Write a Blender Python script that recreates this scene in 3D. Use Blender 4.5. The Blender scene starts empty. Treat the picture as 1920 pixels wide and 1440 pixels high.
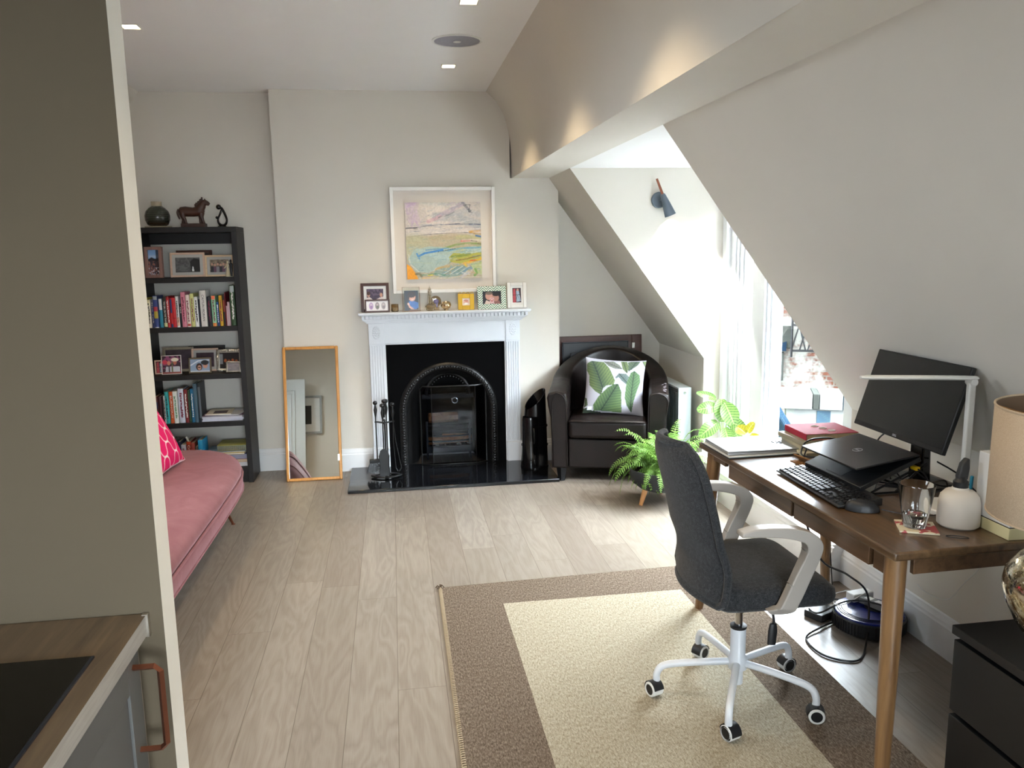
import bpy, bmesh, math, random
import numpy as np
from math import sin, cos, pi, radians, sqrt
from mathutils import Vector, Matrix, Euler

scene = bpy.context.scene
COL = scene.collection

# ---------------------------------------------------------------- camera
cam_data = bpy.data.cameras.new('camera')
cam_data.sensor_width = 36.0
cam_data.lens = 36.0 * 1516.1 / 1920.0
cam_data.clip_start = 0.05
cam = bpy.data.objects.new('camera', cam_data)
COL.objects.link(cam)
_p, _y, _r = 0.16469, 0.14378, 0.016979
_f = Vector((sin(_y) * cos(_p), cos(_y) * cos(_p), -sin(_p)))
_rt = Vector((cos(_y), -sin(_y), 0))
_dn = _f.cross(_rt)
_rt2 = _rt * cos(_r) + _dn * sin(_r)
_dn2 = _dn * cos(_r) - _rt * sin(_r)
_m = Matrix((_rt2, -_dn2, -_f)).transposed().to_4x4()
_m.translation = Vector((0, 0, 1.58))
cam.matrix_world = _m
scene.camera = cam

# ---------------------------------------------------------------- view and world
vs = scene.view_settings
vs.view_transform = 'Standard'
vs.look = 'None'
vs.gamma = 1.0
vs.exposure = 1.80
vs.use_curve_mapping = False

world = bpy.data.worlds.new('sky')
scene.world = world
world.use_nodes = True
wn = world.node_tree.nodes
wl = world.node_tree.links
wn['Background'].inputs['Color'].default_value = (0.83, 0.91, 1.0, 1)
# hazy sky: bright on the side the windows face, dim behind the house and below the horizon
_tc = wn.new('ShaderNodeTexCoord')
_sp = wn.new('ShaderNodeSeparateXYZ')
_mr = wn.new('ShaderNodeMapRange')
_mr.inputs['From Min'].default_value = -0.15
_mr.inputs['From Max'].default_value = 0.55
_mr.inputs['To Min'].default_value = 5.0
_mr.inputs['To Max'].default_value = 30.0
_mz = wn.new('ShaderNodeMapRange')
_mz.inputs['From Min'].default_value = -0.15
_mz.inputs['From Max'].default_value = 0.05
_mz.inputs['To Min'].default_value = 0.12
_mz.inputs['To Max'].default_value = 1.0
_mm = wn.new('ShaderNodeMath'); _mm.operation = 'MULTIPLY'
wl.new(_tc.outputs['Generated'], _sp.inputs[0])
wl.new(_sp.outputs[0], _mr.inputs['Value'])
wl.new(_sp.outputs[2], _mz.inputs['Value'])
wl.new(_mr.outputs[0], _mm.inputs[0]); wl.new(_mz.outputs[0], _mm.inputs[1])
wl.new(_mm.outputs[0], wn['Background'].inputs['Strength'])

def aim(o, d):
    o.rotation_euler = Vector(d).to_track_quat('-Z', 'Y').to_euler()

sun_d = bpy.data.lights.new('sun', 'SUN')
sun_d.energy = 0.3
sun_d.angle = radians(0.6)
sun_d.color = (1.0, 0.95, 0.86)
sun = bpy.data.objects.new('sun', sun_d)
COL.objects.link(sun)
aim(sun, (0.62, 0.42, -0.66))

def portal(name, loc, sx, sy, d):
    l = bpy.data.lights.new(name, 'AREA')
    l.shape = 'RECTANGLE'
    l.size = sx
    l.size_y = sy
    l.cycles.is_portal = True
    o = bpy.data.objects.new(name, l)
    COL.objects.link(o)
    o.location = loc
    aim(o, d)

portal('window_portal', (2.42, 4.27, 1.15), 1.75, 1.8, (-1, 0, 0))
portal('window_portal', (2.42, -1.1, 1.15), 1.6, 1.8, (-1, 0, 0))  # portal of the added dormer window behind the camera

# ---------------------------------------------------------------- materials
portal('window_portal', (0.4, -3.32, 1.45), 2.4, 1.5, (0, 1, 0))  # this and the next two: portals of the added unseen windows
portal('window_portal', (-3.42, -1.9, 1.6), 1.4, 1.4, (1, 0, 0))
portal('window_portal', (-2.24, 2.85, 2.20), 1.2, 0.9, (0.774, 0, -0.634))

def srgb(c):
    if isinstance(c, str):
        c = c.lstrip('#')
        c = tuple(int(c[i:i + 2], 16) / 255 for i in (0, 2, 4))
    return tuple((x / 12.92 if x <= 0.04045 else ((x + 0.055) / 1.055) ** 2.4) for x in c) + (1.0,)

class NT:
    def __init__(s, name):
        s.m = bpy.data.materials.new(name)
        s.m.use_nodes = True
        s.n = s.m.node_tree.nodes
        s.l = s.m.node_tree.links
        s.b = s.n['Principled BSDF']
    def add(s, t, **k):
        o = s.n.new(t)
        for a, v in k.items():
            setattr(o, a, v)
        return o
    def link(s, a, b):
        s.l.new(a, b)
    def coord(s, scale=(1, 1, 1), rot=(0, 0, 0), loc=(0, 0, 0), src='Object'):
        tc = s.add('ShaderNodeTexCoord')
        mp = s.add('ShaderNodeMapping')
        mp.inputs['Scale'].default_value = scale
        mp.inputs['Rotation'].default_value = rot
        mp.inputs['Location'].default_value = loc
        s.link(tc.outputs[src], mp.inputs['Vector'])
        return mp.outputs['Vector']
    def noise(s, v, scale=5, detail=4, rough=0.5, dist=0.0):
        t = s.add('ShaderNodeTexNoise')
        t.inputs['Scale'].default_value = scale
        t.inputs['Detail'].default_value = detail
        t.inputs['Roughness'].default_value = rough
        t.inputs['Distortion'].default_value = dist
        s.link(v, t.inputs['Vector'])
        return t.outputs['Fac']
    def ramp(s, f, stops):
        r = s.add('ShaderNodeValToRGB')
        e = r.color_ramp.elements
        while len(e) < len(stops):
            e.new(0.5)
        for i, (p, c) in enumerate(stops):
            e[i].position = p
            e[i].color = c if not isinstance(c, (str, int, float)) else (srgb(c) if isinstance(c, str) else (c, c, c, 1))
        s.link(f, r.inputs['Fac'])
        return r.outputs['Color']
    def math(s, op, a, b=None, c=None):
        m = s.add('ShaderNodeMath', operation=op)
        for i, x in enumerate((a, b, c)):
            if x is None:
                continue
            if isinstance(x, (int, float)):
                m.inputs[i].default_value = x
            else:
                s.link(x, m.inputs[i])
        return m.outputs[0]
    def mix(s, f, a, b, mode='MIX'):
        m = s.add('ShaderNodeMix', data_type='RGBA', blend_type=mode)
        for k, x in ((0, f), (6, a), (7, b)):
            if isinstance(x, (int, float)):
                m.inputs[k].default_value = x
            elif isinstance(x, (tuple, str)):
                m.inputs[k].default_value = srgb(x) if isinstance(x, str) else x
            else:
                s.link(x, m.inputs[k])
        return m.outputs[2]
    def bump(s, h, strength=0.3, dist=0.01):
        b = s.add('ShaderNodeBump')
        b.inputs['Strength'].default_value = strength
        b.inputs['Distance'].default_value = dist
        s.link(h, b.inputs['Height'])
        s.link(b.outputs['Normal'], s.b.inputs['Normal'])
    def base(s, c):
        if isinstance(c, str):
            s.b.inputs['Base Color'].default_value = srgb(c)
        elif isinstance(c, tuple):
            s.b.inputs['Base Color'].default_value = c
        else:
            s.link(c, s.b.inputs['Base Color'])
    def set(s, **k):
        for a, v in k.items():
            s.b.inputs[a.replace('_', ' ')].default_value = v
        return s

def paint(name, c, rough=0.5, var=0.05, scale=8, bump=0.0, bscale=200, metal=0.0, spec=0.5, **k):
    """Plain coloured surface with a faint procedural variation."""
    t = NT(name)
    v = t.coord()
    n = t.noise(v, scale, 3)
    col = srgb(c)
    dark = tuple(x * (1 - var) for x in col[:3]) + (1,)
    lite = tuple(min(1, x * (1 + var)) for x in col[:3]) + (1,)
    t.base(t.ramp(n, [(0.3, dark), (0.7, lite)]))
    t.set(Roughness=rough, Metallic=metal)
    t.b.inputs['Specular IOR Level'].default_value = spec
    for a, val in k.items():
        t.b.inputs[a.replace('_', ' ')].default_value = val
    if bump:
        t.bump(t.noise(v, bscale, 2), bump, 0.002)
    return t.m

def wood(name, c1, c2, axis='X', scale=1.0, rough=0.45, grain=40, bump=0.1):
    t = NT(name)
    sc = [grain, grain, grain]
    sc['XYZ'.index(axis)] = grain * 0.06
    v = t.coord(scale=tuple(x * scale for x in sc))
    n = t.noise(v, 1.0, 6, 0.6, 0.6)
    t.base(t.ramp(n, [(0.25, c1), (0.55, c2), (0.8, c1)]))
    t.set(Roughness=rough)
    t.bump(n, bump, 0.002)
    return t.m

def fabric(name, c, c2=None, scale=900, rough=0.9, bump=0.4, sheen=0.2):
    t = NT(name)
    v = t.coord()
    w1 = t.add('ShaderNodeTexWave', bands_direction='X'); w1.inputs['Scale'].default_value = scale / 6
    w2 = t.add('ShaderNodeTexWave', bands_direction='Z'); w2.inputs['Scale'].default_value = scale / 6
    for w in (w1, w2):
        w.inputs['Distortion'].default_value = 1.0
        t.link(v, w.inputs['Vector'])
    n = t.noise(v, scale / 3, 2)
    h = t.math('ADD', t.math('MULTIPLY', w1.outputs['Fac'], 0.3), t.math('ADD', t.math('MULTIPLY', w2.outputs['Fac'], 0.3), t.math('MULTIPLY', n, 0.5)))
    t.base(t.ramp(h, [(0.25, c2 or c), (0.75, c)]))
    t.set(Roughness=rough)
    t.b.inputs['Sheen Weight'].default_value = sheen
    t.b.inputs['Specular IOR Level'].default_value = 0.2
    t.bump(h, bump, 0.001)
    return t.m

def glass(name, c=(1, 1, 1, 1), rough=0.0, ior=1.45):
    t = NT(name)
    t.set(Roughness=rough, IOR=ior)
    t.b.inputs['Transmission Weight'].default_value = 1.0
    t.base(c)
    return t.m

def emit(name, c, e):
    t = NT(name)
    t.base('#000000')
    t.b.inputs['Emission Color'].default_value = srgb(c)
    t.b.inputs['Emission Strength'].default_value = e
    return t.m

def attr_mat(name, rough=0.5, attr='paint', bump=0.0, coat=0.0):
    t = NT(name)
    a = t.add('ShaderNodeAttribute', attribute_name=attr)
    t.base(a.outputs['Color'])
    t.set(Roughness=rough)
    t.b.inputs['Coat Weight'].default_value = coat
    if bump:
        t.bump(t.noise(t.coord(), 300, 4), bump, 0.003)
    return t.m

M = {}
M['wall'] = paint('wall_paint', '#d9d4ca', 0.9, 0.012, 3, 0.04, 400, spec=0.2)
M['kitchen_wall'] = paint('taupe_shaded_wall', '#51483a', 0.9, 0.02, 3, 0.04, 400, spec=0.2)  # kept dark: shade on the kitchen side is put into the taupe
M['ceiling'] = paint('ceiling_paint', '#efefee', 0.95, 0.01, 3, spec=0.2)
M['trim'] = paint('white_trim_paint', '#e3e5e6', 0.4, 0.01)
M['frame_white'] = paint('white_window_paint', '#e8eaec', 0.35, 0.01)
M['black_gloss'] = paint('gloss_black', '#0a0a0c', 0.15, 0.1)
M['black'] = paint('satin_black', '#111214', 0.4, 0.1)
M['black_plastic'] = paint('black_plastic', '#16171a', 0.45, 0.08, 60, 0.1, 900)
M['white_plastic'] = paint('white_plastic', '#dadad6', 0.35, 0.02)
M['white_metal'] = paint('white_powder_coated_metal', '#d6dadf', 0.3, 0.02)
M['chrome'] = paint('chrome', '#c8c8cc', 0.12, 0.02, metal=1.0)
M['silver'] = paint('silver', '#c9c4ba', 0.3, 0.05, metal=1.0)
M['copper'] = paint('copper', '#80503c', 0.4, 0.1, metal=0.9)
M['brass'] = paint('brass', '#b98a5a', 0.3, 0.1, metal=0.9)
M['iron'] = paint('cast_iron', '#08090a', 0.38, 0.2, 30, 0.2, 250)
M['glass'] = glass('clear_glass')
M['paper'] = paint('book_pages', '#d8cdb2', 0.9, 0.05, 60)
M['white'] = paint('plain_white', '#e6e6e4', 0.6, 0.02)

# ---------------------------------------------------------------- mesh helpers
class MB:
    """Collects shapes and links them as one mesh object."""
    def __init__(s):
        s.bm = bmesh.new()
        s.mi = 0
    def mat(s, i):
        s.mi = i
        return s
    def _f(s, vs):
        try:
            f = s.bm.faces.new(vs)
            f.material_index = s.mi
            return f
        except ValueError:
            return None
    def v(s, *p):
        return s.bm.verts.new(p)
    def poly(s, pts):
        return s._f([s.bm.verts.new(p) for p in pts])
    def box(s, x0, x1, y0, y1, z0, z1, M4=None):
        c = [(x0, y0, z0), (x1, y0, z0), (x1, y1, z0), (x0, y1, z0), (x0, y0, z1), (x1, y0, z1), (x1, y1, z1), (x0, y1, z1)]
        if M4 is not None:
            c = [M4 @ Vector(p) for p in c]
        v = [s.bm.verts.new(p) for p in c]
        for q in ((0, 3, 2, 1), (4, 5, 6, 7), (0, 1, 5, 4), (1, 2, 6, 5), (2, 3, 7, 6), (3, 0, 4, 7)):
            s._f([v[i] for i in q])
        return s
    def cbox(s, cx, cy, cz, sx, sy, sz, M4=None):
        return s.box(cx - sx / 2, cx + sx / 2, cy - sy / 2, cy + sy / 2, cz - sz / 2, cz + sz / 2, M4)
    def prism(s, pts, a, b, axis='Y', M4=None):
        """pts is a 2-D outline (other two axes in XYZ order), extruded from a to b along axis."""
        def P(p, t):
            q = {'Y': (p[0], t, p[1]), 'X': (t, p[0], p[1]), 'Z': (p[0], p[1], t)}[axis]
            return M4 @ Vector(q) if M4 is not None else q
        A = [s.bm.verts.new(P(p, a)) for p in pts]
        B = [s.bm.verts.new(P(p, b)) for p in pts]
        n = len(pts)
        s._f(A)
        s._f(B[::-1])
        for i in range(n):
            j = (i + 1) % n
            s._f([A[j], A[i], B[i], B[j]])
        return s
    def lathe(s, prof, c=(0, 0, 0), seg=24, M4=None, cap=True):
        rings = []
        for r, z in prof:
            ring = []
            if r < 1e-6:
                p = Vector((c[0], c[1], c[2] + z))
                ring = [s.bm.verts.new(M4 @ p if M4 is not None else p)]
            else:
                for i in range(seg):
                    a = 2 * pi * i / seg
                    p = Vector((c[0] + r * cos(a), c[1] + r * sin(a), c[2] + z))
                    ring.append(s.bm.verts.new(M4 @ p if M4 is not None else p))
            rings.append(ring)
        for A, B in zip(rings, rings[1:]):
            for i in range(seg):
                j = (i + 1) % seg
                if len(A) == 1 and len(B) == 1:
                    continue
                if len(A) == 1:
                    s._f([A[0], B[i], B[j]][::-1])
                elif len(B) == 1:
                    s._f([A[i], A[j], B[0]])
                else:
                    s._f([A[i], A[j], B[j], B[i]])
        if cap:
            if len(rings[0]) > 1:
                s._f(rings[0][::-1])
            if len(rings[-1]) > 1:
                s._f(rings[-1])
        return s
    def cyl(s, c, r, h, seg=20, r2=None, M4=None):
        return s.lathe([(r, 0), (r if r2 is None else r2, h)], c, seg, M4)
    def tube(s, pts, r, seg=8, closed=False, flat=None, smooth=0):
        """Round tube along points; r may be a list; flat=(a,b) gives an elliptical section."""
        P = [Vector(p) for p in pts]
        if smooth:
            P2 = []
            R2 = []
            n = len(P)
            rr = r if isinstance(r, (list, tuple)) else [r] * n
            rng = n if closed else n - 1
            for i in range(rng):
                p0, p1, p2, p3 = (P[(i - 1) % n] if (closed or i > 0) else P[i], P[i], P[(i + 1) % n], P[(i + 2) % n] if (closed or i + 2 < n) else P[(i + 1) % n])
                for k in range(smooth):
                    t = k / smooth
                    P2.append(0.5 * ((2 * p1) + (p2 - p0) * t + (2 * p0 - 5 * p1 + 4 * p2 - p3) * t * t + (3 * p1 - p0 - 3 * p2 + p3) * t ** 3))
                    R2.append(rr[i] * (1 - t) + rr[(i + 1) % n] * t)
            if not closed:
                P2.append(P[-1]); R2.append(rr[-1])
            P, r = P2, R2
        n = len(P)
        rr = r if isinstance(r, (list, tuple)) else [r] * n
        T = []
        for i in range(n):
            a = P[i - 1] if (i > 0 or closed) else P[i]
            b = P[(i + 1) % n] if (i < n - 1 or closed) else P[i]
            T.append((b - a).normalized())
        up = Vector((0, 0, 1)) if abs(T[0].z) < 0.9 else Vector((0, 1, 0))
        N = (up - T[0] * up.dot(T[0])).normalized()
        rings = []
        for i in range(n):
            N = (N - T[i] * N.dot(T[i]))
            N = N.normalized() if N.length > 1e-6 else T[i].orthogonal().normalized()
            B = T[i].cross(N)
            fa, fb = flat if flat else (1, 1)
            rings.append([s.bm.verts.new(P[i] + N * (rr[i] * fa * cos(2 * pi * k / seg)) + B * (rr[i] * fb * sin(2 * pi * k / seg))) for k in range(seg)])
        rng = n if closed else n - 1
        for i in range(rng):
            A, B2 = rings[i], rings[(i + 1) % n]
            for k in range(seg):
                j = (k + 1) % seg
                s._f([A[k], A[j], B2[j], B2[k]])
        if not closed:
            s._f(rings[0][::-1])
            s._f(rings[-1])
        return s
    def sphere(s, c, r, seg=16, rings=10, sc=(1, 1, 1), M4=None):
        prof = [(0, -1)] + [(sin(pi * i / rings), -cos(pi * i / rings)) for i in range(1, rings)] + [(0, 1)]
        X = Matrix.Translation(c) @ Matrix.Diagonal((r * sc[0], r * sc[1], r * sc[2], 1))
        if M4 is not None:
            X = M4 @ X
        return s.lathe(prof, (0, 0, 0), seg, X)
    def grid(s, nu, nv, fn, closed_u=False):
        g = [[s.bm.verts.new(fn(i / (nu if closed_u else nu - 1), j / (nv - 1))) for j in range(nv)] for i in range(nu)]
        for i in range(nu if closed_u else nu - 1):
            for j in range(nv - 1):
                k = (i + 1) % nu
                s._f([g[i][j], g[k][j], g[k][j + 1], g[i][j + 1]])
        return g
    def build(s, name, mats, parent=None, loc=(0, 0, 0), rot=(0, 0, 0), angle=35, bevel=0, weld=False, flat=False, subsurf=0, fix=True, solid=0, bseg=2):
        if weld:
            bmesh.ops.remove_doubles(s.bm, verts=s.bm.verts, dist=1e-5)
        if fix:
            bmesh.ops.recalc_face_normals(s.bm, faces=s.bm.faces)
        for f in s.bm.faces:
            f.smooth = not flat
        lim = radians(angle)
        for e in s.bm.edges:
            if len(e.link_faces) != 2 or e.calc_face_angle(0) > lim:
                e.smooth = False
        me = bpy.data.meshes.new(name)
        s.bm.to_mesh(me)
        s.bm.free()
        if not isinstance(mats, (list, tuple)):
            mats = [mats]
        for m in mats:
            me.materials.append(M[m] if isinstance(m, str) else m)
        o = bpy.data.objects.new(name, me)
        COL.objects.link(o)
        o.location = loc
        o.rotation_euler = rot
        if parent:
            o.parent = parent
        if solid:
            md = o.modifiers.new('solid', 'SOLIDIFY'); md.thickness = solid; md.offset = 0
        if bevel:
            md = o.modifiers.new('bevel', 'BEVEL')
            md.width = bevel
            md.segments = bseg
            md.limit_method = 'ANGLE'
            md.angle_limit = radians(40)
            md.harden_normals = False
        if subsurf:
            md = o.modifiers.new('sub', 'SUBSURF')
            md.levels = subsurf
            md.render_levels = subsurf
        return o

def tag(o, label, cat, group=None):
    o['label'] = label
    o['category'] = cat
    if group:
        o['group'] = group
    return o

def thing(name, label, cat, loc=(0, 0, 0), rotz=0.0, group=None, rot=None):
    o = bpy.data.objects.new(name, None)
    COL.objects.link(o)
    o.empty_display_size = 0.05
    o.location = loc
    o.rotation_euler = rot if rot else (0, 0, rotz)
    return tag(o, label, cat, group)

def struct(o):
    o['kind'] = 'structure'
    return o

def text(body, parent, size, mat, loc, rot=(0, 0, 0), name='lettering', width=None, align='CENTER', ext=0.0002, bold=0.0):
    cu = bpy.data.curves.new(name, 'FONT')
    cu.body = body
    cu.size = size
    cu.extrude = ext
    cu.offset = bold
    cu.align_x = align
    cu.align_y = 'CENTER'
    cu.materials.append(M[mat] if isinstance(mat, str) else mat)
    tmp = bpy.data.objects.new(name, cu)
    COL.objects.link(tmp)
    bpy.context.view_layer.update()
    me = bpy.data.meshes.new_from_object(tmp.evaluated_get(bpy.context.evaluated_depsgraph_get()))
    me.name = name
    bpy.data.objects.remove(tmp)
    bpy.data.curves.remove(cu)
    xs = [v.co.x for v in me.vertices]
    if width and xs:
        k = width / (max(xs) - min(xs))
        for v in me.vertices:
            v.co.x *= k
    o = bpy.data.objects.new(name, me)
    COL.objects.link(o)
    o.location = loc
    o.rotation_euler = rot
    if parent:
        o.parent = parent
    return o

def flat_mat(c, rough=0.55, metal=0.0):
    key = ('flat', c, rough, metal)
    if key not in M:
        M[key] = paint('surface_' + c.strip('#'), c, rough, 0.04, 40, metal=metal)
    return M[key]

# ---- small numpy painter: draws the printed image of a photo, canvas or textile into an array
class Canvas:
    def __init__(s, w, h, c='#ffffff', seed=0):
        s.w, s.h = w, h
        s.a = np.zeros((h, w, 3)) + np.array(srgb(c)[:3])
        s.y, s.x = np.mgrid[0:h, 0:w]
        s.x = (s.x + 0.5) / w
        s.y = (s.y + 0.5) / h
        s.rng = np.random.default_rng(seed)
    def noise(s, cells=6, ax=1.0):
        g = s.rng.random((cells + 2, int(cells * ax) + 2))
        gy = s.y * cells
        gx = s.x * int(cells * ax)
        iy, ix = gy.astype(int), gx.astype(int)
        fy, fx = gy - iy, gx - ix
        fy = fy * fy * (3 - 2 * fy)
        fx = fx * fx * (3 - 2 * fx)
        return (g[iy, ix] * (1 - fy) * (1 - fx) + g[iy + 1, ix] * fy * (1 - fx) + g[iy, ix + 1] * (1 - fy) * fx + g[iy + 1, ix + 1] * fy * fx)
    def blend(s, mask, c, alpha=1.0):
        col = np.array(srgb(c)[:3])
        m = np.clip(mask, 0, 1)[..., None] * alpha
        s.a = s.a * (1 - m) + col * m
        return s
    def ell(s, cx, cy, rx, ry, c, alpha=1.0, rot=0.0, soft=0.15):
        dx, dy = s.x - cx, s.y - cy
        u = dx * cos(rot) + dy * sin(rot)
        v = -dx * sin(rot) + dy * cos(rot)
        d = np.sqrt((u / rx) ** 2 + (v / ry) ** 2)
        return s.blend((1 + soft / 2 - d) / soft, c, alpha)
    def rect(s, x0, y0, x1, y1, c, alpha=1.0, soft=0.004):
        m = np.clip((s.x - x0) / soft, 0, 1) * np.clip((x1 - s.x) / soft, 0, 1) * np.clip((s.y - y0) / soft, 0, 1) * np.clip((y1 - s.y) / soft, 0, 1)
        return s.blend(m, c, alpha)
    def poly(s, pts, c, alpha=1.0):
        ins = np.zeros(s.x.shape, bool)
        n = len(pts)
        for i in range(n):
            x1, y1 = pts[i]
            x2, y2 = pts[(i + 1) % n]
            if y1 == y2:
                continue
            k = ((y1 > s.y) != (y2 > s.y)) & (s.x < (x2 - x1) * (s.y - y1) / (y2 - y1) + x1)
            ins ^= k
        return s.blend(ins.astype(float), c, alpha)
    def stroke(s, pts, w, c, alpha=1.0, streak=0.0, soft=0.5):
        """Brush stroke along a polyline; w is the half width."""
        best = np.full(s.x.shape, 9.0)
        for (x1, y1), (x2, y2) in zip(pts, pts[1:]):
            dx, dy = x2 - x1, y2 - y1
            L = dx * dx + dy * dy + 1e-9
            t = np.clip(((s.x - x1) * dx + (s.y - y1) * dy) / L, 0, 1)
            d = np.hypot(s.x - x1 - t * dx, s.y - y1 - t * dy)
            best = np.minimum(best, d)
        m = np.clip((1 - best / w) / soft, 0, 1)
        if streak:
            m = m * (1 - streak * s.noise(60, 0.4))
        return s.blend(m, c, alpha)
    def grain(s, k=0.1, cells=40):
        n = s.noise(cells) - 0.5
        s.a = np.clip(s.a * (1 + k * 2 * n[..., None]), 0, 1)
        return s

def canvas_mesh(name, cv, fn, mat, parent=None, loc=(0, 0, 0), rot=(0, 0, 0), res=None, solid=0, smooth=True):
    """Mesh grid whose vertices carry the painted image; fn(u, v) -> point, v runs downward."""
    h, w = cv.a.shape[:2]
    me = bpy.data.meshes.new(name)
    vs_, fs = [], []
    for j in range(h):
        for i in range(w):
            vs_.append(fn(i / (w - 1), j / (h - 1)))
    for j in range(h - 1):
        for i in range(w - 1):
            a = j * w + i
            fs.append((a, a + w, a + w + 1, a + 1))
    me.from_pydata([tuple(p) for p in vs_], [], fs)
    at = me.color_attributes.new('paint', 'FLOAT_COLOR', 'POINT')
    d = np.ones((h * w, 4), dtype=np.float32)
    d[:, :3] = np.clip(cv.a, 0, 1).reshape(-1, 3)
    at.data.foreach_set('color', d.ravel())
    me.materials.append(M[mat] if isinstance(mat, str) else mat)
    for p in me.polygons:
        p.use_smooth = smooth
    o = bpy.data.objects.new(name, me)
    COL.objects.link(o)
    o.location = loc
    o.rotation_euler = rot
    if parent:
        o.parent = parent
    return o

M['print'] = attr_mat('printed_photo', 0.3)
M['canvas'] = attr_mat('oil_painting', 0.55, bump=0.25)
M['textile'] = attr_mat('printed_textile', 0.85, bump=0.2)
# ================================================================ the room
def floor_mat():
    t = NT('oak_planks')
    W, Lg = 0.1765, 1.95
    tc = t.add('ShaderNodeTexCoord')
    sx = t.add('ShaderNodeSeparateXYZ')
    t.link(tc.outputs['Object'], sx.inputs[0])
    u = t.math('DIVIDE', t.math('ADD', sx.outputs[0], 0.039), W)
    iu = t.math('FLOOR', u)
    fu = t.math('FRACT', u)
    wn1 = t.add('ShaderNodeTexWhiteNoise', noise_dimensions='1D')
    t.link(iu, wn1.inputs['W'])
    v = t.math('ADD', t.math('DIVIDE', sx.outputs[1], Lg), wn1.outputs['Value'])
    iv = t.math('FLOOR', v)
    fv = t.math('FRACT', v)
    cb = t.add('ShaderNodeCombineXYZ')
    t.link(iu, cb.inputs[0]); t.link(iv, cb.inputs[1])
    wn2 = t.add('ShaderNodeTexWhiteNoise', noise_dimensions='3D')
    t.link(cb.outputs[0], wn2.inputs['Vector'])
    rnd = wn2.outputs['Value']
    off = t.math('MULTIPLY', rnd, 37.0)
    c2 = t.add('ShaderNodeCombineXYZ')
    t.link(t.math('ADD', t.math('MULTIPLY', sx.outputs[0], 1.0), off), c2.inputs[0])
    t.link(t.math('ADD', sx.outputs[1], off), c2.inputs[1])
    mp = t.add('ShaderNodeMapping'); mp.inputs['Scale'].default_value = (7, 1.1, 1)
    t.link(c2.outputs[0], mp.inputs['Vector'])
    n1 = t.noise(mp.outputs['Vector'], 1.0, 3, 0.5, 0.4)
    rings = t.math('FRACT', t.math('MULTIPLY', n1, 11.0))
    rings = t.math('ABSOLUTE', t.math('SUBTRACT', rings, 0.5))
    mp2 = t.add('ShaderNodeMapping'); mp2.inputs['Scale'].default_value = (260, 7, 1)
    t.link(c2.outputs[0], mp2.inputs['Vector'])
    n2 = t.noise(mp2.outputs['Vector'], 1.0, 4, 0.6)
    mp3 = t.add('ShaderNodeMapping'); mp3.inputs['Scale'].default_value = (3.0, 1.6, 1)
    t.link(c2.outputs[0], mp3.inputs['Vector'])
    vor = t.add('ShaderNodeTexVoronoi'); vor.inputs['Scale'].default_value = 1.0
    t.link(mp3.outputs['Vector'], vor.inputs['Vector'])
    knot = t.ramp(vor.outputs['Distance'], [(0.0, 1.0), (0.035, 0.35), (0.08, 0.0)])
    base = t.ramp(rnd, [(0.0, '#7d7268'), (0.35, '#8e8479'), (0.7, '#847a6f'), (1.0, '#968d83')])
    g = t.math('ADD', t.math('MULTIPLY', n2, 0.6), t.math('MULTIPLY', rings, 0.7))
    col = t.mix(t.ramp(g, [(0.25, 0.0), (0.75, 0.55)]), base, '#65594d')
    col = t.mix(t.math('MULTIPLY', knot, 0.6), col, '#5c4a3c')
    eu = t.math('MINIMUM', fu, t.math('SUBTRACT', 1.0, fu))
    ev = t.math('MINIMUM', fv, t.math('SUBTRACT', 1.0, fv))
    gu = t.math('LESS_THAN', t.math('MULTIPLY', eu, W), 0.0012)
    gv = t.math('LESS_THAN', t.math('MULTIPLY', ev, Lg), 0.0010)
    gap = t.math('MAXIMUM', gu, gv)
    col = t.mix(t.math('MULTIPLY', gap, 0.75), col, '#4a3c30')
    t.base(col)
    t.link(t.ramp(n2, [(0.2, 0.28), (0.8, 0.40)]), t.b.inputs['Roughness'])
    h = t.math('SUBTRACT', t.math('MULTIPLY', n2, 0.12), gap)
    t.bump(h, 0.35, 0.001)
    return t.m
M['floor'] = floor_mat()

def thin_glass():
    m = bpy.data.materials.new('window_glass')
    m.use_nodes = True
    n, l = m.node_tree.nodes, m.node_tree.links
    n.remove(n['Principled BSDF'])
    tr = n.new('ShaderNodeBsdfTransparent')
    tr.inputs['Color'].default_value = (0.94, 0.97, 0.97, 1)
    gl = n.new('ShaderNodeBsdfGlossy')
    gl.inputs['Roughness'].default_value = 0.01
    fr = n.new('ShaderNodeFresnel')
    fr.inputs['IOR'].default_value = 1.4
    mx = n.new('ShaderNodeMixShader')
    l.new(fr.outputs[0], mx.inputs[0]); l.new(tr.outputs[0], mx.inputs[1]); l.new(gl.outputs[0], mx.inputs[2])
    l.new(mx.outputs[0], n['Material Output'].inputs['Surface'])
    return m
M['pane'] = thin_glass()

Y0, Y1 = -3.2, 6.0
DY = (3.371, 5.166)          # dormer beside the desk
DB = (-1.9, -0.3)             # second dormer, added unseen behind the camera's shoulder for daylight
ZC, ZS = 2.672, 2.083

b = MB(); b.box(-3.4, 2.6, Y0 - .1, 6.3, -0.15, 0.0)
struct(b.build('floor', 'floor'))
b = MB(); b.box(-1.66, 0.73, Y0 - .1, 6.3, ZC, ZC + 0.12)
struct(b.build('ceiling', 'ceiling'))
# cove and dropped soffit along the eaves side
cove = [(0.699, ZC), (0.77, 2.607), (0.821, 2.518), (0.853, 2.409), (0.869, 2.300), (0.873, 2.2), (0.873, ZS), (1.142, ZS), (1.142, ZC + .12), (0.699, ZC + .12)]
b = MB(); b.prism(cove, Y0 - .1, 6.3)
struct(b.build('wall_cove', 'wall', angle=25))
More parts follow.
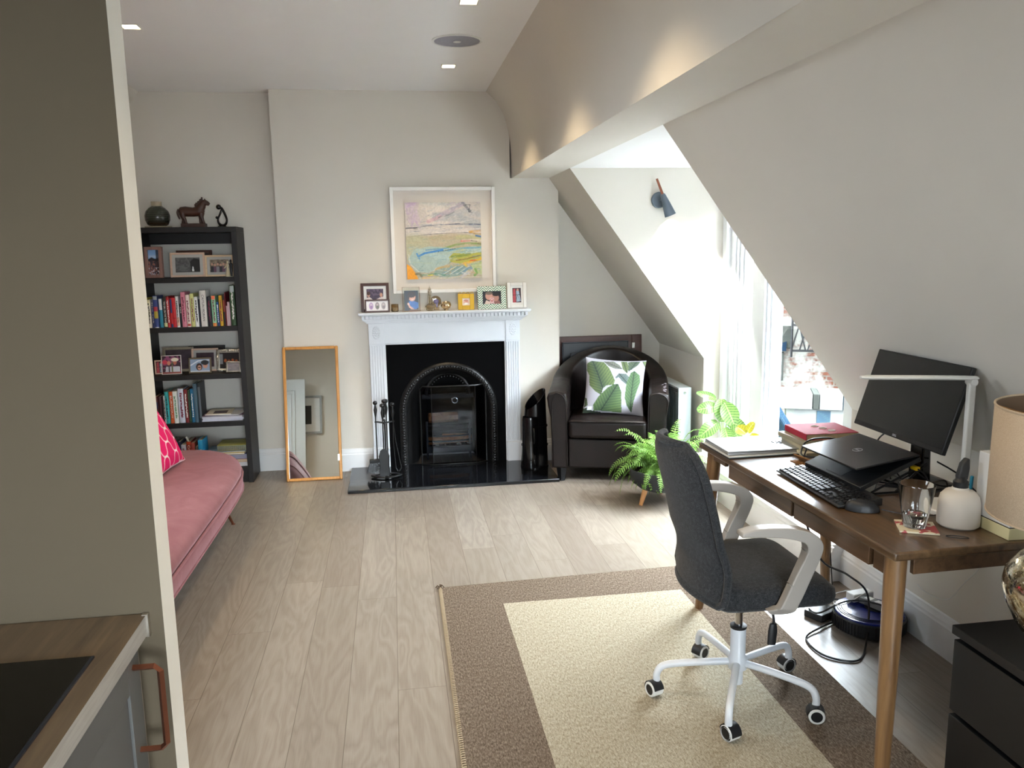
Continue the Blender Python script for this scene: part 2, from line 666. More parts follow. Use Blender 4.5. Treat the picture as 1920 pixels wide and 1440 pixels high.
# sloping roof with knee wall
sl = [(1.142, ZS), (2.06, 0.834), (2.06, 0.0), (2.5, 0.0), (2.5, ZS + .1), (1.142, ZS + .1)]
for a, c in ((Y0 - .1, DB[0]), (DB[1], DY[0]), (DY[1], 6.3)):
    b = MB(); b.prism(sl, a, c)
    struct(b.build('wall_right', 'wall'))
for a, c in (DY, DB):
    b = MB(); b.box(1.142, 2.6, a - .02, c + .02, ZS, ZS + 0.12)
    struct(b.build('ceiling_dormer', 'ceiling'))
    b = MB()
    b.box(1.99, 2.6, a, c, 0.0, 0.185)
    struct(b.build('wall_sill', 'frame_white', bevel=0.004))
# left mansard, left wall, rear wall
b = MB()
full = [(-1.64, ZC), (-2.6, 1.5), (-2.6, 0), (-2.8, 0), (-2.8, 1.5), (-1.76, ZC + .12), (-1.64, ZC + .12)]
b.prism(full, 1.625, 2.30); b.prism(full, 3.40, 6.3)
b.prism([(-2.44, 1.695), (-2.6, 1.5), (-2.6, 0), (-2.8, 0), (-2.8, 1.5), (-2.59, 1.76)], 2.30, 3.40)
b.prism([(-1.64, ZC), (-1.84, 2.428), (-1.96, 2.545), (-1.76, ZC + .12), (-1.64, ZC + .12)], 2.30, 3.40)
struct(b.build('wall_left', 'wall'))
b = MB(); b.box(-3.3, -.8, Y0 - .1, Y0, 0, ZC + .1); b.box(1.6, 2.5, Y0 - .1, Y0, 0, ZC + .1); b.box(-.8, 1.6, Y0 - .1, Y0, 0, .7); b.box(-.8, 1.6, Y0 - .1, Y0, 2.2, ZC + .1)
struct(b.build('wall_rear', 'wall'))
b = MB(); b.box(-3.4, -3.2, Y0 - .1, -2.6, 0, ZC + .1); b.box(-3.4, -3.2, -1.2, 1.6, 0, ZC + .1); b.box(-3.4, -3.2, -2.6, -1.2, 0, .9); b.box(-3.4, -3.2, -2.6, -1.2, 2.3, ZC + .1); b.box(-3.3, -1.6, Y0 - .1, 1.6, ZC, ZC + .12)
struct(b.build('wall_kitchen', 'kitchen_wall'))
# partition between kitchen and living room: taupe darkened by painted shade towards the kitchen, pale on its end
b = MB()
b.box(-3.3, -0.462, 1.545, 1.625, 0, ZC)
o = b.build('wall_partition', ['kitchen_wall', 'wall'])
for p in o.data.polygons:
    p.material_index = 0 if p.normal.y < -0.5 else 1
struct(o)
# alcove walls and chimney breast
b = MB(); b.box(-2.7, -0.70, 6.0, 6.3, 0, ZC)
struct(b.build('wall_back', 'wall'))
b = MB(); b.box(1.15, 2.2, 6.1, 6.3, 0, ZS)
struct(b.build('wall_back', 'wall'))
# chimney breast with the fire opening
b = MB()
bx0, bx1, by = -0.775, 1.21, 5.867
b.box(bx0, 0.02, by, 6.3, 0, ZC)
b.box(0.72, 0.86, by, 6.3, 0, ZC)
b.box(0.86, bx1, by, 6.3, 0, ZS)
b.box(0.02, 0.72, by, 6.3, 0.80, ZC)
b.box(0.02, 0.72, 6.2, 6.3, 0, 0.80)
struct(b.build('wall_chimney_breast', 'wall'))

# skirting boards
def skirting(name, p0, p1, n, h=0.165, d=0.018):
    """Moulded board from p0 to p1 on the floor, n = unit vector into the room."""
    prof = [(0, 0), (d, 0), (d, h * .74), (d * .75, h * .78), (d * .75, h * .84), (d * .45, h * .90), (d * .35, h * .97), (0, h)]
    b = MB()
    L = Vector((p1[0] - p0[0], p1[1] - p0[1], 0))
    A = [b.v(p0[0] + n[0] * q, p0[1] + n[1] * q, z) for q, z in prof]
    B = [b.v(p1[0] + n[0] * q, p1[1] + n[1] * q, z) for q, z in prof]
    m = len(prof)
    for i in range(m):
        j = (i + 1) % m
        b._f([A[i], A[j], B[j], B[i]])
    b._f(A); b._f(B[::-1])
    return struct(b.build(name, 'trim', angle=20))
skirting('baseboard_back', (-2.6, 6.0), (-0.775, 6.0), (0, -1))
skirting('baseboard_back', (-0.775, 5.867), (-0.19, 5.867), (0, -1))
skirting('baseboard_back', (-0.775, 6.0), (-0.775, 5.867), (-1, 0))
skirting('baseboard_back', (0.905, 5.867), (1.21, 5.867), (0, -1))
skirting('baseboard_back', (1.21, 6.1), (2.06, 6.1), (0, -1))
skirting('baseboard_right', (2.06, 5.166), (2.06, 6.1), (-1, 0))
skirting('baseboard_right', (2.06, -0.3), (2.06, 3.371), (-1, 0))
skirting('baseboard_right', (1.99, 3.340), (1.99, 5.166), (-1, 0), 0.185, 0.022)
skirting('baseboard_partition', (-2.6, 1.625), (-0.48, 1.625), (0, 1))
skirting('baseboard_left', (-2.6, 1.625), (-2.6, 6.0), (1, 0))

# windows: the seen dormer window and an added unseen one of the same make
def window(name, y0, y1, lay):
    """lay = list of (kind, ya, yb) from y1 side."""
    b = MB()
    x0, x1 = 2.24, 2.34
    b.box(x0 - .02, x1, y0, y1, 0.185, 0.255)
    b.box(x0, x1, y0, y1, 1.96, ZS)
    for k, a, c in lay:
        if k == 'f':
            b.box(x0, x1, a, c, 0.255, 1.96)
            b.box(x0 - 0.015, x0, a + 0.02, c - 0.02, 0.255, 1.96)
        elif k == 'd':
            b.mat(1).box(x0 + 0.02, x1 - .02, a, c, 0.255, 1.96); b.mat(0)
        elif k == 'g':
            for (u0, u1, w0, w1) in ((a, a + .02, .255, 1.96), (c - .02, c, .255, 1.96), (a, c, .255, .30), (a, c, 1.92, 1.96)):
                b.box(x0 + .02, x1 - .02, u0, u1, w0, w1)
    o = struct(b.build(name, ['frame_white', 'black'], bevel=0.004))
    for k, a, c in lay:
        if k == 'g':
            g = MB(); g.poly([(x0 + .05, a, .26), (x0 + .05, a, 1.95), (x0 + .05, c, 1.95), (x0 + .05, c, .26)])
            g.build('pane', 'pane', o, fix=False)
    return o
window('window_1', DY[0], DY[1], [('f', 5.02, 5.166), ('g', 4.865, 5.02), ('d', 4.83, 4.865), ('f', 4.62, 4.83), ('g', 3.74, 4.62), ('f', 3.60, 3.74), ('g', 3.50, 3.60), ('f', 3.371, 3.50)])
window('window_added_dormer', DB[0], DB[1], [('f', -1.9, -1.8), ('g', -1.8, -1.15), ('f', -1.15, -1.05), ('g', -1.05, -.4), ('f', -.4, -.3)])  # unseen window added to bring in more daylight from the right
b = MB()
for x0, x1, za, zb in ((-.8, -.74, .7, 2.2), (1.54, 1.6, .7, 2.2), (.37, .43, .7, 2.2), (-.8, 1.6, .7, .76), (-.8, 1.6, 2.14, 2.2)):
    b.box(x0, x1, Y0 - .08, Y0 - .02, za, zb)
o = struct(b.build('window_added_rear', 'frame_white'))  # unseen rear window added as fill light
g = MB(); g.poly([(-.78, Y0 - .05, .72), (-.78, Y0 - .05, 2.18), (1.58, Y0 - .05, 2.18), (1.58, Y0 - .05, .72)][::-1]); g.build('pane', 'pane', o, fix=False)
b = MB()
for y0, y1, za, zb in ((-2.6, -2.54, .9, 2.3), (-1.26, -1.2, .9, 2.3), (-2.6, -1.2, .9, .96), (-2.6, -1.2, 2.24, 2.3)):
    b.box(-3.36, -3.30, y0, y1, za, zb)
o = struct(b.build('window_added_kitchen', 'frame_white'))  # unseen kitchen window added to light the sloping wall opposite
g = MB(); g.poly([(-3.33, -2.58, .92), (-3.33, -1.22, .92), (-3.33, -1.22, 2.28), (-3.33, -2.58, 2.28)]); g.build('pane', 'pane', o, fix=False)
b = MB()
sk = Matrix.Translation((-2.14, 2.85, 2.06)) @ Matrix.Rotation(math.atan2(1.172, .96) * -1, 4, 'Y')
for x0, x1, y0, y1 in ((-.47, -.41, -.55, .55), (.41, .47, -.55, .55), (-.47, .47, -.55, -.49), (-.47, .47, .49, .55)):
    b.box(x0, x1, y0, y1, .03, .10, sk)
o = struct(b.build('window_added_skylight', 'frame_white'))  # unseen skylight added over the sofa to brighten the room
g = MB(); g.poly([sk @ Vector(p) for p in ((-.44, -.52, .06), (.44, -.52, .06), (.44, .52, .06), (-.44, .52, .06))]); g.build('pane', 'pane', o, fix=False)
# stepped lining where the far cheek meets the window frame
b = MB()
b.box(2.17, 2.24, 5.10, 5.166, 0.185, ZS)
b.box(2.205, 2.24, 5.06, 5.10, 0.185, ZS)
struct(b.build('trim_1', 'frame_white', bevel=0.006))

# ceiling fittings
def downlight(x, y, label, lit=True):
    t = thing('downlight', label, 'ceiling light', (x, y, ZC), group='square downlights in the ceiling')
    b = MB()
    s, h = 0.043, 0.037
    for a in ((-s, s, -s, -h), (-s, s, h, s), (-s, -h, -h, h), (h, s, -h, h)):
        b.box(a[0], a[1], a[2], a[3], -0.003, 0.001)
    b.build('trim_ring', 'white_plastic', t)
    b = MB(); b.cbox(0, 0, -0.0012, 2 * h, 2 * h, 0.002)
    b.build('lamp', M['downlight_glow'], t)
    l = bpy.data.lights.new('downlight_beam', 'SPOT')
    l.energy = 12
    l.color = (1.0, 0.76, 0.46)
    l.spot_size = radians(104)
    l.spot_blend = 0.5
    l.shadow_soft_size = 0.05
    lo = bpy.data.objects.new('downlight_beam', l)
    COL.objects.link(lo)
    lo.location = (x, y, ZC - 0.02)
    return t
M['downlight_glow'] = emit('downlight_glow', '#ffe2a6', 6.0)
downlight(0.385, 5.09, 'square recessed downlight nearest the fireplace wall')
downlight(0.387, 3.81, 'square recessed downlight cut by the top edge, beyond the round speaker')
downlight(-1.20, 4.35, 'square recessed downlight beside the pale end of the partition wall')
for x, y in ((0.387, 2.53), (0.387, 1.25), (-1.2, 3.0)):
    downlight(x, y, 'square recessed downlight out of view overhead')
t = thing('ceiling_speaker', 'round grey flush speaker grille with a small central badge in the ceiling', 'speaker', (0.389, 4.495, ZC))
b = MB(); b.lathe([(0.134, 0.0), (0.134, -0.004), (0.122, -0.006), (0.120, -0.003), (0.120, 0.0)], seg=48, cap=False)
b.build('rim', 'white_plastic', t)
M['grille'] = paint('speaker_grille', '#9a9aa4', 0.7, 0.05, 60, 0.5, 700)
b = MB(); b.lathe([(0.120, -0.001), (0.120, -0.003), (0.0, -0.006)], seg=48)
b.build('grille', 'grille', t)
b = MB(); b.lathe([(0.020, -0.006), (0.020, -0.008), (0.0, -0.0085)], seg=24)
b.build('badge', 'white_plastic', t)

# ================================================================ outside the window
def brick_mat():
    t = NT('old_brickwork')
    v = t.coord(rot=(pi / 2, 0, 0), scale=(1, 1, 1))
    tc = t.add('ShaderNodeTexCoord')
    sx = t.add('ShaderNodeSeparateXYZ'); t.link(tc.outputs['Object'], sx.inputs[0])
    cb = t.add('ShaderNodeCombineXYZ')
    t.link(t.math('ADD', sx.outputs[0], sx.outputs[1]), cb.inputs[0]); t.link(sx.outputs[2], cb.inputs[1])
    br = t.add('ShaderNodeTexBrick')
    br.inputs['Scale'].default_value = 1.0
    br.inputs['Brick Width'].default_value = 0.23
    br.inputs['Row Height'].default_value = 0.075
    br.inputs['Mortar Size'].default_value = 0.012
    br.inputs['Color1'].default_value = srgb('#4a2c22')
    br.inputs['Color2'].default_value = srgb('#5a3a2e')
    br.inputs['Mortar'].default_value = srgb('#55504a')
    t.link(cb.outputs[0], br.inputs['Vector'])
    n = t.noise(cb.outputs[0], 0.9, 5, 0.7)
    t.base(t.mix(t.ramp(n, [(0.45, 0.0), (0.53, 1.0)]), br.outputs['Color'], '#7c7b74'))  # pale patches put washed-out highlights into the brick colour
    t.set(Roughness=0.95)
    t.b.inputs['Specular IOR Level'].default_value = 0.0
    return t.m
M['brick'] = brick_mat()
M['stone'] = paint('weathered_stone', '#393b37', 0.95, 0.25, 1.5, 0.3, 20, spec=0.0)
M['lead'] = paint('blue_grey_lead_roofing', '#17232f', 0.8, 0.15, 2, spec=0.0)
M['render_white'] = paint('whitewashed_render', '#7c7e7a', 0.95, 0.25, 2.5, spec=0.0)
t = thing('terraced_house', 'mostly hidden brick house back beyond the dormer window, lengthened to block low sky', 'building', (9, 16, -6))
b = MB(); b.box(0, 6, -40, 26, 0, 10.8)  # length and height chosen to block light from the low sky
b.build('wall', 'brick', t)
for z, y0, y1, hh in ((8.25, -40, 26, .22), (5.9, -40, 26, .35), (4.2, -40, 26, .2)):
    b = MB(); b.box(-0.15, 0.0, y0, y1, z, z + hh); b.build('stone_band', 'stone', t, bevel=.01)
for y in (-13.0, -9.8, -6.5, -3.2, 0.2, 3.4, 6.8):
    for z in (2.6, 6.4):
        b = MB(); b.box(-0.06, 0.05, y, y + 1.1, z, z + 1.5)
        w = b.build('window', 'frame_white', t)
        b = MB(); b.box(-0.065, -0.055, y + .08, y + 1.02, z + .08, z + .7); b.box(-0.065, -0.055, y + .08, y + 1.02, z + .78, z + 1.42)
        b.build('pane', 'black_gloss', w)
AW = radians(-24.1)
t = thing('parapet_wall', 'low whitewashed parapet with grey green stone copings just beyond the window', 'wall', (4.262, 8.261, -3.0), rotz=AW)
b = MB(); b.box(0, 4.5, 0, .3, 0, 2.80)
b.build('wall', 'render_white', t)
cop = [(-.12, .27, 'render_white'), (.27, .34, 'stone'), (.34, .58, 'render_white'), (.58, .80, 'render_blue'), (.80, 1.05, 'stone'), (1.05, 1.6, 'render_white'), (1.6, 2.3, 'stone'), (2.3, 3.4, 'render_white'), (3.4, 4.6, 'stone')]
M['render_blue'] = paint('blue_grey_stained_render', '#3a4c58', 0.9, 0.3, 3, spec=0.0)
for x0, x1, m in cop:
    b = MB(); b.box(x0, x1 - .006, -.06, .36, 2.80, 2.975); b.build('coping_stone', m, t, bevel=.008)
b = MB(); b.box(.32, .46, -.012, 0, 0, 2.78); b.box(.70, 1.3, -.012, 0, 0, 2.70); b.build('render_patch', 'render_blue', t)
t = thing('garden_wall', 'old brick wall with pale washed-out patches and stone blocks beyond the parapet', 'wall', (6.2, 12.0, -4.0), rotz=AW)
b = MB(); b.box(-4, 5, 0, .35, 0, 7.5); b.build('wall', 'brick', t)
for x0, x1, z0, z1 in ((-1.3, .03, 3.97, 4.32), (-.42, -.08, 3.45, 3.90), (.05, .9, 2.9, 3.05), (-1.6, -.5, 3.3, 3.95)):
    b = MB(); b.box(x0, x1, -.10, .0, z0, z1); b.build('stone_block', 'stone', t, bevel=.01)
b = MB(); b.prism([(-.42, 3.93), (-.05, 3.93), (-.05, 4.08)], -.14, -.10); b.build('slate_flashing', 'lead', t)
t = thing('neighbouring_dormer', 'blue grey lead clad dormer cheek just outside the window', 'roof', (3.2, 0, 0))
b = MB()
b.prism([(5.95, -1.5), (9.5, -1.5), (9.5, 1.0), (7.4, .66), (6.95, .46), (6.54, .29), (6.14, .07), (6.02, -.12)], 0, .05, axis='X')
b.build('lead_cheek', 'lead', t, bevel=.01)
b = MB(); b.tube([(-.02, 9.5, 1.01), (-.02, 7.4, .67), (-.02, 6.54, .30), (-.02, 6.14, .08), (-.02, 6.02, -.12), (-.02, 5.95, -.6)], .018, 8)
b.build('lead_roll', 'lead', t)
t = thing('fire_escape', 'black iron lattice railing fixed on the old brick wall outside', 'railing', (6.2 + .35 * cos(AW), 12.0 + .35 * sin(AW), -4.0), rotz=AW)
b = MB()
for i in range(9):
    b.tube([(-.33 + i * .12, -.22, 3.95), (-.12 + i * .12, -.22, 4.75)], .012, 5)
    b.tube([(-.12 + i * .12, -.24, 3.95), (-.33 + i * .12, -.24, 4.75)], .012, 5)
for z in (3.95, 4.35, 4.75):
    b.tube([(-.33, -.23, z), (.9, -.23, z)], .018, 6)
for x in (-.33, .3, .9):
    b.tube([(x, -.23, 3.85), (x, -.23, 4.85)], .02, 6); b.tube([(x, -.23, 4.6), (x, .0, 4.6)], .02, 6)
b.build('lattice', 'iron', t)
# ================================================================ helpers for things built in room coordinates
def wb(b, name, mats, t, **k):
    """Part of thing t whose shape was given in room coordinates."""
    return b.build(name, mats, t, loc=tuple(-Vector(t.location)), **k)

def solo(b, name, mats, label, cat, loc=(0, 0, 0), group=None, **k):
    """A thing that is one mesh, shaped around its own base at loc."""
    return tag(b.build(name, mats, None, loc=loc, **k), label, cat, group)

def ring_pts(cx, cz, r, a0, a1, n):
    return [(cx + r * cos(a0 + (a1 - a0) * i / n), cz + r * sin(a0 + (a1 - a0) * i / n)) for i in range(n + 1)]

# ---------------------------------------------------------------- hearth and fireplace
def granite():
    t = NT('black_granite')
    v = t.coord()
    n = t.noise(v, 180, 3)
    t.base(t.ramp(n, [(0.45, '#08090b'), (0.62, '#15171b'), (0.72, '#3a3f48')]))
    t.set(Roughness=0.07)
    return t.m
M['granite'] = granite()
b = MB(); b.box(-0.715, 0.715, -0.30, 0.30, 0, 0.024)
solo(b, 'hearth_slab', 'granite', 'polished black granite hearth slab on the floor before the fireplace', 'hearth', (0.367, 5.567, 0), bevel=0.004)

M['surround'] = paint('surround_white_paint', '#dfe3e8', 0.45, 0.01)
t = thing('fireplace_surround', 'white classical fireplace surround with fluted legs and dentil mantel', 'fireplace', (0.363, 5.84, 0.024))
YB = 5.866
# shelf with stepped mouldings
b = MB()
b.box(-0.245, 0.972, 5.695, YB, 1.147, 1.163)
b.box(-0.240, 0.967, 5.702, YB, 1.140, 1.147)
wb(b, 'mantel_shelf', 'surround', t, bevel=0.003)
b = MB()
b.box(-0.200, 0.927, 5.760, YB, 1.112, 1.140)
x = -0.222
while x < 0.940:
    b.box(x, x + 0.020, 5.728, 5.765, 1.114, 1.138)
    x += 0.0275
b.box(-0.226, 0.953, 5.745, YB, 1.1385, 1.142)
wb(b, 'dentil_moulding', 'surround', t, bevel=0.0012)
b = MB()
prof = [(0.0, 1.078), (0.006, 1.080), (0.010, 1.090), (0.020, 1.098), (0.030, 1.102), (0.036, 1.112)]
for (d0, z0), (d1, z1) in zip(prof, prof[1:]):
    b.box(-0.184 - d1, 0.910 + d1, 5.800 - d1, YB, z0, z1)
wb(b, 'cornice', 'surround', t, bevel=0.0015)
b = MB(); b.box(-0.080, 0.806, 5.822, YB, 0.930, 1.080); b.box(-0.080, 0.806, 5.818, YB, 0.930, 0.936)
wb(b, 'frieze', 'surround', t, bevel=0.0015)
for x0, x1 in ((-0.182, -0.074), (0.802, 0.906)):
    b = MB()
    b.box(x0, x1, 5.812, YB, 0.930, 1.080)          # corner block
    b.box(x0 - .002, x1 + .002, 5.806, YB, 0.024, 0.170)  # plinth
    b.box(x0, x1, 5.822, YB, 0.170, 0.930)
    n = 6
    w = (x1 - x0) / n
    for i in range(n):
        xa = x0 + i * w
        b.box(xa + w * .12, xa + w * .62, 5.813, 5.824, 0.185, 0.918)
    leg = wb(b, 'pilaster', 'surround', t, bevel=0.0015)
    r = MB()
    cx, cz = (x0 + x1) / 2, 1.012
    for i in range(14):
        a = 2 * pi * i / 14
        r.sphere((cx + 0.0215 * cos(a), 5.811, cz + 0.040 * sin(a)), 0.0065, 8, 6, (1, .7, 1.2))
    for i in range(8):
        a = 2 * pi * i / 8
        r.sphere((cx + 0.011 * cos(a), 5.810, cz + 0.020 * sin(a)), 0.006, 8, 6, (1, .7, 1.2))
    r.sphere((cx, 5.809, cz), 0.007, 10, 8, (1, .8, 1.5))
    r.build('rosette', 'surround', leg)
b = MB(); b.box(-0.0742, -0.066, 5.83, YB, 0.024, 0.93); b.box(0.794, 0.802, 5.83, YB, 0.024, .93); b.box(-0.074, 0.802, 5.83, YB, 0.922, 0.930)
wb(b, 'inner_slip', 'surround', t)

# black slab and cast iron insert with an arched opening
t = thing('fireplace_insert', 'black cast iron arched fireplace insert with beaded arch and grate', 'fireplace', (0.373, 5.85, 0.024))
AX, AZ, RO, RI = 0.373, 0.42, 0.363, 0.300
def arch_line(r, n=28):
    return [(AX - r, 0.024)] + [(AX - r, 0.024 + (AZ - .024) * k / 6) for k in range(1, 6)] + [(AX - r * cos(pi * i / n), AZ + r * sin(pi * i / n)) for i in range(n + 1)] + [(AX + r, AZ - (AZ - .024) * k / 6) for k in range(1, 6)] + [(AX + r, 0.024)]
b = MB()
I = arch_line(RO - .03)
X0, X1, ZT = -0.073, 0.801, 0.929
O = []
for x, z in I:
    if z <= AZ:
        O.append((X0 if x < AX else X1, z))
    else:
        dx, dz = x - AX, z - AZ
        k = min((X1 - AX if dx > 0 else AX - X0) / abs(dx) if abs(dx) > 1e-6 else 99, (ZT - AZ) / dz if dz > 1e-6 else 99)
        O.append((AX + dx * k, AZ + dz * k))
for (a, c), (p, q) in zip(zip(I, I[1:]), zip(O, O[1:])):
    b.poly([(a[0], 5.848, a[1]), (c[0], 5.848, c[1]), (q[0], 5.848, q[1]), (p[0], 5.848, p[1])])
b.box(X0, X1, 5.850, 5.856, .79, ZT)
M['slate'] = paint('honed_black_slate', '#030304', 0.6, 0.1, 6, spec=.05)
wb(b, 'black_slab', 'slate', t)
b = MB()
path = arch_line(RO - .032, 48)
b.tube([(x, 5.846, z) for x, z in path], 0.030, 10, flat=(0.85, 1.0))
L = 0
last = None
acc = []
for p, q in zip(path, path[1:]):
    d = math.hypot(q[0] - p[0], q[1] - p[1])
    acc.append((L, d, p, q)); L += d
nb = 92
for i in range(nb):
    s_ = L * (i + .5) / nb
    for l0, d, p, q in acc:
        if l0 <= s_ <= l0 + d:
            k = (s_ - l0) / d
            x, z = p[0] + (q[0] - p[0]) * k, p[1] + (q[1] - p[1]) * k
            b.sphere((x, 5.818, z), 0.010, 6, 5, (1, .8, 1))
            b.sphere((x + .010 * ((-1) ** i), 5.821, z + 0.004), 0.006, 5, 4)
            break
wb(b, 'beaded_arch', 'iron', t)
b = MB()
p1 = arch_line(RI, 28)
p2 = arch_line(0.235, 28)
for r0, y0, r1, y1 in ((RO - .05, 5.846, RI - .01, 5.862), (RI - .01, 5.862, 0.235, 5.93), (0.235, 5.93, 0.20, 6.16)):
    A = arch_line(r0, 28); B = arch_line(r1, 28)
    for i in range(len(A) - 1):
        b.poly([(A[i][0], y0, A[i][1]), (A[i + 1][0], y0, A[i + 1][1]), (B[i + 1][0], y1, B[i + 1][1]), (B[i][0], y1, B[i][1])])
B = arch_line(0.20, 28)
b.poly([(x, 6.16, z) for x, z in B])
M['soot'] = paint('sooty_iron', '#060606', 0.8, 0.2, 20, spec=.2)
wb(b, 'firebox', 'soot', t, fix=False, weld=True)
b = MB()
b.tube([(AX + .16 * cos(pi * i / 20), 5.90, 0.53 + .16 * sin(pi * i / 20)) for i in range(21)], 0.012, 8)
for i in range(21):
    b.sphere((AX + .14 * cos(pi * i / 20), 5.895, 0.53 + .14 * sin(pi * i / 20)), 0.007, 6, 5)
b.box(AX - .19, AX + .19, 5.91, 5.925, 0.50, 0.535)
wb(b, 'register_plate', 'iron', t)
g = MB()
for i, z in enumerate((0.13, 0.17, 0.21, 0.25, 0.29)):
    y0 = 5.935
    g.tube([(AX - .17, y0 + .03, z), (AX - .12, y0, z), (AX, y0 - .012, z), (AX + .12, y0, z), (AX + .17, y0 + .03, z)], 0.007, 6, smooth=3)
g.box(AX - .16, AX + .16, 5.925, 5.94, 0.085, 0.135)
for x in (-.16, .16):
    g.box(AX + x - .008, AX + x + .008, 5.945, 5.965, 0.03, 0.32)
for k in range(8):
    g.box(AX - .15 + k * .04, AX - .14 + k * .04, 5.94, 6.12, 0.12, 0.13)
wb(g, 'grate', 'iron', t)
M['log'] = wood('split_log', '#7a4a26', '#a8703c', 'X', 1, 0.9, 30, 0.4)
for (x, y, z, a, r) in ((0.33, 6.0, 0.165, 8, .032), (0.44, 6.03, 0.17, -10, .035), (0.34, 6.03, 0.335, 4, .040)):
    b = MB(); b.lathe([(r * .95, -.11), (r, 0), (r * .92, .11)], (0, 0, 0), 7)
    tag(b.build('log', 'log', None, loc=(x, y, z), rot=(pi / 2, 0, radians(90 + a)), flat=True), {8: 'split log low in the grate, left one behind the bars', -10: 'split log low in the grate, right one behind the bars', 4: 'pale split log on top of the fire, lying across the other two'}[a], 'log', 'logs in the grate')

def guard_glass():
    m = bpy.data.materials.new('smoked_glass')
    m.use_nodes = True
    n, l = m.node_tree.nodes, m.node_tree.links
    n.remove(n['Principled BSDF'])
    tr = n.new('ShaderNodeBsdfTransparent'); tr.inputs['Color'].default_value = (0.34, 0.36, 0.40, 1)
    gl = n.new('ShaderNodeBsdfGlossy'); gl.inputs['Roughness'].default_value = 0.06
    mx = n.new('ShaderNodeMixShader'); mx.inputs[0].default_value = 0.018
    l.new(tr.outputs[0], mx.inputs[1]); l.new(gl.outputs[0], mx.inputs[2])
    l.new(mx.outputs[0], n['Material Output'].inputs['Surface'])
    return m
M['smoked'] = guard_glass()
t = thing('fire_guard', 'folding dark glass fire guard with a small ring knob before the grate', 'fire guard', (0.40, 5.83, 0.024))
foot = [(0.165, 5.835), (0.245, 5.790), (0.565, 5.790), (0.645, 5.835)]
for a, c in zip(foot, foot[1:]):
    b = MB()
    b.poly([(a[0], a[1], .034), (c[0], c[1], .034), (c[0], c[1], .605), (a[0], a[1], .605)])
    wb(b, 'glass_panel', 'smoked', t)
b = MB()
top = [(x, y, .61) for x, y in foot]
b.tube([(x, y, .03) for x, y in foot], .005, 6)
b.tube([(foot[0][0], foot[0][1], .03), (foot[0][0], foot[0][1], .59), (foot[0][0] + .02, foot[0][1] - .008, .61)] + top[1:3] + [(foot[3][0] - .02, foot[3][1] - .008, .61), (foot[3][0], foot[3][1], .59), (foot[3][0], foot[3][1], .03)], .006, 6)
for p in foot[1:3]:
    b.tube([(p[0], p[1], .03), (p[0], p[1], .61)], .003, 6)
wb(b, 'frame', 'iron', t)
b = MB()
b.tube([(0.415 + .020 * cos(2 * pi * i / 16), 5.783, 0.505 + .020 * sin(2 * pi * i / 16)) for i in range(16)], .004, 6, closed=True)
b.tube([(0.395, 5.79, .515), (0.395, 5.78, .52)], .005, 8)
wb(b, 'ring_handle', flat_mat('#5a606a', .3, .8), t)

# ---------------------------------------------------------------- companion set
cx, cy, z0 = -0.092, 5.56, 0.024
t = thing('fire_tool_stand', 'black wrought iron fireside companion stand on the hearth', 'tool stand', (cx, cy, z0))
b = MB()
for s_ in (1, -1):
    b.tube([(-.10, 0, .012), (-.06, s_ * .035, .010), (0, s_ * .055, .010), (.06, s_ * .035, .010), (.10, 0, .012)], .010, 8, smooth=4, flat=(.6, 1.3))
b.tube([(0, -.085, .012), (0, 0, .030), (0, .085, .012)], .010, 8, smooth=4, flat=(.6, 1.4))
b.build('base', 'iron', t)
b = MB(); b.tube([(0, 0, .03), (0, 0, .40)], .006, 8)
b.build('post', 'iron', t)
b = MB()
for a in (0, pi / 2):
    dx, dy = .052 * cos(a), .052 * sin(a)
    b.tube([(-dx, -dy, .395), (0, 0, .385), (dx, dy, .395)], .006, 6)
    for s_ in (1, -1):
        b.tube([(s_ * dx * 1.0, s_ * dy * 1.0, .395), (s_ * dx * 1.25 - dy * .25, s_ * dy * 1.25 + dx * .25, .392)], .006, 6)
b.build('hook_rack', 'iron', t)
def handle_prof(h):
    return [(0, h), (.013, h - .006), (.0165, h - .016), (.013, h - .026), (.005, h - .031), (.007, h - .036), (.006, h - .04), (.0125, h - .065), (.011, h - .08), (.005, h - .115), (.0045, h - .13)][::-1]
b = MB(); b.lathe(handle_prof(.555), (0, 0, 0), 12)
b.build('handle', 'iron', t)
def tool(name, label, dx, dy, zt, zb, tip):
    o = thing(name, label, 'fire tool', (cx + dx, cy + dy, z0), group='tools on the fireside stand')
    b = MB(); b.lathe(handle_prof(zt), (0, 0, 0), 12); b.build('handle', 'iron', o)
    b = MB(); b.tube([(0, 0, zt - .13), (0, 0, zb)], .0045, 8); b.build('shaft', 'iron', o)
    tip(o)
def tip_brush(o):
    b = MB(); b.box(-.055, .012, -.018, .018, .105, .130); b.build('brush_block', 'iron', o, bevel=.004)
    random.seed(7)
    b = MB()
    for i in range(160):
        x, y = random.uniform(-.052, .010), random.uniform(-.016, .016)
        b.tube([(x, y, .107), (x * 1.35 + random.uniform(-.01, .01), y * 1.8, .03 + random.uniform(0, .025))], .0012, 3)
    b.build('bristles', 'black', o)
def tip_shovel(o):
    b = MB()
    prof = [(-.030, .0), (-.033, .03), (-.030, .09), (-.034, .15), (-.026, .18), (-.010, .192), (.010, .192), (.026, .18), (.034, .15), (.030, .09), (.033, .03), (.030, 0)]
    b.prism([(x, z + .022) for x, z in prof], -.006, -.002)
    b.tube([(-.034, -.008, .17), (-.031, -.012, .10), (-.034, -.010, .03)], .0035, 6)
    b.tube([(.034, -.008, .17), (.031, -.012, .10), (.034, -.010, .03)], .0035, 6)
    b.build('scoop', 'iron', o)
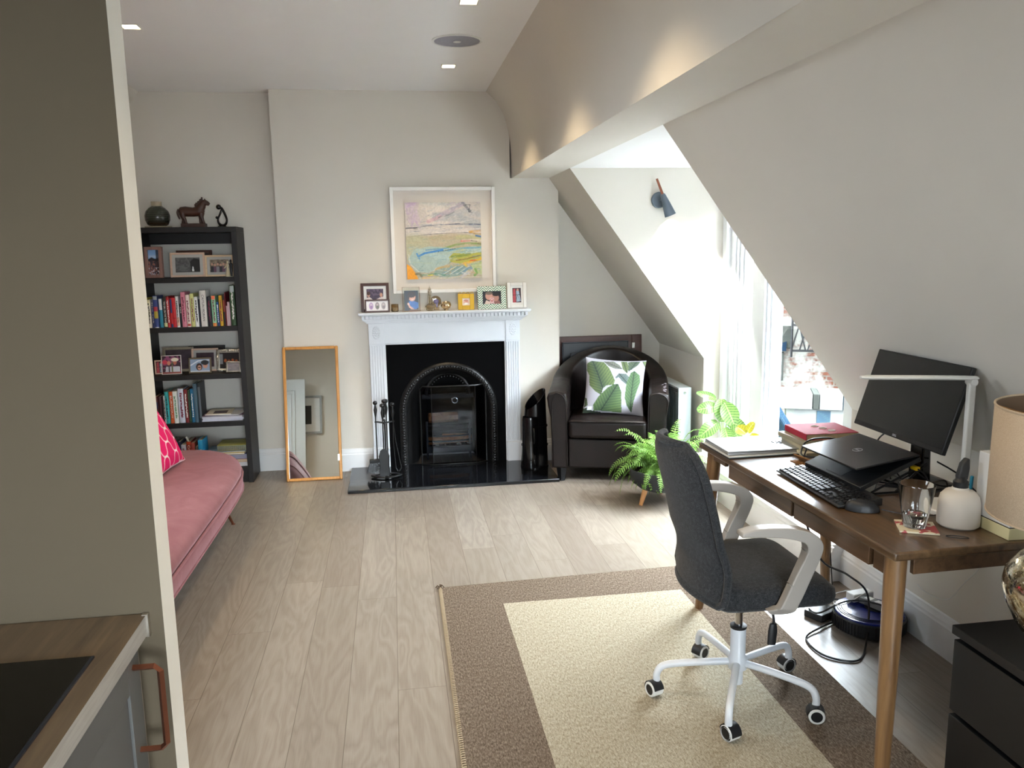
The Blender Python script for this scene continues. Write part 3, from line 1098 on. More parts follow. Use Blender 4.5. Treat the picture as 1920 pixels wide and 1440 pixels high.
def tip_poker(o):
    b = MB(); b.lathe([(.004, .14), (.009, .10), (.007, .06), (0, .03)][::-1], (0, 0, 0), 8); b.build('point', 'iron', o)
def tip_tongs(o):
    b = MB()
    b.tube([(0, 0, .40), (.012, 0, .25), (.045, 0, .06), (.03, 0, .035)], .004, 6)
    b.tube([(0, 0, .40), (-.004, 0, .25), (.006, 0, .06), (.02, 0, .035)], .004, 6)
    b.build('jaws', 'iron', o)
tool('hearth_brush', 'black hearth brush hanging leftmost on the fireside stand', -.060, 0, .545, .13, tip_brush)
tool('ash_shovel', 'black ash shovel hanging at the front of the fireside stand', -.012, -.055, .535, .20, tip_shovel)
tool('fire_poker', 'black pointed poker hanging at the back of the fireside stand', .012, .055, .545, .10, tip_poker)
tool('fire_tongs', 'black fire tongs hanging rightmost on the fireside stand', .058, 0, .53, .39, tip_tongs)

# ---------------------------------------------------------------- coal hod
t = thing('coal_hod', 'tall black coal hod with a slanted mouth on the right of the hearth', 'coal bucket', (0.972, 5.64, 0.024))
b = MB()
def hod(rf, zt_l, zt_r, r0, r1, ox=0.0):
    def fn(u, v):
        a = 2 * pi * u
        zt = (zt_l + zt_r) / 2 + (zt_r - zt_l) / 2 * cos(a - 0.35)
        r = (r0 + (r1 - r0) * v) * rf
        return (ox * v + r * cos(a), r * sin(a) * .9, zt * v)
    return fn
b.grid(32, 8, hod(1, .425, .565, .100, .074, .01), closed_u=True)
b.grid(32, 8, hod(.95, .425, .565, .098, .074, .01), closed_u=True)
b.build('body', 'black_gloss', t, fix=False, solid=.002)
b = MB(); b.lathe([(.102, 0), (.102, .006), (0, .006)], (0, 0, 0), 32); b.build('base_plate', 'black_gloss', t)
for z, r in ((.16, .0945), (.30, .089)):
    b = MB(); b.lathe([(r, z - .006), (r + .004, z - .004), (r + .004, z + .004), (r, z + .006)], (.01 * z / .5, 0, 0), 32, Matrix.Diagonal((1, .9, 1, 1)), cap=False); b.build('band', 'black_gloss', t)
b = MB(); b.lathe([(.062, 0.01), (.058, .36), (.055, .375), (.050, .36), (.050, .30)], (-.035, -.048, 0), 24, cap=False)
b.build('front_tube', 'black_gloss', t)
b = MB(); b.tube([(-.02, -.105, .30), (-.02, -.125, .27), (-.02, -.125, .22), (-.02, -.105, .19)], .006, 8, smooth=4)
b.build('handle', 'iron', t)

# ---------------------------------------------------------------- leaning mirror
M['pine'] = wood('honey_pine', '#b5752f', '#cf9348', 'Z', 1, 0.35, 60)
M['mirror'] = paint('mirror_silver', '#d9dcd6', 0.01, 0.0, metal=1.0)
W_, H_ = 0.384, 0.945
t = thing('leaning_mirror', 'tall narrow mirror in a honey pine frame leaning on the wall', 'mirror', (-0.595, 5.655, 0.0), rot=(-radians(11.6), 0, 0))
b = MB()
f = 0.020
for x0, x1, za, zb in ((-W_ / 2, -W_ / 2 + f, 0, H_), (W_ / 2 - f, W_ / 2, 0, H_), (-W_ / 2 + f, W_ / 2 - f, 0, f), (-W_ / 2 + f, W_ / 2 - f, H_ - f, H_)):
    b.box(x0, x1, -.012, .010, za, zb)
b.build('frame', 'pine', t, bevel=.005)
b = MB(); b.poly([(-W_ / 2 + f, -.002, f), (W_ / 2 - f, -.002, f), (W_ / 2 - f, -.002, H_ - f), (-W_ / 2 + f, -.002, H_ - f)])
b.build('mirror_glass', 'mirror', t, fix=False)
b = MB(); b.cbox(W_ / 2 - .021, -.014, .155, .014, .004, .045)
b.build('clip', 'silver', t)

# what the mirror sees on the back of the partition
M['door_white'] = paint('door_white', '#e4eaec', 0.4, 0.01)
b = MB(); b.box(-1.62, -1.10, 1.70, 1.735, 0.0, 1.76)
for (x0, x1, za, zb) in ((-1.55, -1.22, 0.4, 1.62),):
    b.mat(0)
    b.tube([(x0, 1.737, za), (x1, 1.737, za), (x1, 1.737, zb), (x0, 1.737, zb)], .008, 6, closed=True)
    b.tube([(x0 + .04, 1.737, za + .04), (x1 - .04, 1.737, za + .04), (x1 - .04, 1.737, zb - .04), (x0 + .04, 1.737, zb - .04)], .006, 6, closed=True)
o = struct(b.build('door_1', 'door_white'))

t = thing('framed_print', 'white mounted dark print in a grey frame seen only in the leaning mirror', 'picture', (-1.12, 1.626, 1.10))
b = MB()
for x0, x1, za, zb in ((-.21, -.185, 0, .47), (.185, .21, 0, .47), (-.185, .185, 0, .025), (-.185, .185, .445, .47)):
    b.box(x0, x1, 0, .022, za, zb)
b.build('frame', flat_mat('#a3a6a4'), t)
b = MB(); b.box(-.185, .185, .004, .008, .025, .445); b.build('mount', 'white', t)
b = MB(); b.box(-.085, .085, .008, .0088, .12, .35); b.build('print', flat_mat('#2b2c2a'), t)
# ================================================================ paintings, photo frames and ornaments
def art_canvas():
    c = Canvas(180, 180, '#cfc6bd', 5)
    n = c.noise(5); n2 = c.noise(14, .3); n3 = c.noise(26)
    # sky
    c.blend((n > .45).astype(float) * (c.y < .3), '#ddd3c8', .7)
    for i in range(7):
        x = .02 + i * .022
        c.stroke([(x + .03, 0), (x, .12), (x + .05, .26)], .012, '#b78fc4', .45, .6)
    c.stroke([(.0, .05), (.12, .0)], .05, '#c9a7d2', .5, .5)
    for i in range(9):
        x = .2 + i * .055
        c.stroke([(x, .02 + .01 * i), (x + .12, .0), (x + .2, .05)], .015, '#c7cfc8', .4, .7)
    c.stroke([(.98, .30), (.75, .22), (.55, .20), (.40, .19)], .075, '#9aa5ad', .75, .5)
    c.stroke([(.62, .15), (.80, .12), (.98, .17)], .05, '#a8b0b8', .6, .5)
    c.stroke([(.45, .18), (.60, .11), (.76, .02)], .04, '#a58fb0', .6, .5)
    c.stroke([(.46, .19), (.30, .25)], .03, '#c98fa4', .7, .5)
    c.stroke([(.44, .20), (.56, .17), (.64, .13)], .014, '#7d8288', .8, .4)
    c.stroke([(.76, .01), (.80, .06), (.86, .12)], .022, '#555b66', .8, .5)
    c.stroke([(.80, .04), (.86, .04), (.84, .13), (.88, .14)], .008, '#4a4f58', .8, .3)
    # horizon and sea
    c.rect(0, .285, 1, .31, '#6d7f92', .55, .02)
    c.stroke([(0, .335), (.15, .325), (.4, .295), (.7, .285), (1, .295)], .010, '#33486a', .95, .3)
    c.stroke([(.02, .335), (.16, .33)], .007, '#26222c', .95, .2)
    c.stroke([(.12, .345), (.16, .352)], .012, '#5d4a4a', .8, .3)
    c.rect(0, .33, 1, .42, '#ddd4cb', .85, .03)
    for i in range(6):
        c.stroke([(0, .36 + i * .012), (.4, .35 + i * .010), (1, .33 + i * .012)], .006, '#b9b4b8', .5, .6)
    c.stroke([(0, .45), (.2, .425), (.5, .405), (.8, .40), (1, .42)], .006, '#4a4f62', .85, .3)
    # sands
    c.blend(np.clip((c.y - .42) / .03, 0, 1), '#b7ab8e', .9)
    c.stroke([(.35, .46), (.6, .44), (.8, .45)], .05, '#b8a684', .8, .4)
    c.ell(.12, .58, .2, .16, '#b9bb9a', .7, soft=.6)
    c.stroke([(.85, .39), (1, .38)], .022, '#d29f3a', .95, .3)
    c.stroke([(.90, .415), (1, .42)], .010, '#b98d2c', .9, .3)
    c.stroke([(.68, .46), (.85, .45), (.98, .47)], .03, '#c3c187', .8, .4)
    c.stroke([(.93, .44), (1.0, .455)], .016, '#1f69a8', .95, .2)
    c.stroke([(.75, .505), (1, .50)], .020, '#e6dccb', .9, .4)
    c.stroke([(.73, .51), (.84, .505)], .013, '#e2585c', .9, .3)
    c.stroke([(.86, .505), (.94, .515)], .009, '#4c3730', .9, .3)
    c.stroke([(.36, .61), (.50, .60), (.66, .555), (.82, .54), (1, .545)], .018, '#7f9a4c', .95, .3)
    c.stroke([(.95, .545), (1, .55)], .007, '#3b2b23', .9, .2)
    # pale water
    c.poly([(.02, .74), (.10, .62), (.30, .57), (.62, .60), (1, .57), (1, .66), (.62, .70), (.55, .80), (.28, .92), (.12, .90)], '#a9bfb8', .9)
    c.stroke([(.15, .62), (.4, .70), (.6, .72), (1, .62)], .035, '#b3cac6', .8, .5)
    c.stroke([(.55, .63), (.75, .60), (1, .595)], .016, '#5ea0c0', .9, .4)
    c.stroke([(.16, .70), (.24, .66), (.33, .645), (.48, .62)], .017, '#2a83cf', .97, .15)
    c.stroke([(.17, .73), (.14, .665)], .014, '#3a8fd2', .95, .2)
    c.stroke([(.26, .62), (.36, .61), (.56, .60)], .010, '#4a90c4', .8, .3)
    c.stroke([(.42, .645), (.65, .605)], .005, '#20324e', .95, .1)
    c.stroke([(.03, .68), (.05, .80), (.18, .92)], .010, '#d7d8cc', .8, .3)
    # foreground colour
    c.poly([(0, .79), (.06, .84), (.12, .93), (.15, 1), (0, 1)], '#f2a21c', .97)
    c.stroke([(.12, .93), (.17, .92), (.20, .98)], .020, '#5c5a3c', .8, .4)
    c.poly([(.56, .72), (.62, .66), (.82, .68), (1, .65), (1, .76), (.70, .80), (.58, .78)], '#b4b13c', .9)
    c.stroke([(.60, .71), (.72, .70), (.84, .68)], .022, '#6f8a34', .9, .4)
    c.stroke([(.66, .76), (.80, .74), (.98, .70)], .011, '#7b5a1e', .95, .3)
    c.stroke([(.76, .80), (.82, .79), (1, .74)], .022, '#e9b321', .9, .4)
    c.stroke([(.84, .765), (.92, .76)], .010, '#e2542a', .95, .2)
    c.stroke([(.78, .82), (.80, .85)], .018, '#f0c41c', .95, .3)
    c.poly([(.36, .90), (.45, .84), (.60, .82), (.72, .80), (.82, .88), (.70, .96), (.5, .99), (.36, .95)], '#8da59c', .85)
    for i in range(9):
        c.stroke([(.45 + i * .03, .94), (.55 + i * .03, .88), (.62 + i * .03, .84)], .006, ('#6f97ae', '#dfe6e4', '#4f7f8f')[i % 3], .8, .3)
    c.stroke([(.20, .945), (.38, .93), (.50, .95)], .012, '#3f8f6c', .85, .4)
    c.stroke([(.28, .95), (.34, .945)], .008, '#f0dc2a', .9, .2)
    c.stroke([(.38, .87), (.44, .85), (.56, .83)], .018, '#d3a54a', .75, .5)
    c.stroke([(.74, .93), (.80, .87), (.9, .86)], .024, '#6f96b4', .85, .3)
    c.poly([(.84, .80), (1, .78), (1, .96), (.90, .92)], '#b6c48c', .85)
    c.stroke([(.91, .88), (.93, .93), (.90, .96)], .020, '#5a9a3e', .9, .3)
    c.rect(.15, .965, 1, 1, '#dcd6c8', .75, .02)
    c.stroke([(.2, .985), (.3, .98)], .012, '#e7b877', .8, .3)
    c.stroke([(.72, .98), (.82, .92), (.86, .90)], .022, '#c6c2c8', .8, .4)
    # many short dry-brush marks over the whole canvas
    r = random.Random(9)
    for i in range(420):
        x, y = r.random(), r.random()
        if y < .28:
            cols = ('#b9b5bb', '#e6dfd8', '#cdbcc8', '#a9b2ba', '#d9cfc6', '#8f959c'); a = r.choice((-.5, -.35, 2.4, -.2)); L = r.uniform(.03, .12)
            if x < .18: cols = ('#b892c6', '#d6c0d8', '#e2d8d4'); a = r.uniform(1.1, 2.0)
        elif y < .42:
            cols = ('#ece4da', '#9aa6b4', '#d6cdc6', '#b4aab0', '#4f6078'); a = r.uniform(-.12, .08); L = r.uniform(.05, .18)
        elif y < .58:
            cols = ('#b3a988', '#c4bb98', '#a3a684', '#c9b48f', '#9da890'); a = r.uniform(-.2, .1); L = r.uniform(.05, .16)
        elif y < .80:
            cols = ('#9db9b4', '#c2d3ca', '#8fb0b8', '#b4bf98', '#86a9b4') if x < .62 else ('#a7a83c', '#c3b84c', '#7c8f3a', '#6f9a9a', '#d8cf8c'); a = r.uniform(-.35, .0); L = r.uniform(.04, .13)
        else:
            cols = ('#7f9c9a', '#d8d4b8', '#5f8a9c', '#b9b25c', '#e0a54a', '#6e9350', '#dfe0da'); a = r.uniform(-1.0, .3); L = r.uniform(.03, .11)
            if x < .14: continue
        c.stroke([(x, y), (x + L * cos(a), y + L * sin(a))], r.uniform(.003, .011), r.choice(cols), r.uniform(.35, .75), .7)
    c.grain(.10, 70)
    return c

t = thing('abstract_painting', 'large white framed abstract seascape painting above the mantel', 'painting', (0.373, 5.866, 1.285))
w, h, f, d = 0.738, 0.737, 0.024, 0.046
b = MB()
for x0, x1, za, zb in ((-w / 2, -w / 2 + f, 0, h), (w / 2 - f, w / 2, 0, h), (-w / 2 + f, w / 2 - f, 0, f), (-w / 2 + f, w / 2 - f, h - f, h)):
    b.box(x0, x1, -d, 0, za, zb)
M['picture_white'] = paint('picture_frame_white', '#ebe9e4', 0.4, 0.01)
b.build('frame', 'picture_white', t, bevel=.002)
M['mount'] = paint('mount_board', '#ddd5cb', 0.9, 0.01)
b = MB(); b.box(-w / 2 + f, w / 2 - f, -.012, -.008, f, h - f)
b.build('mount', 'mount', t)
cv = art_canvas()
cw, ch = 0.533, 0.535
canvas_mesh('canvas', cv, lambda u, v: (-.266 + u * cw, -.030, .098 + ch * (1 - v)), 'canvas', t, smooth=False)
b = MB(); b.box(-.266, -.266 + cw, -.0295, -.012, .098, .098 + ch)
b.build('stretcher', 'mount', t)

def portrait(kind, seed=0):
    c = Canvas(48, 40 if kind != 'tall' else 60, '#3a3138', seed)
    r = random.Random(seed)
    return c

def frame(label, loc, w, h, f, mat, cv, lean=8, yaw=0, mount=None, mcol='mount', d=0.014, group='framed photos', name='photo_frame', bev=.0015, cat='photo frame'):
    """Standing frame: base on loc, leaning back by lean degrees."""
    t = thing(name, label, cat, loc, group=group, rot=(-radians(lean), 0, radians(yaw)))
    t.rotation_mode = 'XYZ'
    b = MB()
    for x0, x1, za, zb in ((-w / 2, -w / 2 + f, 0, h), (w / 2 - f, w / 2, 0, h), (-w / 2 + f, w / 2 - f, 0, f), (-w / 2 + f, w / 2 - f, h - f, h)):
        b.box(x0, x1, -d, 0, za, zb)
    b.build('frame', mat, t, bevel=bev)
    iw, ih = w - 2 * f, h - 2 * f
    m = mount or 0
    if mount:
        b = MB(); b.box(-iw / 2, iw / 2, -d * .5, -d * .5 + .001, f, h - f); b.build('mount', mcol, t)
    pw, ph = iw - 2 * m, ih - 2 * m
    canvas_mesh('photo', cv, lambda u, v: (-pw / 2 + u * pw, -d * .5 - .0006, f + m + ph * (1 - v)), 'print', t, smooth=False)
    if lean:
        b = MB()
        L = h * .8
        b.poly([(-.02, .001, L), (.02, .001, L), (.03, L * math.tan(radians(lean + 9)), .012 + L * .05), (-.03, L * math.tan(radians(lean + 9)), .012 + L * .05)])
        b.build('stand', 'black', t, solid=.002)
    return t

MZ = 1.163
M['dark_wood'] = wood('dark_walnut_frame', '#3a1c12', '#4d2719', 'X', 1, 0.35, 60)
M['pale_wood'] = wood('pale_frame_wood', '#c9a58c', '#d8b8a0', 'X', 1, 0.5, 50)

def P_couple_bw():
    c = Canvas(60, 44, '#584860', 1); c.blend(c.noise(12), '#2a2234', .8); c.blend((c.noise(9) > .6).astype(float), '#7d6a80', .5)
    c.ell(.12, .35, .09, .13, '#c89a86'); c.ell(.86, .36, .08, .12, '#d0a088'); c.ell(.12, .26, .10, .10, '#4b2c22')
    c.poly([(0, .5), (.2, .48), (.42, .66), (.40, .75), (.15, .9), (0, .9)], '#e9ddd8'); c.poly([(1, .45), (.78, .5), (.42, .68), (.44, .78), (.8, .9), (1, .9)], '#e2d5d4')
    c.stroke([(.42, .72), (.52, .70)], .04, '#c89a86'); c.rect(0, .88, 1, 1, '#5b3a52'); return c
frame('walnut photo frame of two people touching hands, at the left end of the mantel', (-0.124, 5.775, MZ), 0.196, 0.202, 0.020, 'dark_wood', P_couple_bw(), 10, 0, 0.020, 'white')
def P_triple():
    c = Canvas(90, 44, '#efeaea', 2)
    for i, (a, k) in enumerate((('#b89ac0', '#8a6a9a'), ('#9a8f94', '#5f6b58'), ('#b4adb0', '#8c7f86'))):
        x = .22 + .28 * i
        c.ell(x, .5, .10, .36, a); c.ell(x + .01, .62, .06, .16, k, .7); c.ell(x, .38, .05, .1, '#d8c8c8', .7)
    return c
frame('small dark triple photo frame with three oval pictures, before the walnut frame', (-0.110, 5.728, MZ), 0.172, 0.090, 0.011, 'dark_wood', P_triple(), 8)
def P_boy():
    c = Canvas(48, 66, '#15202c', 3); c.blend(c.noise(5), '#0d1219', .6)
    c.poly([(.30, .55), (.62, .50), (.95, .60), (1, .85), (.75, .95), (.40, .80)], '#2463b0'); c.blend((c.noise(8) > .6) * (c.y > .5) * (c.y < .85) * (c.x > .35).astype(float), '#3f86d0', .5)
    c.ell(.55, .33, .25, .20, '#d9a58e'); c.ell(.52, .20, .30, .15, '#2c1a14'); c.ell(.30, .30, .08, .14, '#2c1a14')
    c.ell(.47, .34, .035, .02, '#2b1c18'); c.ell(.66, .33, .035, .02, '#2b1c18'); c.stroke([(.50, .44), (.58, .46), (.66, .43)], .018, '#f2dfd8')
    c.stroke([(.28, .66), (.36, .80), (.60, .93)], .07, '#e0b09a'); c.ell(.28, .66, .08, .06, '#e3b5a0'); c.rect(.35, .92, 1, 1, '#6b5238'); return c
t = thing('photo_frame', 'clear glass and brass photo frame of a child in a blue top', 'photo frame', (0.126, 5.76, MZ), group='framed photos', rot=(-radians(6), 0, 0))
b = MB(); b.tube([(-.060, 0, .002), (.060, 0, .002), (.060, 0, .168), (-.060, 0, .168)], .0016, 6, closed=True); b.tube([(-.06, 0, .002), (-.065, -.03, .001), (.065, -.03, .001), (.06, 0, .002)], .0012, 6)
b.build('frame', 'copper', t)
b = MB(); b.box(-.059, .059, -.0012, .0012, .003, .167); b.build('glass_sheet', 'pane', t)
cv = P_boy(); canvas_mesh('photo', cv, lambda u, v: (-.046 + u * .096, -.0030, .004 + .140 * (1 - v)), 'print', t, smooth=False)

def tealight(label, x, y, r, h, matg, name='candle_holder'):
    t = thing(name, label, 'candle holder', (x, y, MZ))
    b = MB(); b.lathe([(r * .85, 0), (r, .004), (r, h), (r - .002, h), (r - .002, .006), (0, .006)], seg=20); b.build('glass_cup', matg, t)
    b = MB(); b.lathe([(r - .004, .007), (r - .004, h * .55), (0, h * .53)], seg=20); w = b.build('wax', 'white', t)
    b = MB(); b.tube([(0, 0, h * .53), (0.001, 0, h * .68)], .0008, 5); b.build('wick', 'black', w)
    return t
M['amber_glass'] = glass('smoky_amber_glass', srgb('#d8c6a8'))
M['wax'] = paint('wax', '#d9d3b4', 0.5, 0.02)
tealight('small square-shouldered glass candle beside the walnut frame', 0.011, 5.755, .026, .052, 'amber_glass')
t = thing('decanter', 'small faceted glass decanter with a tall ornate stopper on the mantel', 'decanter', (0.258, 5.755, MZ))
b = MB(); b.lathe([(.022, 0), (.026, .003), (.036, .026), (.034, .036), (.012, .050), (.0085, .060), (.0085, .105), (.012, .108)], seg=8); b.build('body', 'amber_glass', t, flat=True)
b = MB(); b.lathe([(.010, .108), (.013, .112), (.009, .120), (.014, .128), (.014, .136), (.007, .144), (.010, .151), (.006, .160), (.002, .166), (.0005, .182)], seg=12); b.build('stopper', M['silver'], t)
t = thing('trinket_dish', 'clear round glass dish with a purple shell picture behind the decanter', 'ornament', (0.300, 5.80, MZ))
b = MB(); b.lathe([(.036, -.003), (.040, -.002), (.040, .002), (.036, .003)], seg=28, M4=Matrix.Translation((0, 0, .062)) @ Matrix.Rotation(pi / 2, 4, 'X')); b.cbox(0, 0, .012, .05, .02, .024)
b.build('disc', 'amber_glass', t)
M['shell'] = paint('purple_shell', '#7f78a0', 0.4, 0.2, 60)
b = MB(); b.sphere((0.004, -.006, .062), .018, 12, 8, (1, .3, 1)); b.cbox(0.008, -.006, .034, .012, .004, .03); b.build('shell', 'shell', t)
M['gold_glass'] = paint('mercury_gold_glass', '#d8c09a', 0.12, 0.35, 60, metal=0.9)
t = thing('mercury_bowl', 'squat speckled gold glass tealight bowl right of the decanter', 'candle holder', (0.370, 5.755, MZ))
b = MB(); b.lathe([(.016, 0), (.014, .008), (.030, .018), (.038, .034), (.036, .048), (.026, .062), (.024, .062), (.034, .046), (.035, .034), (.028, .020), (0, .016)], seg=24); b.build('bowl', 'gold_glass', t)

def P_baby():
    c = Canvas(40, 44, '#e8d9c8', 6); c.blend(c.noise(6), '#d8b49c', .5); c.ell(.5, .55, .36, .30, '#cf9070'); c.ell(.5, .32, .34, .15, '#b5653f', .8); c.ell(.5, .75, .26, .14, '#f2ebe2'); c.ell(.3, .5, .12, .12, '#e0a98c'); return c
M['yellow'] = paint('mustard_yellow', '#d3a814', 0.5, 0.03)
t = frame('mustard yellow photo frame with a scalloped loop edge along its top', (0.513, 5.752, MZ), 0.114, 0.112, 0.031, 'yellow', P_baby(), 6, -4, d=.018)
b = MB()
for i in range(4):
    cxx = -.042 + i * .028
    b.tube([(cxx + .010 * cos(pi * (-.2 + 1.4 * k / 10)), -.009, .113 + .011 * sin(pi * (-.2 + 1.4 * k / 10))) for k in range(11)], .0022, 6)
b.build('loop_trim', 'yellow', t)
def chevron_mat():
    t = NT('green_chevron')
    tc = t.add('ShaderNodeTexCoord'); sx = t.add('ShaderNodeSeparateXYZ'); t.link(tc.outputs['Object'], sx.inputs[0])
    a = t.math('PINGPONG', t.math('ADD', sx.outputs[0], 1.0), 0.026)
    v = t.math('FRACT', t.math('DIVIDE', t.math('ADD', t.math('ADD', sx.outputs[2], a), 0.003), 0.0165))
    t.base(t.mix(t.math('LESS_THAN', v, 0.48), '#eef0e6', '#3c7a58')); t.set(Roughness=.4)
    return t.m
M['chevron'] = chevron_mat()
def P_faces():
    c = Canvas(60, 46, '#1e1c22', 8); c.ell(.36, .38, .20, .30, '#cf9a88'); c.ell(.70, .52, .18, .28, '#b98474'); c.ell(.36, .16, .2, .12, '#7c6a5c'); c.ell(.72, .28, .18, .12, '#2c2220')
    c.rect(.38, .50, .62, .95, '#d8b4b4'); c.ell(.5, .68, .08, .12, '#a8404c'); c.ell(.5, .66, .05, .07, '#e6c6b8'); c.poly([(.1, 1), (.2, .68), (.38, .8), (.38, 1)], '#d9c4b8'); c.poly([(.95, 1), (.9, .72), (.62, .82), (.62, 1)], '#8e5e58'); return c
frame('green and white chevron photo frame on the right half of the mantel', (0.698, 5.752, MZ), 0.206, 0.162, 0.036, 'chevron', P_faces(), 7, 3, d=.016)
def P_dance():
    c = Canvas(40, 54, '#4a2a30', 9); c.blend(c.noise(7), '#2a1a22', .7); c.poly([(.1, .1), (.35, .05), (.4, 1), (.05, 1)], '#b5434a'); c.poly([(.45, .2), (.7, .05), (.95, .9), (.42, .95)], '#9fb2c4')
    c.ell(.62, .14, .12, .09, '#c89884'); c.stroke([(.05, .48), (.98, .46)], .02, '#16161c'); c.stroke([(.3, .95), (.6, .5), (.9, .95)], .018, '#16161c'); c.stroke([(.45, .5), (.5, 1)], .018, '#16161c'); return c
M['ivory'] = paint('ivory_lacquer', '#e4e2dc', 0.35, 0.02)
frame('ivory photo frame with a broad stepped border at the right end of the mantel', (0.882, 5.775, MZ), 0.142, 0.184, 0.026, 'ivory', P_dance(), 8, 0, .014, 'ivory', d=.02, bev=.004)

# ---------------------------------------------------------------- things behind the armchair
def P_plain(): 
    c = Canvas(20, 14, '#241611', 4); c.grain(.1, 8); return c
t = thing('wooden_board', 'broad dark wood framed board leaning on the alcove wall', 'picture frame', (1.565, 6.02, 0.0), rot=(-radians(3.0), 0, 0))
b = MB()
for x0, x1, za, zb in ((-.335, -.30, 0, .915), (.255, .335, 0, .915), (-.30, .255, .86, .915), (-.30, .255, 0, .06)):
    b.box(x0, x1, -.02, 0, za, zb)
b.build('frame', 'dark_wood', t, bevel=.002)
b = MB(); b.box(-.30, .255, -.012, -.004, .06, .86); b.build('panel', 'dark_wood', t)
M['tv_edge'] = paint('dark_steel_edge', '#3a3f45', 0.35, 0.05, metal=.6)
M['tv'] = paint('television_back', '#12161c', 0.35, 0.1)
t = thing('television', 'switched off black flat television turned back to the wall behind the armchair', 'television', (1.515, 5.955, 0.30), rot=(-radians(4), 0, 0))
b = MB(); b.box(-.256, .256, -.018, .0, 0, .575); b.build('rear_casing', 'tv', t, bevel=.006)
b = MB(); b.box(-.20, .11, -.032, -.018, .05, .50); b.build('housing', 'tv', t, bevel=.010)
b = MB()
for za, zb, xa, xb in ((0.573, .577, -.258, .258), (0, .577, -.2585, -.2555), (0, .577, .2555, .2585)):
    b.box(xa, xb, -.0195, .001, za, zb)
b.build('edge_trim', M['tv_edge'], t)
for x in (-.05, .06):
    b = MB(); b.lathe([(.004, 0), (.004, .003), (0, .003)], M4=Matrix.Translation((x, -.0195, .54)) @ Matrix.Rotation(pi / 2, 4, 'X'), seg=10); b.build('screw', 'black', t)
b = MB(); b.cbox(0, 0, 0, .022, .008, .042)
tag(b.build('plug_adapter', 'white_plastic', None, loc=(1.800, 5.935, .845), bevel=.002), 'small white plastic tag clipped above the wooden board edge', 'adapter')
# ================================================================ bookcase and everything on it
M['bookcase'] = wood('black_brown_veneer', '#0a0808', '#120e0f', 'Z', 1, 0.55, 50, 0.08)
BX0, BX1, BY0, BY1 = -1.680, -1.017, 5.695, 5.985
t = thing('bookcase', 'tall black-brown open bookcase in the left alcove', 'bookcase', (-1.349, 5.84, 0.0))
for x0, x1 in ((BX0, BX0 + .035), (BX1 - .035, BX1)):
    b = MB(); b.box(x0, x1, BY0, BY1, 0, 1.727); wb(b, 'side_panel', 'bookcase', t, bevel=.0015)
b = MB(); b.box(BX0, BX1, BY0, BY1, 1.727, 1.763); wb(b, 'top_panel', 'bookcase', t, bevel=.0015)
SH = [1.431, 1.100, 0.774, 0.441, 0.115]
for z in SH:
    b = MB(); b.box(BX0 + .035, BX1 - .035, BY0 + .004, BY1, z - .033, z); wb(b, 'shelf', 'bookcase', t, bevel=.001)
b = MB(); b.box(BX0 + .035, BX1 - .035, BY1 - .02, BY1, 1.655, 1.727); wb(b, 'back_rail', 'bookcase', t)
b = MB(); b.box(BX0 + .035, BX1 - .035, BY0 + .02, BY0 + .035, 0, .082); wb(b, 'plinth', 'bookcase', t)

M['ink_dark'] = flat_mat('#16181c')
M['ink_white'] = flat_mat('#eceae4')
def book(x, w, h, z, col, label, words=None, ink='ink_dark', extra=None, depth=.15, lean=0, yf=None, tsize=None, group=None):
    """Upright book with its spine to the room; x is the left edge of the spine."""
    yf = yf if yf is not None else 5.715 + (hash_(x) % 7) * .002
    t = thing('book', label, 'book', (x + w / 2, yf, z + .0005), group=group, rot=(0, radians(lean), 0))
    b = MB()
    c = .0018 if w > .01 else .001
    hw = w / 2
    b.box(-hw, -hw + c, .0008, depth, 0, h); b.box(hw - c, hw, .0008, depth, 0, h)
    sp = [(-hw, .002), (-hw * .55, -.001), (0, -.002), (hw * .55, -.001), (hw, .002), (hw, .004), (-hw, .004)]
    b.prism(sp, 0, h, axis='Z')
    cover = b.build('cover', flat_mat(col), t, angle=50)
    b = MB(); b.box(-hw + c, hw - c, .004, depth - .004, .003, h - .003); b.build('pages', 'paper', t)
    for e in (extra or []):
        za, zb, c2 = e
        b = MB(); b.prism([(-hw * 1.01, .0018), (-hw * .55, -.0016), (0, -.0026), (hw * .55, -.0016), (hw * 1.01, .0018)], za * h, zb * h, axis='Z')
        b.build('spine_panel', flat_mat(c2), cover)
    if words and words not in ('New York', 'THE GIRL ON THE TRAIN', 'CAITLIN MORAN', 'BURNOUT', 'Creative B'):
        # lettering too small to read: short worn strokes
        r = random.Random(hash_(x) + 5)
        b = MB()
        zc = h * .16
        while zc < h * .84:
            L = r.uniform(.004, .012)
            b.cbox(r.uniform(-.08, .08) * w, -.0030, zc + L / 2, w * r.uniform(.22, .42), .0006, L)
            zc += L + r.choice((.0012, .0012, .004))
        b.build('spine_print', ink, t)
    elif words:
        text(words, t, tsize or min(w * .62, .020), ink, (0, -.0032, h * .52), (pi / 2, pi / 2, 0), 'title', width=h * .72)
    return t
def hash_(x):
    return int(abs(x) * 100000)

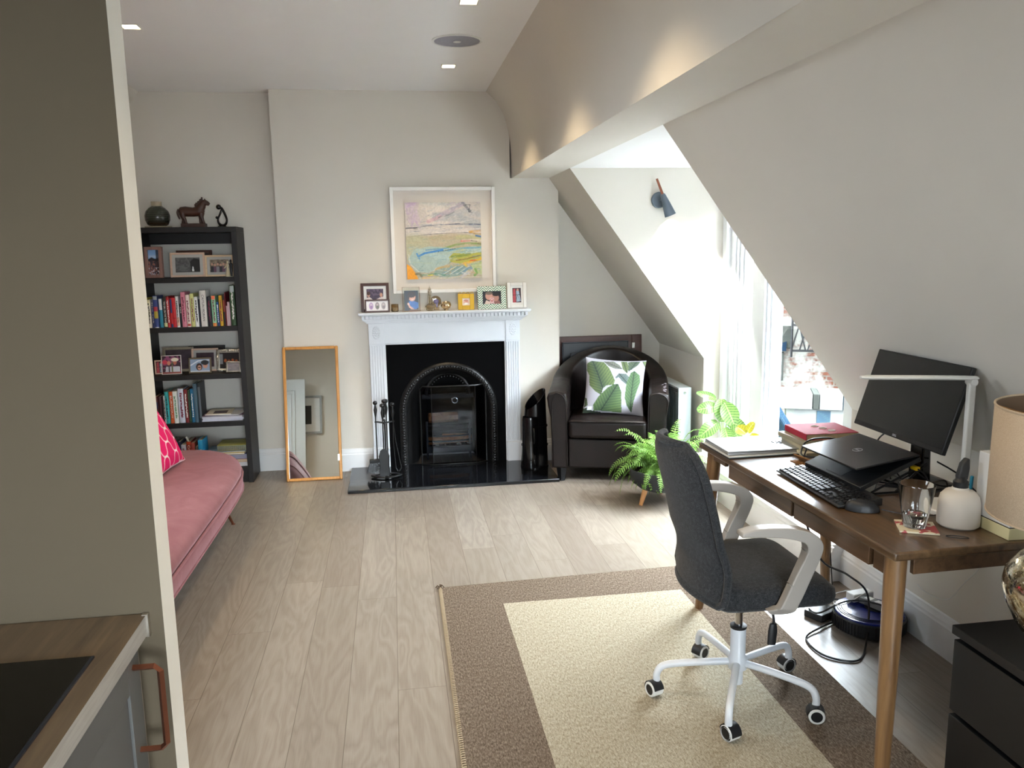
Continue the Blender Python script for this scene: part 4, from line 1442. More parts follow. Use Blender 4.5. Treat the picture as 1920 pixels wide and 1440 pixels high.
B2 = [
 (-1.639, 0.006, .202, '#b9a825', 'thin mustard book at the left end of the packed book row', None, None, []),
 (-1.628, 0.020, .189, '#e9dfcc', 'cream paperback second from the left on the packed book row', 'NOTES', 'ink_dark', [(.80, 1, '#efe6b8')]),
 (-1.606, 0.016, .193, '#28356b', 'navy New York guide with a grey top beside the cream paperback', 'New York', 'ink_white', [(.78, 1, '#5b6168')]),
 (-1.589, 0.029, .214, '#31427e', 'tall navy book with white edges and a yellow patch on its spine', None, None, [(.0, .03, '#dfe3ee'), (.30, .52, '#b8a83a'), (.52, .66, '#b83a44'), (.88, .985, '#9aa7a8')]),
 (-1.557, 0.022, .193, '#2b86a4', 'paperback with white upper and teal lower spine', None, None, [(.62, 1, '#e6e6ea'), (.12, .0, '#2b86a4')]),
 (-1.531, 0.025, .200, '#26261c', 'black-olive paperback with white title between teal and red books', 'THE GIRL ON THE TRAIN', 'ink_white', [(.03, .16, '#c9cf9a')]),
 (-1.506, 0.019, .208, '#b3262c', 'tall red book directly right of the black-olive paperback', 'IDENTITY', 'ink_white', [(.95, 1, '#8b2328')]),
 (-1.487, 0.015, .194, '#c02a30', 'narrow red book with a navy upper spine', None, None, [(.5, .98, '#27346a'), (0, .12, '#27346a')]),
 (-1.472, 0.024, .197, '#c9252c', 'plain bright red book before the white one with orange print', None, None, [(.3, .32, '#7a1a22')]),
 (-1.446, 0.018, .208, '#e3e4e8', 'white paperback with orange squiggles at the foot of its spine', 'LETTERS', 'ink_dark', [(.05, .32, '#e3b49c')]),
 (-1.427, 0.014, .156, '#14151a', 'short black book marked with a column of white squares', None, None, []),
 (-1.411, 0.029, .235, '#cf7f93', 'wide dusty pink hardback in the middle of the packed book row', 'SHE MUST BE', None, []),
 (-1.380, 0.024, .216, '#ecdcd4', 'white paperback with pink lettering right of the dusty pink hardback', 'GOOD ADVICE', None, [(.03, .10, '#c94f4a')]),
 (-1.354, 0.024, .223, '#cfcf85', 'pale lime yellow hardback', 'STORIES', None, []),
 (-1.327, 0.024, .201, '#eceef0', 'white paperback with bold black word on the spine', 'BRAIN', 'ink_dark', []),
 (-1.302, 0.010, .185, '#1a2030', 'thin dark paperback squeezed left of the widest white hardback', None, None, []),
 (-1.289, 0.041, .243, '#d9d6d2', 'widest off-white hardback with large black and red spine letters', 'CAITLIN MORAN', 'ink_dark', []),
 (-1.244, 0.025, .200, '#171b26', 'black paperback with faint grey title right of the widest white hardback', 'THE LAST ONE', None, []),
 (-1.216, 0.027, .206, '#8cc3a0', 'mint green paperback with orange ends', 'MINT', None, [(.88, 1, '#e06a48'), (0, .11, '#e0803c')]),
 (-1.186, 0.014, .162, '#24589e', 'short blue paperback between mint and mustard books', 'BLUE', 'ink_white', [(.0, .14, '#26386e')]),
 (-1.168, 0.022, .206, '#c69a1a', 'mustard yellow paperback near the right of the packed row', 'CLASSIC', None, []),
 (-1.144, 0.013, .213, '#2a2222', 'black paperback with an orange streak right of the mustard one', None, None, [(.45, .82, '#94442e')]),
 (-1.130, 0.006, .227, '#7b1f2c', 'thin tall dark red book near the right end of the packed row', None, None, []),
 (-1.123, 0.007, .135, '#dcc4c8', 'thinnest short pale pink booklet near the right end', None, None, []),
 (-1.115, 0.016, .162, '#c9aab4', 'short pale pink notebook beside the tall green book', None, None, []),
 (-1.095, 0.032, .272, '#33502f', 'tallest dark green book with a silver top at the right end of the packed row', 'THE GARDEN', 'ink_white', [(.84, .99, '#aeb6bc')]),
]
M['ink_plum'] = flat_mat('#7a2b44')
for (x, w, h, c, lab, words, ink, ex) in B2:
    book(x, w * .96, h, SH[1], c, lab, words, ink or 'ink_plum', [e for e in ex if e[1] > e[0]], group='books on the packed second shelf')
for i in range(4):   # white squares on the short black spine
    pass
b4 = [
 (-1.640, 0.024, .190, '#5a1f28', 'dark maroon book at the far left of the shelf with the magazines', None, None, [(.55, .8, '#1e2450')]),
 (-1.612, 0.019, .188, '#4a2430', 'brown-plum book beside the maroon book, second in the magazine shelf row', None, None, []),
 (-1.591, 0.010, .151, '#241a22', 'short thin black book before the white paperback', None, None, []),
 (-1.580, 0.012, .192, '#e2e4ea', 'thin white paperback left of the turquoise book', 'ATLAS', 'ink_dark', []),
 (-1.568, 0.023, .221, '#33b5bd', 'turquoise book left of the orange one', 'WONDER', 'ink_dark', []),
 (-1.543, 0.024, .219, '#d2581e', 'bright orange book with a pale title', 'BURNOUT', 'ink_white', []),
 (-1.516, 0.029, .223, '#e4e7e4', 'white book with green lettering right of the orange book', 'HOW TO TELL', 'ink_green', []),
 (-1.483, 0.037, .238, '#c7ccdd', 'wide pale lilac-grey book in the middle of the magazine shelf row', 'ESSAYS', None, []),
 (-1.444, 0.024, .230, '#7d1f24', 'dark red book with small pale title right of the lilac-grey one', 'A SHORT HISTORY', 'ink_white', []),
 (-1.418, 0.013, .226, '#2f4a34', 'narrow dark green book beside the dark red one', None, None, []),
 (-1.403, 0.021, .234, '#1f6f9a', 'blue book just left of the two tall slate volumes', 'OCEANS', 'ink_white', []),
 (-1.379, 0.022, .269, '#4a6678', 'tall slate blue volume, left of the pair before the magazines', None, None, []),
 (-1.354, 0.018, .272, '#232a30', 'tall charcoal volume with a mottled grey spine next to the magazines', None, None, [(.1, .9, '#59626c')]),
]
M['ink_green'] = flat_mat('#4f8f5a')
for (x, w, h, c, lab, words, ink, ex) in b4:
    book(x, w * .96, h, SH[3], c, lab, words, ink or 'ink_plum', ex, group='books on the magazine shelf')
b5 = [
 (-1.560, 0.022, .20, '#8f8a84', 'grey book behind the pink cushion on the lowest shelf', None, None, []),
 (-1.535, 0.021, .172, '#d5cfc4', 'cream paperback partly behind the pink cushion', None, None, []),
 (-1.510, 0.020, .194, '#232d55', 'navy book between the cream and lilac ones', None, None, []),
 (-1.488, 0.031, .171, '#c3c8e2', 'pale lilac book left of the brick red one', 'NOTES', None, []),
 (-1.455, 0.031, .190, '#8f2a22', 'brick red book with a large white title and a paper tab on top', 'Creative B', 'ink_white', [(.9, 1, '#c0401e')]),
 (-1.423, 0.023, .182, '#9a4038', 'plain terracotta book right of the titled red one', None, None, []),
 (-1.399, 0.017, .152, '#4a4440', 'short brown-grey book before the bright blue one', None, None, []),
 (-1.378, 0.033, .198, '#2596cc', 'bright sky blue book with a white ring emblem', None, None, []),
]
for (x, w, h, c, lab, words, ink, ex) in b5:
    o = book(x, w * .96, h, SH[4], c, lab, words, ink or 'ink_plum', ex, tsize=.02, group='books on the lowest shelf')
    if 'ring emblem' in lab:
        b = MB(); b.tube([(.010 * cos(2 * pi * i / 20) , -.003, .115 + .016 * sin(2 * pi * i / 20)) for i in range(20)], .0014, 5, closed=True); b.build('emblem', 'ink_white', o)
    if 'paper tab' in lab:
        b = MB(); b.tube([(-.006, .03, h - .01), (-.008, .02, h + .015), (-.014, .02, h + .03), (-.018, .015, h + .022)], .006, 6, smooth=4, flat=(.2, 1)); b.build('paper_tab', 'white', o)
# small white squares on the black spine
for o in list(COL.objects):
    if o.get('label', '').startswith('short black book marked'):
        b = MB()
        for i in range(4):
            b.cbox(.002, -.0028, .098 + i * .011, .005, .001, .006)
        b.build('spine_squares', 'ink_white', o)

# flat stacks
def slab(name, label, cat, x, y, z, w, d, h, col, page='#d9d6cf', rz=0, group=None):
    t = thing(name, label, cat, (x, y, z), rotz=radians(rz), group=group)
    b = MB(); b.box(-w / 2, w / 2, -d / 2, d / 2, h - .0012, h); b.box(-w / 2, w / 2, -d / 2, d / 2, 0, .0012)
    b.build('cover', flat_mat(col), t)
    b = MB(); b.box(-w / 2 + .001, w / 2 - .001, -d / 2 + .001, d / 2 - .001, .0012, h - .0012); b.build('pages', flat_mat(page), t)
    return t
z = SH[3] + .0005
g = 'magazines stacked on the fourth shelf'
for i, (h, c, pg, rz, dx, lab) in enumerate(((.010, '#d5d8e6', '#c8cbdc', 0, 0, 'lowest white magazine in the shelf stack'), (.011, '#dfe0ea', '#cfd0e0', 1, .002, 'second lowest white magazine in the shelf stack'), (.010, '#e3e2e8', '#d5d3de', -1, -.001, 'third magazine up in the shelf stack, white edged'), (.006, '#5a3a4c', '#b8b4c0', 2, -.004, 'thin plum magazine just under the loose top ones'), (.006, '#c9cbd4', '#d8d8e0', -9, .012, 'crooked pale magazine with curled edge second from the top'))):
    slab('magazine', lab, 'magazine', -1.202 + dx, 5.83, z, .272 if abs(rz) < 5 else .235, .21, h, c, pg, rz, g); z += h + .0006
t = slab('magazine', 'topmost magazine of the shelf stack, cream with a dark portrait panel', 'magazine', -1.230, 5.82, z, .165, .21, .006, '#d6cfc0', '#e0dcd4', 3, g)
b = MB(); b.box(-.04, .05, -.08, .02, .006, .0066); b.build('cover_picture', flat_mat('#3c2430'), t)
z = SH[4] + .0005
g = 'books lying flat on the lowest shelf'
for (h, c, pg, rz, dx, w, lab) in ((.028, '#d8dbe2', '#d2d4da', 0, 0, .20, 'white box file lying at the bottom of the lowest shelf stack'), (.022, '#a8442c', '#c8b49a', 0, .002, .20, 'red and yellow book lying on the white box file'), (.034, '#232f7c', '#8f90a8', 1, 0, .20, 'thick royal blue book lying in the lowest shelf stack'), (.012, '#d3b436', '#dcd8cc', -2, -.012, .20, 'yellow edged folder lying under the spiral notebook')):
    slab('book', lab, 'book', -1.155 + dx, 5.82, z, w, .20, h, c, pg, rz, g); z += h + .0006
slab('notebook', 'pale blue exercise book jutting out left under the spiral pad', 'notebook', -1.200, 5.83, z, .26, .2, .008, '#8fb0c4', '#d8d8d0', 2, g); z += .0086
t = thing('spiral_notebook', 'grey-green spiral notebook with a yellow cover on top of the lowest shelf stack', 'notebook', (-1.155, 5.82, z))
b = MB(); b.box(-.10, .094, -.085, .10, .003, .040); b.build('pages', flat_mat('#9aa08c'), t)
b = MB(); b.box(-.10, .094, -.085, .10, .040, .042); b.build('cover', flat_mat('#b0ad50'), t)
b = MB()
for i in range(24):
    x = -.095 + i * .0078
    b.tube([(x + .0015 * (k % 2), -.088 + .012 * cos(2 * pi * k / 10), .021 + .019 * sin(2 * pi * k / 10)) for k in range(10)], .0011, 4, closed=True)
b.build('spiral_binding', 'chrome', t)

# frames on the shelves
def P_town():
    c = Canvas(36, 60, '#3a3440', 11); c.rect(0, 0, 1, .38, '#7fa8d8'); c.rect(0, .18, 1, .36, '#c8d4e0', .6, .1); c.stroke([(0, .42), (.3, .34), (.6, .40), (1, .36)], .06, '#2a2c34'); c.blend((c.noise(14) > .5) * (c.y > .45).astype(float), '#a06a5c', .8); c.rect(.7, 0, 1, 1, '#1c1a22', .8); c.blend((c.noise(20) > .62) * (c.y > .7).astype(float), '#d8d0d8', .9); return c
M['mauve_wood'] = wood('mauve_brown_frame', '#7a5a52', '#8d6a60', 'Z', 1, 0.45, 50)
frame('mauve-brown upright photo frame at the left of the top shelf', (-1.563, 5.745, SH[0] + .001), .112, .205, .020, 'mauve_wood', P_town(), 3, -4, d=.035)
def P_cave():
    c = Canvas(60, 40, '#6a6a6a', 12); c.blend(c.noise(10, 1.5), '#3a3a3c', .8); c.poly([(.62, .95), (.60, .3), (.75, .05), (.98, .15), (1, .95)], '#1c1c1e'); c.poly([(.66, .95), (.69, .62), (.72, .60), (.76, .95)], '#e8e8e8'); c.rect(0, .92, 1, 1, '#3e3e3e'); return c
frame('brown backing frame standing behind the pale pink frame with the black and white photo', (-1.345, 5.90, SH[0] + .001), .235, .180, .02, 'dark_wood', P_plain(), 8, 2)

M['mount_grey'] = paint('grey_mount_board', '#b5b2ac', 0.9, 0.01)
frame('pale pink wood frame with a grey mounted black and white photo', (-1.362, 5.775, SH[0] + .001), .222, .165, .013, 'pale_wood', P_cave(), 9, 4, .020, 'mount_grey')
def P_group():
    c = Canvas(56, 40, '#4a3f3a', 13); c.blend(c.noise(9), '#c0b094', .6)
    for i in range(6):
        x = .12 + i * .15; c.ell(x, .38 + .05 * (i % 2), .055, .10, '#c89884'); c.poly([(x - .08, 1), (x - .07, .55), (x + .07, .55), (x + .08, 1)], ('#2a2a34', '#6b4a5c', '#8f8a90')[i % 3])
    return c
M['pale_oak'] = wood('pale_oak_frame', '#cfae84', '#dfc39c', 'X', 1, 0.5, 50)
frame('pale oak frame with a group photo behind the cake topper couple', (-1.158, 5.78, SH[0] + .001), .182, .145, .012, 'pale_oak', P_group(), 8, 3, .018, 'mount_grey')
t = thing('wedding_figurine', 'tiny bride and groom figurine at the right end of the top shelf', 'figurine', (-1.084, 5.735, SH[0] + .001))
M['ivory_dress'] = paint('ivory_ceramic', '#c9bd9c', 0.4, 0.05)
b = MB(); b.lathe([(.018, 0), (.012, .03), (.006, .062), (.009, .078), (.004, .088), (.0075, .096), (.006, .104), (0, .109)], (-.012, 0, 0), 12); b.tube([(-.015, 0, .08), (-.026, -.006, .064), (-.034, -.01, .056)], .003, 6); b.build('bride', 'ivory_dress', t)
b = MB(); b.lathe([(.007, 0), (.008, .03), (.009, .06), (.0115, .085), (.004, .094), (.0075, .102), (.006, .111), (0, .115)], (.010, .004, 0), 12); b.build('groom', 'black', t)
b = MB(); b.lathe([(.026, 0), (.026, .002), (0, .002)], (0, 0, -.0005), 16); b.build('foot', 'ivory_dress', t)
# third shelf
def P_two():
    c = Canvas(44, 44, '#3c2234', 14); c.blend((c.noise(12) > .55).astype(float), '#9a4f78', .8); c.ell(.16, .35, .14, .12, '#c83f52'); c.ell(.36, .40, .09, .12, '#d08a70'); c.ell(.68, .38, .09, .12, '#b87058'); c.ell(.68, .22, .20, .10, '#e6e0cc'); c.poly([(.15, 1), (.2, .6), (.5, .6), (.52, 1)], '#b9bcc8'); c.poly([(.55, 1), (.58, .6), (.92, .6), (.95, 1)], '#c4c6d0'); c.rect(.33, .58, .40, .9, '#22202c'); c.rect(.5, .3, .56, 1, '#5c7a40', .7); c.rect(0, .88, 1, 1, '#8a4a44'); return c
def P_car():
    c = Canvas(54, 38, '#8fa6c4', 15); c.stroke([(0, .5), (.4, .15), (1, .1)], .05, '#dfe6ee'); c.ell(.45, .6, .16, .28, '#3a2420'); c.ell(.46, .66, .09, .18, '#cf9c86'); c.ell(.76, .48, .12, .24, '#c89480'); c.ell(.74, .28, .20, .18, '#2a2c34'); c.rect(.38, .60, .52, .68, '#1a1618'); c.rect(.7, .42, .84, .48, '#22202a'); c.rect(.0, .9, 1, 1, '#dfe2e6', .7); return c
Z3 = SH[2] + .001
def P_dark():
    c = Canvas(30, 22, '#33262e', 16); c.blend(c.noise(6), '#53404c', .6); return c
M['silver_wood'] = paint('tarnished_gilt', '#8d8470', 0.4, 0.15, 30, metal=.5)
frame('large tarnished silver-brown frame at the back left of the third shelf', (-1.50, 5.885, Z3), .205, .172, .018, 'silver_wood', P_dark(), 8, 3)
frame('thin black frame rising behind the peach frame on the third shelf', (-1.315, 5.935, Z3), .250, .172, .010, 'black', P_plain(), 4, 0)
frame('small wooden frame with a reddish photo at the far left of the third shelf', (-1.600, 5.80, Z3), .072, .096, .008, 'pale_wood', P_dance(), 5, 6)
frame('square white edged frame of a couple in hats on the third shelf', (-1.518, 5.765, Z3), .128, .130, .004, 'picture_white', P_two(), 9, 4)
frame('peach frame with grey mount behind the bronze frame on the third shelf', (-1.318, 5.865, Z3), .180, .160, .012, 'pale_wood', P_dark(), 8, -3, .018, 'mount_grey')
M['bronze'] = paint('bronze_frame', '#6f6552', 0.4, 0.1, metal=.4)
frame('low bronze frame of two people in sunglasses at the centre of the third shelf', (-1.331, 5.765, Z3), .150, .108, .010, 'bronze', P_car(), 8, -2)
def ornate(label, loc, w, h, rr, cv, lean, nb):
    t = frame(label, loc, w, h, rr, 'silver', cv, lean, -3, d=.012)
    b = MB(); random.seed(int(w * 1000))
    per = 2 * (w + h)
    for i in range(nb):
        s_ = per * i / nb
        if s_ < w: p = (-w / 2 + s_, 0)
        elif s_ < w + h: p = (w / 2, s_ - w)
        elif s_ < 2 * w + h: p = (w / 2 - (s_ - w - h), h)
        else: p = (-w / 2, h - (s_ - 2 * w - h))
        b.sphere((p[0] * .97, -.009, min(max(p[1], rr * .4), h)), rr * random.uniform(.45, .75), 7, 5, (1, .8, 1))
        b.tube([(p[0], -.012, p[1] + rr * .3), (p[0] * .93, -.016, p[1] * .95 + h * .03), (p[0] * .9, -.010, p[1] * .9 + h * .05)], rr * .22, 5)
    b.build('scrollwork', 'silver', t)
def P_night():
    c = Canvas(40, 34, '#160e12', 17)
    for i in range(4):
        c.ell(.3 + i * .18, .5 + .06 * (i % 2), .07, .11, '#a0552e')
    c.rect(0, .1, .18, .7, '#8a8f94', .8); return c
def P_grey():
    c = Canvas(30, 22, '#77757c', 18); c.blend(c.noise(6), '#a59a9a', .7); return c
ornate('ornate silver scrollwork frame at the right of the third shelf', (-1.145, 5.815, Z3 + .004), .165, .142, .016, P_night(), 8, 46)
ornate('smallest silver beaded frame in front of the ornate silver one', (-1.107, 5.745, Z3 + .004), .094, .070, .008, P_grey(), 8, 44)

# on top of the bookcase
ZT = 1.7635
M['stoneware'] = paint('stoneware_clay', '#a89b82', 0.7, 0.06)
def glaze():
    t = NT('dark_glaze')
    tc = t.add('ShaderNodeTexCoord'); sx = t.add('ShaderNodeSeparateXYZ'); t.link(tc.outputs['Object'], sx.inputs[0])
    n = t.noise(tc.outputs['Object'], 25, 3)
    z = t.math('ADD', sx.outputs[2], t.math('MULTIPLY', n, .006))
    w = t.add('ShaderNodeTexWave', bands_direction='Z'); w.inputs['Scale'].default_value = 22; w.inputs['Distortion'].default_value = 1; t.link(tc.outputs['Object'], w.inputs['Vector'])
    c = t.ramp(t.math('DIVIDE', z, .15), [(.18, '#3a2416'), (.32, '#22241e'), (.80, '#2f342c')])
    t.base(t.mix(t.math('MULTIPLY', w.outputs['Fac'], .35), c, '#4d5146')); t.set(Roughness=.22); return t.m
M['glaze'] = glaze()
t = thing('stoneware_vase', 'round dark glazed vase with pale neck on top of the bookcase', 'vase', (-1.540, 5.82, ZT))
b = MB(); b.lathe([(.050, .012), (.066, .022), (.079, .050), (.080, .080), (.072, .108), (.052, .130), (.033, .143)], seg=40); b.build('body', 'glaze', t)
b = MB(); b.lathe([(.033, .142), (.032, .160), (.034, .172), (.029, .172), (.028, .145)], seg=32, cap=False); b.build('neck', 'stoneware', t)
t2 = MB(); t2.lathe([(.075, 0), (.085, .004), (.086, .010), (.070, .0105), (0, .0105)], seg=40)
solo(t2, 'saucer', 'stoneware', 'pale clay saucer under the round vase on the bookcase', 'saucer', (-1.540, 5.82, ZT))
M['carved_wood'] = wood('carved_dark_wood', '#2e1a12', '#47291c', 'X', 1, 0.4, 60, 0.3)
t = thing('carved_horse', 'carved dark wooden horse with cropped mane on a block atop the bookcase', 'sculpture', (-1.308, 5.82, ZT))
b = MB(); b.box(-.080, .078, -.030, .030, 0, .026); b.build('plinth', 'carved_wood', t, bevel=.002)
b = MB()
b.tube([(-.088, 0, .100), (-.078, 0, .104), (-.050, 0, .106), (0, 0, .102), (.040, 0, .108), (.060, 0, .114), (.072, 0, .116)], [.018, .032, .034, .031, .034, .028, .012], 16)
b.tube([(.040, 0, .118), (.058, 0, .142), (.070, 0, .166), (.078, 0, .172)], [.032, .027, .020, .010], 14)
b.tube([(.064, 0, .170), (.080, 0, .166), (.098, 0, .157), (.108, 0, .150)], [.014, .018, .0145, .010], 12)
for (x, y, pts) in ((-.074, .018, (-.070, -.076)), (-.066, -.018, (-.052, -.050)), (.044, .017, (.040, .040)), (.054, -.017, (.060, .064))):
    b.tube([(x, y * .7, .095), (x * .98, y, .070), (pts[0], y, .050), (pts[1], y, .032), (pts[1] + .004, y, .022)], [.022, .016, .010, .010, .013], 10)
body = b.build('body', 'carved_wood', t)
md = body.modifiers.new('merge', 'REMESH'); md.mode = 'VOXEL'; md.voxel_size = .0028; md.use_smooth_shade = True
md = body.modifiers.new('soften', 'SMOOTH'); md.iterations = 4; md.factor = .6
b = MB()
for i in range(8):
    k = i / 7
    b.cbox(.016 + .046 * k, 0, .146 + .042 * k - .003 * sin(pi * k), .010, .010, .018 + .006 * (i % 2))
b.build('mane', 'carved_wood', t, bevel=.002, weld=False)
for s_ in (1, -1):
    b = MB(); b.lathe([(.005, 0), (.004, .010), (0, .020)], (.080, s_ * .008, .172), 8); b.build('ear', 'carved_wood', t)
b = MB(); b.tube([(-.094, 0, .122), (-.101, 0, .10), (-.097, 0, .075), (-.090, 0, .055)], [.007, .008, .007, .004], 8, smooth=3); b.build('tail', 'carved_wood', t)
t = thing('abstract_figure', 'small black abstract figurine of looping mother and child at the right of the bookcase top', 'sculpture', (-1.128, 5.82, ZT))
b = MB()
b.tube([(-.004, 0, .128), (.006, 0, .125), (.024, 0, .085), (.034, 0, .045), (.022, 0, .018), (0, 0, .010), (-.020, 0, .028), (-.022, 0, .055), (-.006, 0, .090), (.006, 0, .118)], [.006, .008, .0085, .007, .008, .010, .008, .0065, .007, .008], 10, smooth=5)
b.sphere((-.014, 0, .134), .0175, 14, 10)
b.tube([(-.006, 0, .092), (-.016, 0, .070), (-.026, 0, .062)], .0055, 8, smooth=3)
b.sphere((-.030, 0, .064), .0095, 12, 8)
b.build('figures', 'black_gloss', t)
b = MB(); b.lathe([(.030, 0), (.028, .007), (.014, .012), (0, .012)], seg=24, M4=Matrix.Diagonal((1, .7, 1, 1))); b.build('base', 'black_gloss', t)

# ================================================================ sofa and pink cushion
def velvet():
    t = NT('dusty_pink_velvet')
    v = t.coord()
    n = t.noise(v, 6, 5, 0.6, 0.8)
    t.base(t.ramp(n, [(0.3, '#7d5055'), (0.6, '#8b5f64'), (0.8, '#9a7075')]))
    t.set(Roughness=0.7)
    t.b.inputs['Sheen Weight'].default_value = 0.5
    t.b.inputs['Sheen Roughness'].default_value = 0.35
    t.b.inputs['Sheen Tint'].default_value = srgb('#e6bcc6')
    t.b.inputs['Specular IOR Level'].default_value = 0.15
    t.bump(t.noise(v, 40, 3), 0.05, 0.01)
    return t.m
M['velvet'] = velvet()
t = thing('sofa', 'dusty pink velvet sofa with a rounded end and slim copper legs', 'sofa', (-1.35, 3.6, 0.0))
def sofa_outline(off=0.0):
    pts = []
    XF, XB, YE = -.872 + off, -1.86 - off, 5.07 + off
    pts.append((XF - .03, 2.05)); pts.append((XF - .018, 2.9)); pts.append((XF, 4.0)); pts.append((XF, 4.40))
    for k in range(1, 10):
        a = pi / 2 * k / 9
        pts.append((XF - .34 + .34 * cos(a), 4.46 + (YE - 4.46) * sin(a)))
    pts.append((XB + .3, YE)); pts.append((XB, YE - .25)); pts.append((XB, 2.05))
    return pts
def cushion_mesh(b, rings):
    prev = None
    for off, z in rings:
        pts = sofa_outline(off)
        cur = [b.v(x, y, z) for x, y in pts]
        if prev:
            n = len(cur)
            for i in range(n):
                j = (i + 1) % n
                b._f([prev[i], prev[j], cur[j], cur[i]])
        else:
            b._f(cur[::-1])
        prev = cur
    b._f(prev)
b = MB(); cushion_mesh(b, [(-.06, .235), (-.02, .245), (-.002, .27), (0, .32), (-.004, .338), (-.016, .345)]); wb(b, 'base_shell', 'velvet', t, angle=60)
b = MB(); cushion_mesh(b, [(-.02, .350), (-.006, .356), (-.004, .372), (-.012, .392), (-.045, .410), (-.12, .420), (-.25, .424)]); wb(b, 'seat_cushion', 'velvet', t, angle=70)
b = MB(); b.tube([(x, y, .349) for x, y in sofa_outline(0.0)], .006, 8, closed=True); b.tube([(x, y, .272) for x, y in sofa_outline(0.0)], .0045, 8, closed=True); wb(b, 'piping', 'velvet', t)
b = MB()
b.grid(12, 10, lambda u, v: (-1.62 - .10 * v + .04 * sin(pi * v) * 1, 2.05 + 2.75 * u, .40 + .40 * v - .05 * (1 - sin(pi * min(max(u, 0), 1)) ** .3)))
wb(b, 'backrest', 'velvet', t, solid=.14, bevel=.03, bseg=4)
for (x, y, dx, dy) in ((-.991, 4.793, .05, -.12), (-.991, 2.35, .05, .12), (-1.70, 4.78, -.05, -.1), (-1.70, 2.35, -.05, .1)):
    b = MB(); b.tube([(x, y, 0), (x - dx * .4 - .01, y + dy * .5, .12), (x - dx * .8 - .02, y + dy, .245)], [.0075, .010, .014], 10); b.lathe([(.012, 0), (.012, .004), (0, .004)], (x, y, 0), 12)
    wb(b, 'leg', 'copper', t)

def pillow(name, label, cat, loc, rot, w, h, thick, cvs, mat, back, pinch=.04, piping=None, group=None, nose=1.0):
    t = thing(name, label, cat, loc, rot=rot, group=group)
    def fn(sgn):
        def f(u, v):
            a, c = 2 * u - 1, 1 - 2 * v
            e = (1 - abs(a) ** 2.4) * (1 - abs(c) ** 2.4)
            pin = 1 - pinch * (1 - abs(a) ** 2) * 1.0
            pin2 = 1 - pinch * (1 - abs(c) ** 2) * 1.0
            return (a * w / 2 * pin2, sgn * thick / 2 * max(e, 0) ** .55, h / 2 + c * h / 2 * pin)
        return f
    canvas_mesh('front', cvs, fn(-1), mat, t)
    b = MB(); b.grid(40, 40, fn(1)); b.build('back', back, t)
    if piping:
        f = fn(0)
        pts = [f(i / 20, 0) for i in range(20)] + [f(1, i / 20) for i in range(20)] + [f(1 - i / 20, 1) for i in range(20)] + [f(0, 1 - i / 20) for i in range(20)]
        b = MB(); b.tube(pts, .004, 6, closed=True); b.build('piping', piping, t)
    return t
def trellis():
    c = Canvas(110, 110, '#f00a70', 21)
    k = 3.0
    def wig(x, y):
        return
    u = c.x * k; v = c.y * k
    w = .10 * np.sin(2 * pi * (u + v)) ; w2 = .10 * np.sin(2 * pi * (u - v))
    d1 = np.abs(((u + v + w2) % 1) - .5); d2 = np.abs(((u - v + w) % 1) - .5)
    m = np.clip(1 - np.minimum(d1, d2) / .055, 0, 1)
    c.blend(np.clip(m * 2, 0, 1), '#ffd9e6', .95)
    dd = np.hypot(d1, d2); c.blend((dd < .10).astype(float), '#fff0f4', .9)
    return c
pillow('cushion', 'hot pink cushion with a white trellis pattern on the pink sofa', 'cushion', (-1.235, 4.50, .430), (radians(-27), 0, radians(84)), .42, .42, .13, trellis(), 'textile', flat_mat('#d8106a', .9), .05, flat_mat('#e8c8d4', .9))

# ================================================================ kitchen corner
M['worktop'] = None
def worktop():
    t = NT('oak_laminate_worktop')
    tc = t.add('ShaderNodeTexCoord')
    mp = t.add('ShaderNodeMapping'); mp.inputs['Scale'].default_value = (45, 3.2, 45); t.link(tc.outputs['Object'], mp.inputs['Vector'])
    n = t.noise(mp.outputs['Vector'], 1, 7, .62, .5)
    mp2 = t.add('ShaderNodeMapping'); mp2.inputs['Scale'].default_value = (10, 1.2, 10); t.link(tc.outputs['Object'], mp2.inputs['Vector'])
    n2 = t.noise(mp2.outputs['Vector'], 1, 3)
    t.base(t.mix(t.ramp(n2, [(.35, 0.), (.65, .5)]), t.ramp(n, [(.3, '#4c4033'), (.55, '#6c5c48'), (.75, '#7e6c55')]), '#5d5040')); t.set(Roughness=.45); t.bump(n, .15, .001); return t.m
M['worktop'] = worktop()
M['worktop_edge'] = wood('pale_worktop_edge', '#7c7871', '#96918a', 'Y', 1, .45, 60)
t = thing('kitchen_worktop', 'wood grained kitchen worktop with a pale front edge in the bottom left corner', 'worktop', (-1.0, .5, .866))
b = MB(); b.box(-1.40, -.490, -.6, 1.542, .866, .905)
o = wb(b, 'slab', ['worktop', 'worktop_edge'], t)
for p in o.data.polygons:
    if p.normal.x > .5: p.material_index = 1
b = MB(); b.box(-.497, -.486, 1.532, 1.544, .862, .907); wb(b, 'metal_end_cap', 'silver', t)
hob_mat = paint('black_ceramic_glass', '#070604', 0.12, 0.1, spec=.3)
t = thing('induction_hob', 'black ceramic hob set into the wooden worktop', 'hob', (-.83, 1.09, .9055))
b = MB(); b.box(-.30, .297, -.30, .286, 0, .004); b.build('glass_plate', hob_mat, t, bevel=.0015)
M['hob_trim'] = paint('hob_bevel', '#3c4250', 0.25, 0.05, metal=.7)
b = MB(); b.box(.297, .302, -.30, .286, 0, .0036); b.build('edge_trim', 'hob_trim', t)
M['cabinet'] = paint('slate_grey_cabinet_paint', '#4a4a48', 0.5, 0.02)
t = thing('kitchen_cabinet', 'slate grey shaker base cabinet under the worktop', 'cabinet', (-.9, .9, 0))
b = MB(); b.box(-1.38, -.520, -.6, 1.505, .10, .865); wb(b, 'body', 'cabinet', t)
